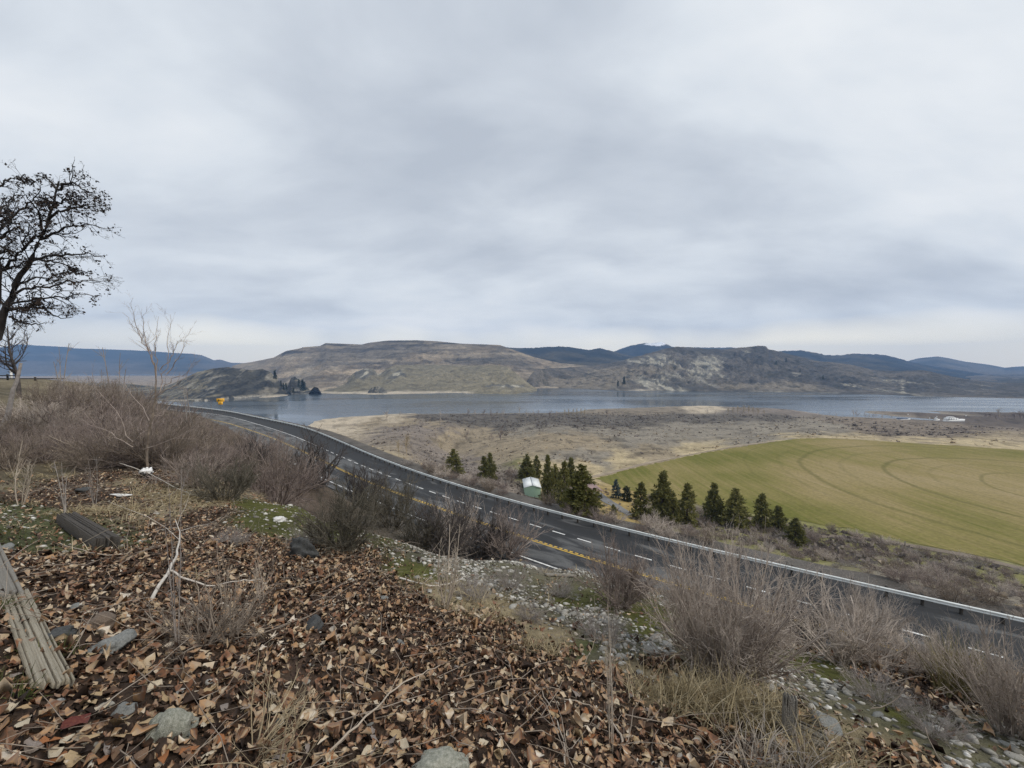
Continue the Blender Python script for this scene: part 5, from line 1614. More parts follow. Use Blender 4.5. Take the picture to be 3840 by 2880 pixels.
# the thicket on the left of the bank: look-alikes share a label
tk = [(10, 470, 40, 'brown'), (40, 462, 46, 'purple'), (75, 458, 52, 'purple'), (105, 462, 50, 'brown'), (130, 465, 56, 'purple'), (165, 470, 60, 'brown'), (20, 448, 40, 'brown'), (55, 440, 50, 'grey'), (85, 440, 52, 'purple'), (115, 446, 56, 'purple'), (150, 450, 52, 'purple'), (185, 462, 46, 'brown'), (30, 425, 34, 'grey'), (60, 418, 40, 'brown'), (95, 424, 46, 'purple'), (130, 430, 50, 'brown'), (160, 438, 46, 'purple'), (178, 446, 36, 'brown'), (70, 405, 34, 'grey'), (100, 408, 38, 'brown'), (125, 414, 36, 'purple'), (150, 424, 36, 'brown'), (168, 432, 30, 'brown'), (205, 470, 40, 'purple'), (0, 455, 40, 'purple'), (45, 408, 30, 'brown'), (85, 398, 26, 'brown'), (110, 400, 24, 'purple'), (195, 458, 34, 'brown'), (222, 476, 38, 'purple'), (142, 468, 38, 'purple'), (92, 470, 34, 'brown'), (250, 480, 34, 'brown'), (238, 468, 26, 'purple'), (215, 466, 30, 'purple'), (183, 440, 22, 'brown'), (150, 412, 24, 'purple'), (262, 462, 38, 'purple'), (282, 478, 36, 'brown'), (302, 490, 34, 'purple'), (236, 456, 34, 'brown'), (215, 446, 30, 'purple'), (250, 470, 36, 'purple'), (270, 490, 30, 'brown'), (200, 436, 26, 'brown'), (228, 450, 26, 'purple'), (60, 450, 40, 'purple'), (120, 425, 44, 'brown'), (175, 455, 44, 'purple'), (-30, 450, 50, 'brown'), (-60, 430, 40, 'purple')]
for px, py, hp, k in tk:
    shrub(k, px, py, hp, {'brown': 'brown twigged bare shrub', 'purple': 'purple twigged bare shrub', 'grey': 'grey twigged bare shrub'}[k] + ' in the thicket on the left of the bank', rng.uniform(0.75, 1.05), group='shrubs in the left thicket')
for px, py, hp, l in ((62, 405, 62, 'pale bare sapling standing over the thicket toward the left edge'), (98, 410, 40, 'low pale bare sapling in the thicket beside the leaning trunk'), (118, 418, 70, 'wispy pale sapling beside the slim bare tree'), (190, 448, 62, 'pale arching sapling on the bank edge before the bend')):
    shrub('sapling', px, py, hp, l, 0.8, 2, cat='sapling')


def poly_tubes(lines, rads, K, sides, r, wob=0.0):
    P_, R_ = [], []
    for l, (ra, rb) in zip(lines, rads):
        p = resample(catmull(np.array(l), 6), 1e-9 + np.linalg.norm(np.diff(np.array(l), axis=0), axis=1).sum() / (K - 1) * 0.9999)[:K]
        p[1:-1] += r.normal(size=(len(p) - 2, 3)) * wob
        P_.append(p); R_.append(np.linspace(ra, rb, K))
    return np.array(P_), np.array(R_)


def px3(pts, d, dj=0.0):
    n_ = len(pts)
    dd = d + np.linspace(0, dj, n_)
    return at_depth([p[0] for p in pts], [p[1] for p in pts], dd)


def dark_tree():
    r = np.random.default_rng(404)
    d0 = 20.0
    c = lambda l: [(x * 0.106, 165.3 + y * 0.106) for x, y in l]
    b0 = at_depth(-30, 400, d0); zb = float(Z(b0[0], b0[1]))
    yb = 366 + 400 * (-zb) / d0
    trunk = [(-26, yb + 2), (-16, 372), (-6, 344)] + c([(10, 1500), (100, 1250), (200, 1030), (290, 900), (380, 700), (450, 520), (480, 420), (540, 230), (555, 150)])
    trunk2 = [(-26, yb + 2), (-24, 368), (-12, 335)] + c([(-20, 1400), (10, 1100), (-30, 850), (-120, 600), (-180, 300)])
    limbs = [c([(380, 700), (560, 620), (700, 570), (850, 560), (1000, 600)]), c([(330, 880), (540, 850), (760, 830), (990, 855)]), c([(100, 1250), (250, 1180), (500, 1130), (760, 1095), (1020, 1085)]),
             c([(80, 1310), (350, 1265), (560, 1240), (750, 1215), (960, 1225)]), c([(60, 1370), (350, 1340), (560, 1440), (690, 1430)]), c([(450, 520), (560, 440), (740, 390), (970, 380)]), c([(540, 230), (650, 170), (760, 210), (850, 280)]),
             c([(540, 230), (440, 120), (360, 100)]), c([(60, 960), (150, 860), (210, 780), (265, 590), (270, 540)]), c([(0, 690), (150, 590), (200, 580)]), c([(-40, 620), (190, 430), (350, 270), (380, 200)]), c([(-40, 510), (60, 370), (140, 260)]), c([(-60, 230), (130, 110), (250, 160)]),
             c([(90, 1430), (300, 1500), (440, 1490)]), c([(400, 640), (360, 430), (220, 260)]), c([(210, 790), (330, 680), (420, 640)]), c([(-40, 880), (60, 760), (150, 700)]), c([(20, 1300), (120, 1350), (260, 1360), (400, 1380)]), c([(480, 420), (440, 320), (330, 300)]), c([(300, 900), (420, 900), (560, 920), (780, 1000)]), c([(500, 400), (600, 330), (700, 300)]),
             c([(-80, 700), (-10, 560), (80, 480), (260, 420)]), c([(120, 1200), (220, 1100), (420, 1050), (600, 1030)]), c([(0, 1000), (120, 960), (260, 960)]), c([(-60, 900), (40, 880), (190, 900)])]
    rng_d = [r.uniform(-1.5, 1.5) for _ in limbs]
    Pt, Rt = poly_tubes([px3(trunk, d0)], [(0.24, 0.03)], 26, 8, r, 0.03)
    Pt2, Rt2 = poly_tubes([px3(trunk2, d0 + 0.3)], [(0.17, 0.03)], 22, 7, r, 0.03)
    PL, RL = poly_tubes([px3(l, d0, dj) for l, dj in zip(limbs, rng_d)], [(0.065, 0.012)] * len(limbs), 14, 5, r, 0.04)
    P1, R1 = branch(r, PL, RL, 16, 0.12, 1.0, 0.45, 1.1, 0.30, 6, 0.20, 0.0, 0.45, 0.4)
    P1b, R1b = branch(r, Pt[:, 10:], Rt[:, 10:], 14, 0.1, 1.0, 0.6, 1.2, 0.35, 6, 0.2, 0.02, 0.3, 0.4)
    P1, R1 = np.vstack([P1, P1b]), np.vstack([R1, np.minimum(R1b, 0.03)])
    P2, R2 = branch(r, P1, np.maximum(R1, 0.007), 5, 0.15, 1.0, 0.4, 1.1, 0.48, 5, 0.25, -0.02, 0.7, 0.5)
    P3, R3 = branch(r, P2, np.maximum(R2, 0.005), 2, 0.3, 1.0, 0.4, 1.1, 0.5, 4, 0.3, -0.04, 0.8, 0.6)
    root = tag(link('bare_tree', None, loc=b0 * [1, 1, 0] + [0, 0, zb + CZ]), 'large dark tree with hanging dead leaf clusters cut by the left edge', 'tree')
    og = b0 * [1, 1, 0] + [0, 0, zb]
    vs, qs, n_ = [], [], 0
    for P_, R_, s_ in ((Pt, Rt, 8), (Pt2, Rt2, 7)):
        v, q = tubes(P_ - og, R_, s_); vs.append(v); qs.append(q + n_); n_ += len(v)
    link('trunk', mesh('trunk', np.vstack(vs), np.vstack(qs), M['bark_dark'], True), root)
    vs, qs, n_ = [], [], 0
    for P_, R_, s_ in ((PL, RL, 5), (P1, R1, 3), (P2, R2, 3), (P3, R3, 3)):
        v, q = tubes(P_ - og, R_, s_); vs.append(v); qs.append(q + n_); n_ += len(v)
    link('limbs', mesh('limbs', np.vstack(vs), np.vstack(qs), M['bark_dark'], True), root)
    # dead leaf and pod clusters at the ends of the twigs
    tips = np.vstack([P2[:, -1], P2[:, -2], P3[:, -1]]) - og
    wgt = fbm(tips[:, 0] * 0.7, tips[:, 2] * 0.7, 3, 9)
    tips = tips[r.random(len(tips)) < 0.06 + 0.30 * sstep(-0.25, 0.3, wgt)]
    tips = np.repeat(tips, 3, 0) + r.normal(size=(len(tips) * 3, 3)) * 0.06
    dn_ = unit(r.normal(size=tips.shape) * 0.8 + np.array([0.2, 0, -0.5]))
    sd_v = unit(np.cross(dn_, r.normal(size=tips.shape)))
    ln_ = r.uniform(0.06, 0.17, len(tips))[:, None]; wd_ = ln_ * r.uniform(0.18, 0.4, (len(tips), 1))
    V = np.stack([tips, tips + dn_ * ln_ * 0.5 + sd_v * wd_, tips + dn_ * ln_, tips + dn_ * ln_ * 0.5 - sd_v * wd_], 1).reshape(-1, 3)
    o = link('leaf_clusters', mesh('leaf_clusters', V, np.arange(len(V)).reshape(-1, 4), M['dead_leaf_dark']), root)
    o['kind'] = 'stuff'


dark_tree()


def slim_tree():
    r = np.random.default_rng(405)
    d0 = float(G(147, 470)[0][1]) - 1.5
    c = lambda l: [(x * 0.1157, 293.3 + y * 0.1157) for x, y in l]
    q = at_depth(147.5, 452, d0); zb = float(Z(q[0], q[1]))
    yb = 366 + 400 * (-zb) / d0
    og = np.array([q[0], d0, zb])
    trunk = [(147.3, yb + 2)] + c([(1275, 1240), (1300, 1130), (1330, 980), (1350, 800), (1345, 700), (1335, 600)])
    limbs = [c([(1345, 690), (1290, 500), (1220, 340), (1130, 260), (1060, 165)]), c([(1350, 720), (1352, 480), (1370, 200)]), c([(1385, 660), (1470, 560), (1580, 330)]), c([(1350, 900), (1480, 750), (1640, 660), (1690, 560)]), c([(1330, 620), (1260, 420), (1240, 330), (1270, 110)]), c([(1290, 500), (1180, 300), (1140, 60)]), c([(1320, 1050), (1400, 1050), (1470, 960)]),
             c([(1275, 1180), (1150, 1290), (1040, 1110), (960, 970), (720, 680)]), c([(960, 970), (975, 840), (1010, 740)]), c([(1150, 1330), (900, 1180), (690, 1085)]), c([(1370, 880), (1560, 770), (1690, 590)]), c([(1440, 700), (1560, 520), (1650, 300)]), c([(1290, 1100), (1230, 1000), (1100, 820), (1030, 690)]), c([(1240, 1350), (1500, 1260), (1750, 1140), (1890, 1040)]), c([(1350, 900), (1430, 640), (1470, 180)])]
    Pt, Rt = poly_tubes([px3(trunk, d0)], [(0.055, 0.016)], 14, 7, r, 0.012)
    PL, RL = poly_tubes([px3(l, d0, r.uniform(-0.8, 0.8)) for l in limbs], [(0.019, 0.004)] * len(limbs), 12, 5, r, 0.035)
    P1, R1 = branch(r, PL, RL, 9, 0.2, 1.0, 0.3, 0.8, 0.32, 6, 0.10, 0.06, 0.5, 0.4)
    P2, R2 = branch(r, P1, np.maximum(R1, 0.004), 4, 0.2, 1.0, 0.3, 0.9, 0.42, 4, 0.12, 0.06, 0.7, 0.5)
    root = tag(link('bare_tree', None, loc=og + UP), 'slim bare tree with pale forked branches rising over the left thicket', 'tree')
    v, qd = tubes(Pt - og, Rt, 7)
    link('trunk', mesh('trunk', v, qd, M['twig_brown'], True), root)
    vs, qs, n_ = [], [], 0
    for P_, R_, s_ in ((PL, RL, 5), (P1, R1, 3), (P2, R2, 3)):
        v, qd = tubes(P_ - og, R_, s_); vs.append(v); qs.append(qd + n_); n_ += len(v)
    link('limbs', mesh('limbs', np.vstack(vs), np.vstack(qs), M['twig_purple'], True), root)


slim_tree()


def gen_tree(name, seed, H, mat, spread=0.7, trunk_r=0.02, n1=16, n2=8, n3=5, r3=0.004):
    """unit bare tree, height H"""
    r = np.random.default_rng(seed)
    P0, R0 = grow(r, np.array([[0, 0, -0.03 * H]]), np.array([[0.05, 0, 1.0]]), np.array([H * 0.85]), np.array([trunk_r * H]), 10, 0.06, 0.1, 0.2)
    P1, R1 = branch(r, P0, R0, n1, 0.15, 1.0, 0.4, spread + 0.35, 0.55, 7, 0.14, 0.10, 0.55, 0.25)
    P2, R2 = branch(r, P1, R1, n2, 0.2, 1.0, 0.35, 0.9, 0.42, 5, 0.16, 0.06, 0.6, 0.35)
    P3, R3 = branch(r, P2, np.maximum(R2, r3 * H), n3, 0.15, 1.0, 0.35, 0.9, 0.42, 4, 0.18, 0.04, 0.8, 0.6)
    root = link(name, None)
    v0, q0 = tubes(P0, R0, 7)
    link('trunk', mesh('trunk', v0, q0, mat, True), root)
    vs, qs, n_ = [], [], 0
    for P_, R_, s_ in ((P1, R1, 4), (P2, R2, 3), (P3, R3, 3)):
        v, q = tubes(P_, R_, s_); vs.append(v); qs.append(q + n_); n_ += len(v)
    link('crown', mesh('crown', np.vstack(vs), np.vstack(qs), mat, True), root)
    return root


bt = gen_tree('bare_tree', 411, 9.5, M['twig_dark'], 0.9, 0.022, 18, 9, 5, 0.0012)
q = at_depth(18, 374, 44); q[2] = Z(q[0], q[1])
bt.location = tuple(q + UP); tag(bt, 'dark twiggy bare tree behind the large leafy one at the left edge', 'tree')
q0_ = at_depth(-1, 414, 25); q0_[2] = float(Z(q0_[0], q0_[1])) - 0.1
q1_ = at_depth(21, 363, 25.3)
Pl, Rl = poly_tubes([[q0_, q0_ * 0.5 + q1_ * 0.5 + [0.05, 0, 0.03], q1_]], [(0.16, 0.07)], 9, 7, rng, 0.03)
v, qd = tubes(Pl - q0_, Rl, 7)
tag(link('leaning_trunk', mesh('leaning_trunk', v, qd, M['bark_grey'], True), None, q0_ + UP), 'pale dead trunk leaning to the right at the left edge of the thicket', 'dead trunk')

# pipe fence and white post at the far left
fz = at_depth(6, 374, 58)
pf = tag(link('pipe_fence', None, loc=(fz[0], fz[1], float(Z(fz[0], fz[1])) + CZ)), 'black two rail fence at the left edge behind the dark trees', 'fence')
for zz, x1 in ((0.50, 2.0), (0.05, 8.5)):
    link('rail', MB().box((x1 - 10, 0, zz + 0.15), (20, 0.14, 0.14)).mesh('rail', M['sign_black']), pf)
for x in (-8, -4, 0, 4):
    link('post', MB().box((x, 0.16, 0.0), (0.16, 0.16, 1.7 if x <= 0 else 0.9)).mesh('post', M['sign_black']), pf)
post_at(11.3, 374, 61, 1.4, 0.2, M['white'], 'white post beyond the black fence at the left edge', 'marker_post')

# bare trees and bushes along the shore and over the flat
BT = {'pale': [gen_tree('bare_tree', 421, 1.0, M['twig_pale'], 1.0, 0.02, 18, 7, 4, 0.006)], 'tan': [gen_tree('bare_tree', 422, 1.0, M['twig_straw'], 0.55, 0.018, 22, 7, 4, 0.006)], 'grey': [gen_tree('bare_tree', 423, 1.0, M['twig_grey'], 1.0, 0.024, 16, 7, 4, 0.006), gen_tree('bare_tree', 424, 1.0, M['twig_grey'], 0.8, 0.024, 16, 7, 4, 0.006)], 'brown': [gen_tree('bare_tree', 425, 1.0, M['twig_purple'], 1.0, 0.024, 18, 7, 4, 0.007)]}
BU = {k: [False] * len(v) for k, v in BT.items()}


def shore_tree(kind, px, py, hp, w, label, group=None):
    q = G(px, py)[0]
    Hh = hp / 400 * q[1] * 1.1
    k = int(rng.integers(len(BT[kind])))
    place(BT[kind], k, BU[kind], q + UP, (Hh * w, Hh * w, Hh), rng.uniform(0, 6), label, 'bare tree', group)


for a in [('pale', 387, 421, 10, 1.1, 'whitish bare willow at the corner of the flat by the water'), ('grey', 399.7, 417, 5, 1.2, 'small grey tree next to the whitish willow'), ('grey', 440.7, 416, 5, 1.2, 'small round bare tree standing alone at the shore'), ('tan', 406.6, 456, 22, 0.62, 'tall straw coloured bare tree near the rail'), ('tan', 399, 457, 17, 0.6, 'shorter straw coloured bare tree touching the tall one'),
          ('pale', 436.7, 443, 11, 1.2, 'pale spreading bush in the middle of the dry flat'), ('brown', 466.8, 440, 10, 0.9, 'single dark stemmed tree on the dry flat'), ('brown', 492, 441, 8, 1.0, 'brown bush on the dry flat beyond the touching pines'), ('tan', 441, 451, 8, 1.3, 'orange tan bush above the lone pine'), ('pale', 430, 426, 9, 0.8, 'pale bare tree on the purple scrub, left of two'), ('pale', 441, 425, 7, 0.9, 'pale bare tree on the purple scrub, right of two'),
          ('brown', 500.6, 440, 12, 1.1, 'large round brown tree standing by itself on the dry flat'), ('grey', 512, 476, 10, 0.9, 'thin grey tree left of the shed'), ('pale', 519, 416, 9, 0.7, 'tall pale tree in the shoreline row'), ('grey', 853.6, 417, 7, 0.8, 'bare tree standing at the edge of the inlet, left of a pair'), ('grey', 856.8, 417.3, 7, 0.8, 'bare tree standing at the edge of the inlet, right of a pair'), ('grey', 891.8, 418.6, 4.5, 0.8, 'small bare tree on the inlet shore nearest the blue covered boat'),
          ('pale', 1000, 418, 9, 1.2, 'feathery tan tree over the dark brush at the right shore'), ('brown', 1014, 419, 7, 1.4, 'dark brush mound at the right edge of the shore')]:
    shore_tree(*a)
for px, py, hp, w in [(468, 416.3, 7, 1.3), (475, 416, 6, 1.3), (484, 416, 7, 1.0), (491, 416, 6, 1.0), (497, 416, 6, 1.0), (503, 416, 7, 0.9), (527, 416.5, 6.5, 1.1), (533, 416.5, 6.5, 1.0), (538, 416.5, 6.5, 1.0), (550, 417, 6.5, 1.3), (556, 417, 6, 1.2), (565, 417.5, 8, 0.7), (569, 417.5, 9, 0.6), (573, 417.5, 9, 0.6), (577, 417.5, 9, 0.6), (581, 417.5, 9, 0.6), (584.5, 417.5, 9, 0.6), (607, 416, 6.5, 1.3), (614, 416, 5.5, 1.2), (622, 416.5, 5, 1.2), (634, 416.5, 4, 1.3), (647, 416, 4, 1.2), (662, 415.5, 4, 1.3), (708, 415.5, 6, 1.2), (716, 415.5, 5, 1.3)]:
    shore_tree('tan' if w < 0.8 else ('grey' if rng.random() < 0.7 else 'brown'), px, py, hp, w, 'grey bare tree in the row along the near shore of the lake', 'bare trees along the near shore')
for px, py, hp in [(733, 414, 7), (738, 414, 8), (743, 414.5, 9), (748, 414.5, 9), (753, 415, 8), (758, 415, 7), (764, 415, 5), (728, 414, 6)]:
    shore_tree('tan', px, py, hp, 0.9, 'tan bare tree in the shore clump before the cliffs', 'tan trees in the shore clump')
for px, py, hp in [(865, 418, 6), (869, 418.2, 5), (873, 418.2, 5.5), (876, 418.3, 6), (882, 418.5, 5), (836, 416.2, 4), (829, 415.5, 3.5), (818, 414.8, 3.5)]:
    shore_tree('grey', px, py, hp, 0.7, 'thin bare tree in the line along the inlet', 'thin trees along the inlet')
for px, py, hp in [(985, 417, 5), (990, 418, 5.5), (1006, 420, 5.5), (1020, 419, 8), (996, 420, 5), (1024, 420, 8), (1032, 421, 8)]:
    shore_tree('brown', px, py, hp, 1.6, 'dark bare brush at the right edge of the shore', 'dark brush at the right shore')

# brush beyond the guardrail
cnt = 0
rlw = LINES['rail']
tgt = 300
pts_ = []
for _ in range(9000):
    px, py = rng.uniform(395, 1060), rng.uniform(462, 640)
    q = G(px, py)[0]
    if not (38 < q[1] < 190) and not (q[0] > 30 and 24 < q[1] < 190): continue
    pts_.append((px, py, q))
    if len(pts_) > 4200: break
P_ = np.array([p[2] for p in pts_])
sd_r = near_d(P_[:, 0], P_[:, 1], LINES['rail'])
fs_ = poly_sd(P_[:, 0], P_[:, 1], FW[:, :2])
cls_col = cover(P_[:, 0], P_[:, 1])
brush = []
for (px, py, q), s_, f_, c_ in zip(pts_, sd_r, fs_, cls_col):
    if s_ < 1.9 or f_ > -6: continue
    near_p = min(abs(c_ - np.array(CLS['purple'])).sum(), abs(c_ - np.array(CLS['sage'])).sum())
    if near_p > 0.14 and s_ > 24: continue
    if 586 < px < 634 and 486 < py < 514: continue
    if 514 < px < 546 and 472 < py < 511: continue
    if any((q[0] - b[0]) ** 2 + (q[1] - b[1]) ** 2 < (1.35 + 0.010 * q[1]) ** 2 for b in brush): continue
    if len(brush) >= 296: break
    brush.append((q[0], q[1], q[2]))
for x, y, z in brush:
    kk = ('purple', 'grey', 'brown', 'grey', 'ghost', 'purple')[int(rng.integers(6))]
    Hh = rng.uniform(1.2, 2.3) * (0.7 + 0.005 * y) * (0.8 if kk == 'ghost' else 1.0)
    k = int(rng.integers(len(SH[kk])))
    place(SH[kk], k, USED[kk], (x, y, z + CZ - 0.1), (Hh * rng.uniform(0.9, 1.3),) * 2 + (Hh,), rng.uniform(0, 6), {'purple': 'purple twigged', 'grey': 'grey twigged', 'brown': 'brown twigged', 'ghost': 'pale grey low'}[kk] + ' brush on the slope beyond the guardrail', 'shrub', 'brush beyond the guardrail')
for k_ in SH:
    for f_, o in zip(USED[k_], SH[k_]):
        if not f_:
            for ch in list(o.children): bpy.data.objects.remove(ch)
            bpy.data.objects.remove(o)
for k_ in BT:
    for f_, o in zip(BU[k_], BT[k_]):
        if not f_:
            for ch in list(o.children): bpy.data.objects.remove(ch)
            bpy.data.objects.remove(o)

# low scrub spread over the flat, past counting


def tint_mat(name, stops, rough=0.9, spec=0.2, noise=0.15, nscale=60.0, backs=False):
    m, t, b = new_mat(name)
    a = nd(t, 'ShaderNodeAttribute', attribute_name='tint')
    g = nd(t, 'ShaderNodeNewGeometry')
    n = nd(t, 'ShaderNodeTexNoise', i_Scale=nscale, i_Detail=4.0)
    t.links.new(g.outputs['Position'], n.inputs['Vector'])
    s = nd(t, 'ShaderNodeMath', operation='MULTIPLY_ADD', i_1=noise * 2, i_2=-noise)
    t.links.new(n.outputs[0], s.inputs[0])
    ad_ = nd(t, 'ShaderNodeMath', operation='ADD')
    t.links.new(a.outputs['Fac'], ad_.inputs[0]); t.links.new(s.outputs[0], ad_.inputs[1])
    r = ramp(t, stops)
    t.links.new(ad_.outputs[0], r.inputs[0])
    t.links.new(r.outputs[0], b.inputs['Base Color'])
    b.inputs['Roughness'].default_value = rough
    b.inputs['Specular IOR Level'].default_value = spec
    return m


M['scrub_mat'] = tint_mat('scrub_mat', [(0.0, (0.10, 0.085, 0.076)), (0.35, (0.16, 0.135, 0.12)), (0.6, (0.23, 0.198, 0.172)), (0.8, (0.31, 0.27, 0.225)), (1.0, (0.42, 0.335, 0.225))])
r = np.random.default_rng(500)
N = 46000
th = np.radians(r.uniform(-24, 56, N)); d_ = np.exp(r.uniform(math.log(120), math.log(760), N)); 
X, Y = np.sin(th) * d_, np.cos(th) * d_
kv = cover(X, Y)
lum = kv.mean(1)
pden = np.clip(1.15 - lum / 0.22, 0.05, 1) * (poly_sd(X, Y, FW[:, :2]) < -5) * (poly_sd(X, Y, SHORE) > 12) * (near_d(X, Y, LINES['rail']) > 6)
pden = pden * (0.35 + 0.9 * sstep(-0.25, 0.35, fbm(X * 0.03, Y * 0.03, 4, 71)))
kp = r.random(N) < pden
X, Y, lum, d_ = X[kp], Y[kp], lum[kp], d_[kp]
base = np.stack([X, Y, Z(X, Y) + CZ], -1)
N = len(X); per = 8
sz = np.clip(r.lognormal(math.log(0.55), 0.45, N), 0.25, 1.7) * (0.8 + 0.0009 * d_)
c_ = np.repeat(base, per, 0); s_ = np.repeat(sz, per)[:, None]
dd = unit(r.normal(size=c_.shape) * [1, 1, 0.6] + [0, 0, 0.35])
dd[:, 2] = np.abs(dd[:, 2])
sv = unit(np.cross(dd, r.normal(size=c_.shape)))
p0 = c_ + dd * s_ * 0.25 * r.random((len(c_), 1))
V = np.stack([p0 - sv * s_ * 0.30, p0 + sv * s_ * 0.30, p0 + dd * s_ + sv * s_ * 0.2, p0 + dd * s_ * 0.9 - sv * s_ * 0.25], 1).reshape(-1, 3)
ti = np.repeat(np.clip((lum - 0.06) / 0.22 + r.normal(size=N) * 0.16, 0, 1), per * 4)
stuff('scrub', mesh('scrub', V, np.arange(len(V)).reshape(-1, 4), M['scrub_mat'], False, {'tint': ti}), 'low grey and purple sage scrub spread over the flat by the lake', 'scrub')

# ------------------------------------------------------------------ fallen leaves, stones, grass on the bank
FG = [(k, p) for k in ('leaf', 'gravel', 'moss', 'dry', 'green', 'olive', 'floor', 'cut') for p in CP[k]]
fgp = G([p[0] for _, p in FG], [p[1] for _, p in FG])
fgw = warp(fgp[:, 0], fgp[:, 1])
fgk = np.array([k for k, _ in FG])


def weights(X, Y, jitter=True):
    jx = fbm(X * 0.8, Y * 0.8, 4, 31) * 0.35; jy = fbm(X * 0.8, Y * 0.8, 4, 41) * 0.35
    q = warp((X + jx).ravel(), (Y + jy).ravel())
    w = 1 / (((q[:, None] - fgw[None]) ** 2).sum(-1) + 2e-5) ** 2.4
    w /= w.sum(1, keepdims=True)
    return {k: w[:, fgk == k].sum(1) for k in ('leaf', 'gravel', 'moss', 'dry', 'green', 'olive', 'floor', 'cut')}


def ground_normal(X, Y, e=0.12):
    zx = (Z(X + e, Y) - Z(X - e, Y)) / (2 * e); zy = (Z(X, Y + e) - Z(X, Y - e)) / (2 * e)
    return unit(np.stack([-zx, -zy, np.ones_like(zx)], -1))


def leaf_template(seed, kind, nx, ny):
    """flat outline in leaf space: midrib along x; kind 0 round heart, 1 ovate, 2 lobed"""
    r = np.random.default_rng(seed)
    u = np.linspace(0, 1, nx)
    if kind == 0:
        wd_ = 0.46 * np.sqrt(np.clip(1 - (2 * u - 0.84) ** 2 / 1.42, 0, 1)) * (1 - 0.75 * sstep(0.62, 1.0, u))
    elif kind == 1:
        wd_ = 0.34 * np.sin(np.pi * np.clip(u, 0, 1) ** 0.75) ** 0.8 + 0.015
    else:
        wd_ = 0.40 * np.sin(np.pi * np.clip(u, 0.02, 1) ** 0.7) ** 0.6 * (0.72 + 0.42 * np.cos(2 * np.pi * u * 2.5 + 0.6)) + 0.03
    wd_[0] = max(0.05, wd_[0] * 0.5); wd_[-1] = 0.015
    ws = np.linspace(-1, 1, ny)
    up = r.uniform(0.82, 1.15, nx); dn_ = r.uniform(0.82, 1.15, nx)
    V = np.zeros((nx, ny, 3))
    for i in range(nx):
        wv = np.where(ws > 0, ws * wd_[i] * up[i], ws * wd_[i] * dn_[i])
        V[i, :, 0] = (u[i] - 0.5) * 1.05 + (0.10 * np.abs(ws) * (1 if kind == 2 else 0.4) * (1 - u[i])) * (1 if i else -1.2)
        V[i, :, 1] = wv
    i, j = np.meshgrid(np.arange(nx - 1), np.arange(ny - 1), indexing='ij')
    Q = np.stack([i * ny + j, i * ny + j + 1, (i + 1) * ny + j + 1, (i + 1) * ny + j], -1).reshape(-1, 4)
    return V.reshape(-1, 3), Q


LT = [leaf_template(600 + k, (0, 1, 1, 0, 1, 2)[k], 3, 3) for k in range(6)]
LTM = [leaf_template(620 + k, (0, 1, 1, 0, 1, 2)[k], 4, 3) for k in range(6)]
LTN = [leaf_template(640 + k, (0, 1, 1, 0, 1, 2)[k], 5, 5) for k in range(6)]


def bend(V, c1, c2, tw, ph=0.0):
    """curl leaf-space points: V (n,k,3), per-leaf cup, roll, twist and a wavy rim"""
    x, y = V[..., 0], V[..., 1]
    z = c1[:, None] * (y * y) * 1.9 + c2[:, None] * (x * x) * 0.9 + tw[:, None] * x * y * 1.6 + 0.10 * np.sin(x * 9 + y * 7 + np.asarray(ph)[..., None] * 6.0) * np.abs(y) * 2
    y2 = y * (1 - 0.55 * np.abs(c1)[:, None] * np.abs(y))
    return np.stack([x, y2, z], -1)


def leaf_batch(r, X, Y, size, lift, LTs):
    N = len(X)
    n_ = ground_normal(X, Y)
    nn_ = unit(n_ + r.normal(size=(N, 3)) * np.array([0.55, 0.55, 0.2]))
    a = unit(np.cross(nn_, r.normal(size=(N, 3))))
    b = np.cross(nn_, a)
    tk_ = r.integers(0, len(LTs), N)
    T = np.stack([t[0] for t in LTs])[tk_]
    kv_ = T.shape[1]
    flip = np.where(r.random(N) < 0.5, 1, -1)
    Vl = bend(T, flip * r.uniform(0.2, 2.0, N), r.normal(size=N) * 0.8, r.normal(size=N) * 1.0, r.random(N))
    Vl = Vl * size[:, None, None]
    P = np.stack([X, Y, Z(X, Y) + CZ], -1)
    V = P[:, None] + Vl[..., :1] * a[:, None] + Vl[..., 1:2] * b[:, None] + (Vl[..., 2:] + lift[:, None, None]) * nn_[:, None]
    Q = LTs[0][1][None] + (np.arange(N) * kv_)[:, None, None]
    return V, Q.reshape(-1, 4)


LEAF_STOPS = [(0.0, (0.024, 0.015, 0.011)), (0.14, (0.048, 0.030, 0.021)), (0.28, (0.095, 0.058, 0.038)), (0.36, (0.20, 0.092, 0.048)), (0.44, (0.215, 0.150, 0.110)), (0.54, (0.38, 0.225, 0.115)), (0.64, (0.34, 0.255, 0.18)), (0.72, (0.42, 0.31, 0.19)), (0.86, (0.52, 0.43, 0.32)), (1.0, (0.60, 0.54, 0.46))]
M['leaves'] = tint_mat('dead_leaves', LEAF_STOPS, 0.75, 0.25, 0.16, 22.0)
r = np.random.default_rng(700)


def sample(N, r0, r1, pw=1.0):
    rad = (r0 ** pw + (r1 ** pw - r0 ** pw) * r.random(N)) ** (1 / pw)
    th_ = np.radians(r.uniform(-68, 68, N))
    return rad * np.sin(th_), rad * np.cos(th_)


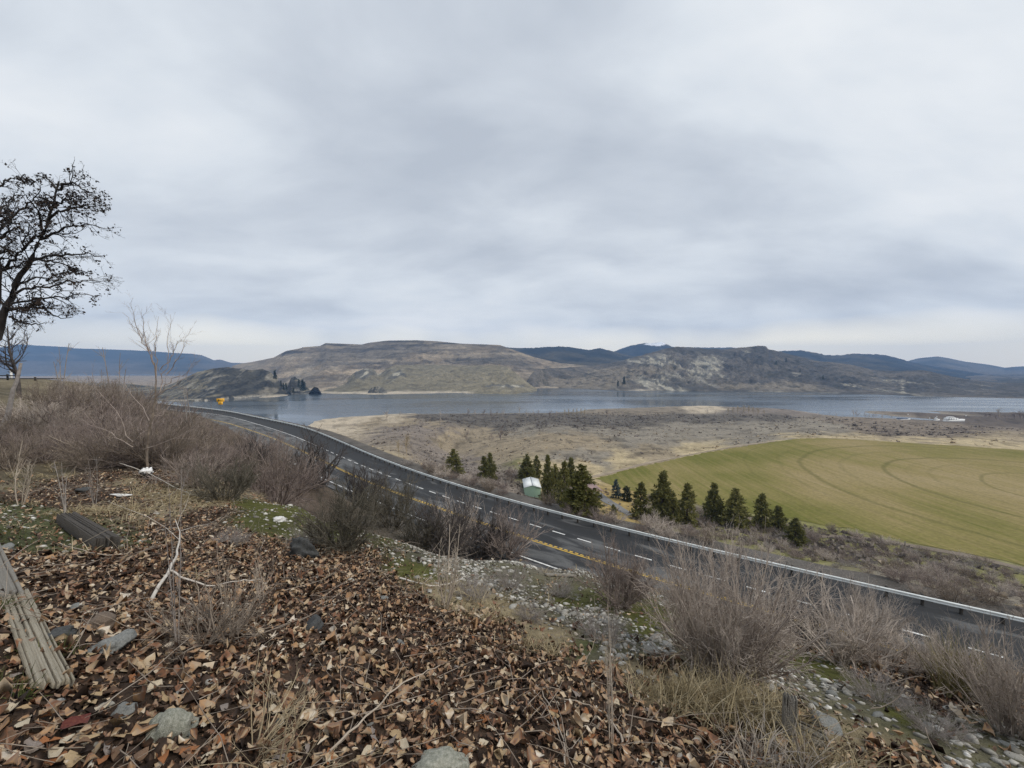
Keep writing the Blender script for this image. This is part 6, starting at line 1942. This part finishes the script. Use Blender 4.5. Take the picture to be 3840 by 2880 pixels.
X, Y = sample(210000, 0.9, 24.0, 1.26)
w_ = weights(X, Y)
pk = np.clip(w_['leaf'] * 1.15 + 0.10 * w_['gravel'] + 0.07 * w_['moss'] + 0.50 * w_['dry'] * (np.hypot(X, Y) > 8) + 0.14 * w_['dry'] + 0.42 * w_['green'] + 0.5 * w_['floor'] + 0.40 * w_['olive'], 0, 1) ** 1.3
kp = r.random(len(X)) < pk * (1 - 0.5 * sstep(7, 16, np.hypot(X, Y)))
X, Y = X[kp], Y[kp]
dist = np.hypot(X, Y)
size = np.clip(r.lognormal(math.log(0.040), 0.46, len(X)), 0.014, 0.10) * (1 + 0.024 * dist)
tint = np.clip(r.beta(1.0, 1.95, len(X)) + 0.13 * fbm(X * 0.9, Y * 0.9, 3, 61) , 0, 1)
VT_N = np.tile(np.array([-0.10, 0.02, 0.14, 0.02, -0.10]), 5)
lift = r.uniform(0.0, 0.07, len(X)) * (0.4 + 0.6 * (tint > 0.35))
Vs, Qs, Ts, n_ = [], [], [], 0
for m_, LTs in ((dist < 3.0, LTN), ((dist >= 3.0) & (dist < 9.5), LTM), (dist >= 9.5, LT)):
    V, Q = leaf_batch(r, X[m_], Y[m_], size[m_], lift[m_], LTs)
    kk_ = V.shape[1]
    tv = tint[m_][:, None] + 0.07 * r.normal(size=(m_.sum(), kk_))
    if kk_ == 25: tv = tv + VT_N[None]
    Vs.append(V.reshape(-1, 3)); Qs.append(Q + n_); Ts.append(np.clip(tv, 0, 1).ravel())
    n_ += V.shape[0] * kk_
stuff('fallen_leaves', mesh('fallen_leaves', np.vstack(Vs), np.vstack(Qs), M['leaves'], True, {'tint': np.concatenate(Ts)}), 'brown and tan dead leaves littering the bank', 'leaves')

# the largest leaves, one by one
TONES = {'tan': ((0.40, 0.29, 0.165), (0.29, 0.20, 0.11)), 'brown': ((0.17, 0.105, 0.065), (0.10, 0.062, 0.042)), 'rust': ((0.30, 0.125, 0.05), (0.19, 0.08, 0.038)), 'beige': ((0.50, 0.43, 0.32), (0.38, 0.31, 0.225)), 'grey': ((0.245, 0.205, 0.18), (0.15, 0.125, 0.11))}
TM = {k: noise_mat('leaf_' + k, [b, a, tuple(x * 1.15 for x in a)], 16, rough=0.75, bump=0.3, bscale=45) for k, (a, b) in TONES.items()}
TMESH = {}
for k in TONES:
    TMESH[k] = []
    for v in range(4):
        T, Q = LTN[(v + len(k)) % 6]
        B = bend(T[None], np.array([r.uniform(0.25, 1.0) * (1 if v % 2 else -1)]), np.array([r.normal() * 0.5]), np.array([r.normal() * 0.6]))[0]
        TMESH[k].append(mesh('fallen_leaf', B, Q, TM[k], True))
GLAB = {'tan': 'tan curled dead leaf lying on top of the leaf litter', 'brown': 'dark brown curled dead leaf lying on top of the leaf litter', 'rust': 'rusty orange dead leaf lying on top of the leaf litter', 'beige': 'pale beige dead leaf lying on top of the leaf litter', 'grey': 'grey brown dead leaf lying on top of the leaf litter'}
import mathutils


def place_leaf(me_, p, size, r_, nn_=None):
    n_ = ground_normal(np.array([p[0]]), np.array([p[1]]))[0]
    n_ = unit(n_ + r_.normal(size=3) * 0.25) if nn_ is None else nn_
    a = unit(np.cross(n_, r_.normal(size=3))); b = np.cross(n_, a)
    o = link('fallen_leaf', me_)
    mw = mathutils.Matrix(((a[0], b[0], n_[0], p[0] + n_[0] * 0.035), (a[1], b[1], n_[1], p[1] + n_[1] * 0.035), (a[2], b[2], n_[2], p[2] + CZ + n_[2] * 0.035), (0, 0, 0, 1)))
    o.matrix_world = mw @ mathutils.Matrix.Scale(float(size), 4)
    return o


cnt_ = 0
while cnt_ < 285:
    px, py = r.uniform(5, 1019), 768 - 130 * r.random() ** 1.4
    q = G(px, py)[0]
    if weights(np.array([q[0]]), np.array([q[1]]))['leaf'][0] < 0.6: continue
    k = ('tan', 'brown', 'rust', 'beige', 'grey', 'brown', 'tan')[int(r.integers(7))]
    o = place_leaf(TMESH[k][int(r.integers(4))], q, r.uniform(0.055, 0.092), r)
    tag(o, GLAB[k], 'leaf', k + ' fallen leaves'); cnt_ += 1
for px, py, k, s_, lab in ((438 / 3.75 * 1.0, 735, 'tan', 0.16, 'big flat yellow tan leaf below the pale lichened rock'),):
    tag(place_leaf(TMESH[k][1], G(px, py)[0] + [0, 0, 0.03], s_, r), lab, 'leaf')
redm = noise_mat('leaf_red', [(0.05, 0.012, 0.010), (0.11, 0.026, 0.019), (0.16, 0.055, 0.03)], 12, rough=0.7)
tag(place_leaf(mesh('fallen_leaf', bend(LTN[2][0][None], np.array([0.5]), np.array([0.3]), np.array([0.3]))[0], LTN[2][1], redm, True), G(72, 733)[0] + [0, 0, 0.01], 0.15, r), 'large dark red leaf at the lower left', 'leaf')

# stones
SM = [blob_mesh('stone', M['stone'], 800 + k, 2, 0.62, 0.22) for k in range(5)]
SM_T = [blob_mesh('stone', M['rock_grey'], 820 + k, 2, 0.6, 0.22) for k in range(2)]
for me_ in SM + SM_T: pass
import bmesh as _bm
b0 = _bm.new(); _bm.ops.create_icosphere(b0, subdivisions=1, radius=1.0)
ico = np.array([v.co[:] for v in b0.verts]); icf = np.array([[v.index for v in f.verts] for f in b0.faces]); b0.free()
r = np.random.default_rng(710)
X, Y = sample(88000, 1.8, 18.0, 1.6)
w_ = weights(X, Y)
pk = np.clip(w_['gravel'] * 0.95 + 0.22 * w_['moss'] + 0.08 * w_['dry'] + 0.012 * w_['leaf'] + 0.10 * w_['cut'] + 0.10 * (w_['floor'] + w_['olive'] + w_['green']), 0, 1) * (0.12 + 0.88 * sstep(-0.35, 0.25, fbm(X * 0.9, Y * 0.9, 4, 91)))
kp = r.random(len(X)) < pk
X, Y = X[kp], Y[kp]
N = len(X)
rad = np.clip(r.lognormal(math.log(0.023), 0.48, N), 0.009, 0.075)
S = np.stack([rad * r.uniform(0.8, 1.35, N), rad * r.uniform(0.7, 1.1, N), rad * r.uniform(0.45, 0.75, N)], -1)
az = r.uniform(0, 2 * math.pi, N)
dm = 1 + 0.22 * r.normal(size=(N, len(ico)))
V = ico[None] * dm[..., None] * S[:, None]
ca, sa_ = np.cos(az)[:, None], np.sin(az)[:, None]
V = np.stack([V[..., 0] * ca - V[..., 1] * sa_, V[..., 0] * sa_ + V[..., 1] * ca, V[..., 2]], -1)
nn_ = ground_normal(X, Y)
V[..., 2] += -(V[..., 0] * nn_[:, None, 0] + V[..., 1] * nn_[:, None, 1]) / nn_[:, None, 2]
V += (np.stack([X, Y, Z(X, Y) + CZ], -1) + nn_ * (S[:, 2:] * 0.25))[:, None]
big = np.argsort(-rad / np.hypot(X, Y))
ind = big[:240]
rest = np.setdiff1d(np.arange(N), ind)
M['pebbles'] = tint_mat('pebbles', [(0.0, (0.075, 0.07, 0.06)), (0.3, (0.16, 0.148, 0.125)), (0.6, (0.35, 0.335, 0.295)), (0.85, (0.56, 0.54, 0.49)), (1.0, (0.72, 0.70, 0.66))], 0.85, 0.25, 0.16, 45.0)
tint = np.clip(r.beta(1.8, 1.7, N), 0, 1)
F_ = icf[None] + (np.arange(len(rest)) * len(ico))[:, None, None]
stuff('pebbles', mesh('pebbles', V[rest].reshape(-1, 3), F_.reshape(-1, 3), M['pebbles'], True, {'tint': np.repeat(tint[rest], len(ico))}), 'grey and white pebbles scattered through moss and soil on the bank', 'gravel')
for i_ in ind:
    k = int(r.integers(5))
    loc_ = (X[i_], Y[i_], float(Z(X[i_], Y[i_])) + CZ + rad[i_] * 0.18)
    pale = r.random() < 0.75
    o = link('stone', SM[k] if pale else SM_T[k % 2], None, loc_, (0.25 * nn_[i_, 1] * -1, 0.25 * nn_[i_, 0], az[i_]), tuple(S[i_] * np.array([1.0, 1.0, 1.25])))
    tag(o, 'pale rounded stone bedded in the gravel and moss of the bank' if pale else 'grey rounded stone bedded in the gravel and moss of the bank', 'stone', 'pale stones on the bank' if pale else 'grey stones on the bank')

ROCKS = [(172, 735, 21, 'rock_pale', 0.75, 'pale lichened rock lying in the leaves at the lower left'), (113, 648, 18, 'rock_grey', 0.5, 'grey rock with white veins beside the weathered plank'), (99, 628, 11, 'rock_brown', 0.85, 'brown rounded rock half buried in leaves above the veined rock'), (77, 610, 6, 'rock_grey', 0.7, 'small blue grey stone in the leaves behind the brown rock'),
         (314, 628, 10, 'rock_dark', 0.75, 'dark wet looking rock in the leaves behind the white branch'), (438, 776, 30, 'rock_pale', 0.5, 'smooth pale rock cut by the bottom edge'), (57, 640, 17, 'rock_dark', 0.45, 'dark slab of rock against the side of the weathered plank'), (124, 715, 9, 'rock_grey', 0.8, 'small blue grey rock behind the pale lichened one'), (276, 726, 6, 'rock_dark', 0.8, 'small dark rock near the leaning weed stalks'),
         (212, 566, 0, 'rock_pale', 0.6, ''), (825, 728, 13, 'rock_grey', 0.7, 'grey rock just behind the fallen board'), (648, 652, 7, 'stone', 0.6, 'white rock at the near edge of the gravel by the big shrub'), (656, 641, 6, 'stone', 0.7, 'white rock behind the one at the gravel edge'), (667, 648, 5, 'stone', 0.8, 'round white rock close to the big shrub'), (212, 602, 0, 'stone', 0.7, ''),
         (279, 521, 5, 'rock_white', 0.75, 'white rock on the moss left of the leaning sagebrush'), (4, 552, 8, 'rock_grey', 0.7, 'grey stone at the left edge above the short board')]
for px, py, rp, mt, fl, lab in ROCKS:
    if not rp: continue
    q = G(px, py)[0]
    R_ = rp / 400 * q[1] * 1.12
    me_ = blob_mesh('rock', M[mt], int(px * 7 + py), 4, fl, 0.34, 1.6, True)
    tag(link('rock', me_, None, q + UP + np.array([0, 0, R_ * fl * 0.35]), (0.2, -0.15, r.uniform(0, 6)), R_), lab, 'rock')
q = G(147, 478)[0]
R_ = 5.0 / 400 * q[1]
wm_, t_, b_ = new_mat('white_splashed')
nz = nd(t_, 'ShaderNodeTexNoise', i_Scale=1.6, i_Detail=6.0)
tco = nd(t_, 'ShaderNodeTexCoord'); sp2 = nd(t_, 'ShaderNodeSeparateXYZ')
t_.links.new(tco.outputs['Object'], nz.inputs['Vector']); t_.links.new(tco.outputs['Object'], sp2.inputs[0])
ms = nd(t_, 'ShaderNodeMath', operation='MULTIPLY_ADD', i_1=0.35); t_.links.new(sp2.outputs['Z'], ms.inputs[0]); t_.links.new(nz.outputs[0], ms.inputs[2])
rp_ = ramp(t_, [(0.56, (0.05, 0.045, 0.04)), (0.60, (0.80, 0.80, 0.79))]); t_.links.new(ms.outputs[0], rp_.inputs[0]); t_.links.new(rp_.outputs[0], b_.inputs['Base Color'])
tag(link('stump', blob_mesh('stump', wm_, 91, 4, 1.15, 0.55, 2.6), None, q + UP + np.array([0, 0, R_ * 1.0]), (0, 0, 1.0), R_), 'dark stump with its top splashed white under the thicket', 'stump')
q = G(121, 497)[0]
tag(link('stone', blob_mesh('stone', M['rock_white'], 92, 3, 0.35, 0.3), None, q + UP + np.array([0, 0, 0.06]), (0, 0.1, 0.3), (0.27, 0.13, 0.10)), 'flat white stone in the dry grass behind the fallen log', 'stone')
q = G(303, 557)[0]
st_ = blob_mesh('stump', M['rock_dark'], 93, 4, 0.9, 0.5, 2.2)
tag(link('stump', st_, None, q + UP + np.array([0, 0, 0.12]), (0.2, 0.3, 0.3), (0.27, 0.20, 0.26)), 'dark rotten stump at the foot of the leaning sagebrush', 'stump')
q = G(83, 493)[0]
tag(link('rock', blob_mesh('rock', M['rock_dark'], 94, 3, 0.6, 0.4), None, q + UP + np.array([0, 0, 0.1]), None, (0.28, 0.2, 0.13)), 'blue black rock on the bare patch behind the dry grass', 'rock')

# ------------------------------------------------------------------ old wood


def beam(name, A, B, wdt, th, mat, label, cat, seed, upv=None, cracks=7, grain=True):
    """a split, weathered board between two points: ridged long grain and ragged ends as relief"""
    r_ = np.random.default_rng(seed)
    A, B = np.array(A), np.array(B)
    Ln = np.linalg.norm(B - A); ax = (B - A) / Ln
    n_ = ground_normal(np.array([(A[0] + B[0]) / 2]), np.array([(A[1] + B[1]) / 2]))[0] if upv is None else np.array(upv, float)
    sd = unit(np.cross(ax, n_)); n_ = np.cross(sd, ax)
    nx, ny = 34, 56
    u = np.linspace(0, 1, nx); v = np.linspace(-0.5, 0.5, ny)
    uu, vv = np.meshgrid(u, v, indexing='ij')
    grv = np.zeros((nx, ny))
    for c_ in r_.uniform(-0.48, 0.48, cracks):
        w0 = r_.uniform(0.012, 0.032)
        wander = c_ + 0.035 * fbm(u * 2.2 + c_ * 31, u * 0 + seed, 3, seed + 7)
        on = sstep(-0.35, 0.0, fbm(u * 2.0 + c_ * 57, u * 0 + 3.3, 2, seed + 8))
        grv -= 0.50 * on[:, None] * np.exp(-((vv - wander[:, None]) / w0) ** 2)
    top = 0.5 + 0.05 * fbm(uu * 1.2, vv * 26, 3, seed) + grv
    rag = 1 + 0.07 * (vnoise(vv * 9, uu * 0 + seed, seed) - 0.5) * 2 * (np.abs(uu - 0.5) > 0.46)
    loc = np.stack([((uu - 0.5) * rag) * Ln, vv * wdt * (1 + 0.04 * fbm(uu * 3, vv * 0, 2, seed + 5)), top * th], -1)
    bot = loc.copy(); bot[..., 2] = -0.5 * th
    Vt = np.vstack([loc.reshape(-1, 3), bot.reshape(-1, 3)])
    ii_, jj_ = np.meshgrid(np.arange(nx - 1), np.arange(ny - 1), indexing='ij')
    qt = np.stack([ii_ * ny + jj_, (ii_ + 1) * ny + jj_, (ii_ + 1) * ny + jj_ + 1, ii_ * ny + jj_ + 1], -1).reshape(-1, 4)
    off = nx * ny
    ed = []
    for i in range(nx - 1):
        ed += [[i * ny, off + i * ny, off + (i + 1) * ny, (i + 1) * ny], [i * ny + ny - 1, (i + 1) * ny + ny - 1, off + (i + 1) * ny + ny - 1, off + i * ny + ny - 1]]
    for j in range(ny - 1):
        ed += [[j, j + 1, off + j + 1, off + j], [(nx - 1) * ny + j, off + (nx - 1) * ny + j, off + (nx - 1) * ny + j + 1, (nx - 1) * ny + j + 1]]
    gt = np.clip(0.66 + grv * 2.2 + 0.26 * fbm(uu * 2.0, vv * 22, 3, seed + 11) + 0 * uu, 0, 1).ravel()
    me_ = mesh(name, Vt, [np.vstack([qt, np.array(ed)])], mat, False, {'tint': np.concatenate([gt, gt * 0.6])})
    o = link(name, me_)
    c = (A + B) / 2
    o.matrix_world = mathutils.Matrix(((ax[0], sd[0], n_[0], c[0]), (ax[1], sd[1], n_[1], c[1]), (ax[2], sd[2], n_[2], c[2] + CZ), (0, 0, 0, 1)))
    return tag(o, label, cat)


def gp(px, py, up=0.0):
    q = G(px, py)[0]; q[2] += up
    return q


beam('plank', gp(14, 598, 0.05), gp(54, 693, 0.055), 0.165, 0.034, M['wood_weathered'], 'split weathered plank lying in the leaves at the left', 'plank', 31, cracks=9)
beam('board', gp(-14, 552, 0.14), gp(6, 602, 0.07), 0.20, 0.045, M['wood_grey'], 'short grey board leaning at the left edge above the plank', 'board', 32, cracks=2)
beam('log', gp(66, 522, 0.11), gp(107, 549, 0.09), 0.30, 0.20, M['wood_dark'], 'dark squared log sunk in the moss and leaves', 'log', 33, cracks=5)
pb = gp(788, 742)
pt_ = pb + np.array([0.02, 0.02, 0.345])
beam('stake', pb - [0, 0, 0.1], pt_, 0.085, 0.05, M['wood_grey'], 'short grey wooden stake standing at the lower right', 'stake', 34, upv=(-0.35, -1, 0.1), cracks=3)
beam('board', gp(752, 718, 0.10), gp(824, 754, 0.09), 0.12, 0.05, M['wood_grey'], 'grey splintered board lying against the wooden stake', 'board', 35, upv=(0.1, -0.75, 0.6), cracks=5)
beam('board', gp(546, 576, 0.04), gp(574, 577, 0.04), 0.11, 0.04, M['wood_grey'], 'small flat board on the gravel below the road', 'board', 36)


def stick(pts, ra, rb, mat, label, seed, kids=0, K=16):
    r_ = np.random.default_rng(seed)
    P3 = np.array([gp(p[0], p[1], p[2]) for p in pts])
    og = P3[0].copy()
    P_, R_ = poly_tubes([P3], [(ra, rb)], K, 6, r_, 0.006)
    vs, qs = [], []
    v, q = tubes(P_ - og, R_, 6); vs.append(v); qs.append(q); n_ = len(v)
    if kids:
        P1, R1 = branch(r_, P_, R_, kids, 0.2, 1.0, 0.4, 1.0, 0.35, 5, 0.12, 0.02, 0.5, 0.4)
        v, q = tubes(P1 - og, R1, 4); vs.append(v); qs.append(q + n_)
    return tag(link('branch', mesh('branch', np.vstack(vs), np.vstack(qs), mat, True), None, og + UP), label, 'branch')


M['stick_white'] = noise_mat('stick_white', [(0.36, 0.32, 0.27), (0.55, 0.50, 0.44), (0.68, 0.64, 0.58)], 9)
stick([(148, 610, 0.02), (160, 592, 0.08), (172, 580, 0.16), (178, 560, 0.18), (180, 545, 0.26), (176, 538, 0.36)], 0.020, 0.006, M['stick_white'], 'white bent fallen branch standing out of the leaves at the left', 41, 4)
stick([(172, 582, 0.14), (190, 587, 0.08), (212, 590, 0.05), (235, 586, 0.06), (262, 583, 0.05)], 0.012, 0.005, M['stick_white'], 'long pale stick running right from the white bent branch', 42, 3)
stick([(400, 581, 0.05), (430, 588, 0.04), (450, 587, 0.06), (468, 580, 0.1)], 0.016, 0.006, M['stick_white'], 'pale curved stick on the gravel behind the slender sapling', 43, 2)
stick([(622, 752, 0.03), (618, 738, 0.05), (600, 718, 0.06), (575, 708, 0.05), (558, 704, 0.05)], 0.008, 0.003, M['twig_pale'], 'thin pale twig curving over the leaves at bottom centre', 44, 1)
stick([(565, 770, 0.03), (562, 738, 0.03), (548, 706, 0.04), (536, 688, 0.03)], 0.006, 0.003, M['twig_pale'], 'thin upright bowed twig on the leaves right of the grey brown sapling', 45, 1)
stick([(0, 614, 0.05), (30, 608, 0.09), (60, 600, 0.06)], 0.008, 0.003, M['twig_brown'], 'thin twig lying across the weathered plank', 46, 0)
stick([(60, 545, 0.03), (110, 560, 0.05), (150, 548, 0.04), (190, 552, 0.03)], 0.009, 0.004, M['twig_pale'], 'thin pale stick in the leaves beyond the fallen log', 47, 2)
stick([(180, 600, 0.03), (210, 622, 0.05), (250, 640, 0.04), (290, 628, 0.05)], 0.010, 0.004, M['twig_brown'], 'brown stick on the leaves before the thin sapling', 48, 3)
stick([(330, 760, 0.05), (365, 738, 0.12), (400, 712, 0.18), (440, 690, 0.2)], 0.007, 0.003, M['twig_pale'], 'long pale twig rising to the right from the weed stalks', 49, 3)
stick([(120, 470, 0.3), (150, 480, 0.25), (175, 492, 0.15), (200, 500, 0.1)], 0.02, 0.008, M['stick_white'], 'pale fallen branch under the thicket beside the splashed stump', 50, 4)

# litter of fine twigs
r = np.random.default_rng(720)
X, Y = sample(9500, 1.5, 24, 1.4)
w_ = weights(X, Y)
kp = r.random(len(X)) < np.clip(w_['leaf'] * 0.7 + w_['floor'] + 0.25 * w_['dry'] + 0.1 * w_['gravel'], 0, 1)
X, Y = X[kp], Y[kp]
nn_ = ground_normal(X, Y)
dr = unit(np.cross(nn_, r.normal(size=nn_.shape)) + nn_ * r.uniform(0.0, 0.3, (len(X), 1)))
P_, R_ = grow(r, np.stack([X, Y, Z(X, Y) + CZ + 0.03], -1), dr, r.uniform(0.12, 0.6, len(X)) * (1 + 0.04 * np.hypot(X, Y)), r.uniform(0.0016, 0.0042, len(X)) * (1 + 0.06 * np.hypot(X, Y)), 5, 0.16, 0.0, 0.5)
v, q = tubes(P_, R_, 3)
stuff('twig_litter', mesh('twig_litter', v, q, M['twig_brown'], True), 'thin dead twigs strewn through the leaf litter', 'twigs')

# grasses


def grass(name, N, rng_, r1, wts, hgt, mat_stops, label, lean=0.5, clump=0.0, width=0.0022, seed=730, bent=0.6, blades=14, spread=0.07):
    r_ = np.random.default_rng(seed)
    rad = (1.2 ** 1.5 + (r1 ** 1.5 - 1.2 ** 1.5) * r_.random(N)) ** (1 / 1.5)
    th_ = np.radians(r_.uniform(-66, 66, N))
    X, Y = rad * np.sin(th_), rad * np.cos(th_)
    w_ = weights(X, Y)
    pk_ = np.clip(sum(w_[k] * s for k, s in wts.items()), 0, 1) ** 1.3 * sstep(-0.3, 0.25, fbm(X * 0.7, Y * 0.7, 3, seed))
    kp_ = r_.random(N) < pk_
    X, Y = X[kp_], Y[kp_]
    return grass_at(name, X, Y, hgt, mat_stops, label, lean, width, r_, bent, blades, spread)


def grass_at(name, X, Y, hgt, stops, label, lean, width, r_, bent, blades, spread):
    n_ = len(X)
    hs = np.repeat(r_.uniform(hgt[0], hgt[1], n_), blades) * r_.uniform(0.5, 1.15, n_ * blades)
    Xb = np.repeat(X, blades) + r_.normal(size=n_ * blades) * spread
    Yb = np.repeat(Y, blades) + r_.normal(size=n_ * blades) * spread
    b = np.stack([Xb, Yb, Z(Xb, Yb) + CZ - 0.01], -1)
    az = r_.uniform(0, 2 * math.pi, n_ * blades)
    inc = lean * r_.uniform(0.2, 1.3, n_ * blades)
    d = np.stack([np.sin(inc) * np.cos(az) + 0.12, np.sin(inc) * np.sin(az) - 0.1, np.cos(inc)], -1)
    P = np.zeros((n_ * blades, 4, 3)); P[:, 0] = b
    dd_ = unit(d)
    for k in range(1, 4):
        P[:, k] = P[:, k - 1] + dd_ * (hs / 3)[:, None]
        dd_ = unit(dd_ + np.array([0.05, -0.06, -bent * 0.5]) * r_.uniform(0.3, 1.4, (n_ * blades, 1)) + np.stack([np.cos(az), np.sin(az), np.zeros_like(az)], -1) * 0.22 * bent)
    sd_ = unit(np.cross(P[:, 3] - P[:, 0] + [0, 0, 1e-3], r_.normal(size=(n_ * blades, 3))))
    wv = np.array([1, 0.85, 0.6, 0.12])[None, :, None] * width * r_.uniform(0.7, 1.5, (n_ * blades, 1, 1)) * (1 + 0.09 * np.hypot(Xb, Yb))[:, None, None]
    V = np.stack([P - sd_[:, None] * wv, P + sd_[:, None] * wv], 2).reshape(-1, 3)
    base = (np.arange(n_ * blades) * 8)[:, None, None]
    k = np.arange(3)[None, :, None] * 2
    Q = np.concatenate([base + k, base + k + 1, base + k + 3, base + k + 2], -1).reshape(-1, 4)
    ti = np.repeat(np.clip(np.repeat(r_.random(n_), blades) * 0.5 + r_.random(n_ * blades) * 0.5, 0, 1), 8)
    return mesh(name, V, Q, tint_mat(name, stops, 0.8, 0.2, 0.08, 20), False, {'tint': ti})


DRY = [(0, (0.20, 0.155, 0.09)), (0.5, (0.36, 0.295, 0.18)), (1, (0.55, 0.47, 0.32))]
GRN = [(0, (0.035, 0.045, 0.015)), (0.5, (0.075, 0.085, 0.028)), (1, (0.15, 0.145, 0.06))]
MOS = [(0, (0.05, 0.052, 0.012)), (0.5, (0.105, 0.102, 0.022)), (1, (0.18, 0.165, 0.045))]
stuff('dry_grass', grass('dry_grass', 9500, None, 30, {'dry': 1.0, 'olive': 0.7, 'green': 0.25, 'gravel': 0.10, 'moss': 0.12}, (0.12, 0.34), DRY, '', 0.8, seed=731, bent=0.8), 'dry straw coloured grass bent over the bank', 'grass')
stuff('green_grass', grass('green_grass', 6500, None, 26, {'green': 1.0, 'moss': 0.25, 'dry': 0.22, 'olive': 0.5, 'leaf': 0.012, 'gravel': 0.05}, (0.05, 0.15), GRN, '', 0.7, seed=732, bent=0.7), 'short green grass between leaves and moss on the bank', 'grass')
stuff('moss', grass('moss', 9000, None, 18, {'moss': 1.0, 'gravel': 0.60, 'green': 0.35}, (0.012, 0.035), MOS, '', 1.0, seed=733, bent=0.3, width=0.004, blades=12, spread=0.06), 'yellow green moss between the stones', 'moss')


def tuft(px, py, n, hgt, stops, label, spread, lean=0.6, seed=0, bent=0.5, cat='grass tuft', width=0.0024):
    q = G(px, py)[0]
    r_ = np.random.default_rng(900 + seed)
    X = q[0] + r_.normal(size=n) * spread; Y = q[1] + r_.normal(size=n) * spread * 0.6
    me_ = grass_at('grass_tuft', X, Y, hgt, stops, '', lean, width, r_, bent, 10, 0.03)
    o = link('grass_tuft', me_)
    return tag(o, label, cat)


GREYD = [(0, (0.20, 0.17, 0.14)), (0.5, (0.33, 0.285, 0.24)), (1, (0.48, 0.43, 0.37))]
OLV = [(0, (0.10, 0.09, 0.035)), (0.5, (0.20, 0.175, 0.08)), (1, (0.36, 0.30, 0.17))]
tuft(715, 712, 95, (0.20, 0.50), DRY, 'thick tuft of straw grass in front of the big pale shrub', 0.26, 0.55, 1)
tuft(760, 722, 70, (0.20, 0.42), DRY, 'straw grass beside the wooden stake on its left', 0.20, 0.6, 2)
tuft(675, 700, 40, (0.15, 0.34), DRY, 'straw grass at the left foot of the big pale shrub', 0.2, 0.6, 3)
tuft(962, 698, 60, (0.45, 0.80), OLV, 'tall olive grass tuft leaning left before the corner shrub', 0.10, 0.5, 4, 0.4)
tuft(820, 765, 45, (0.15, 0.38), DRY, 'straw grass at the bottom right below the fallen board', 0.22, 0.7, 5)
tuft(770, 765, 35, (0.15, 0.35), GREYD, 'grey dead grass at the bottom edge below the stake', 0.2, 0.7, 6)
tuft(50, 655, 22, (0.08, 0.16), GRN, 'green grass clump against the right side of the plank', 0.08, 0.8, 7)
tuft(10, 690, 22, (0.08, 0.17), GRN, 'green grass clump left of the plank near its lower end', 0.09, 0.9, 8)
tuft(12, 612, 22, (0.08, 0.2), GRN, 'green grass clump under the short grey board', 0.09, 0.9, 9)
tuft(535, 650, 30, (0.12, 0.26), DRY, 'small straw grass tuft at the edge of leaves and gravel', 0.16, 0.5, 10)
tuft(490, 622, 26, (0.12, 0.22), DRY, 'small straw grass tuft by the slender sapling', 0.14, 0.6, 11)
tuft(200, 500, 60, (0.25, 0.5), DRY, 'long bent straw grass below the purple shrub', 0.5, 0.9, 12, 1.0)
tuft(110, 512, 60, (0.25, 0.5), DRY, 'long bent straw grass behind the fallen log', 0.5, 0.9, 13, 1.0)

# ------------------------------------------------------------------ air
hz_m = bpy.data.materials.new('haze')
hz_m.use_nodes = True
ht = hz_m.node_tree
ht.nodes.clear()
vo = nd(ht, 'ShaderNodeVolumePrincipled')
vo.inputs['Color'].default_value = (0.30, 0.55, 1.0, 1)
vo.inputs['Density'].default_value = 0.000088
vo.inputs['Anisotropy'].default_value = 0.0
ho = nd(ht, 'ShaderNodeOutputMaterial')
ht.links.new(vo.outputs[0], ho.inputs['Volume'])
hb = MB().box((0, 0, 0), (16400, 16400, 700))
hz_o = link('haze', hb.mesh('haze', hz_m), None, (0, 0, 150))
tag(hz_o, 'faint blue air between the viewer and the far hills', 'haze', None, 'stuff')
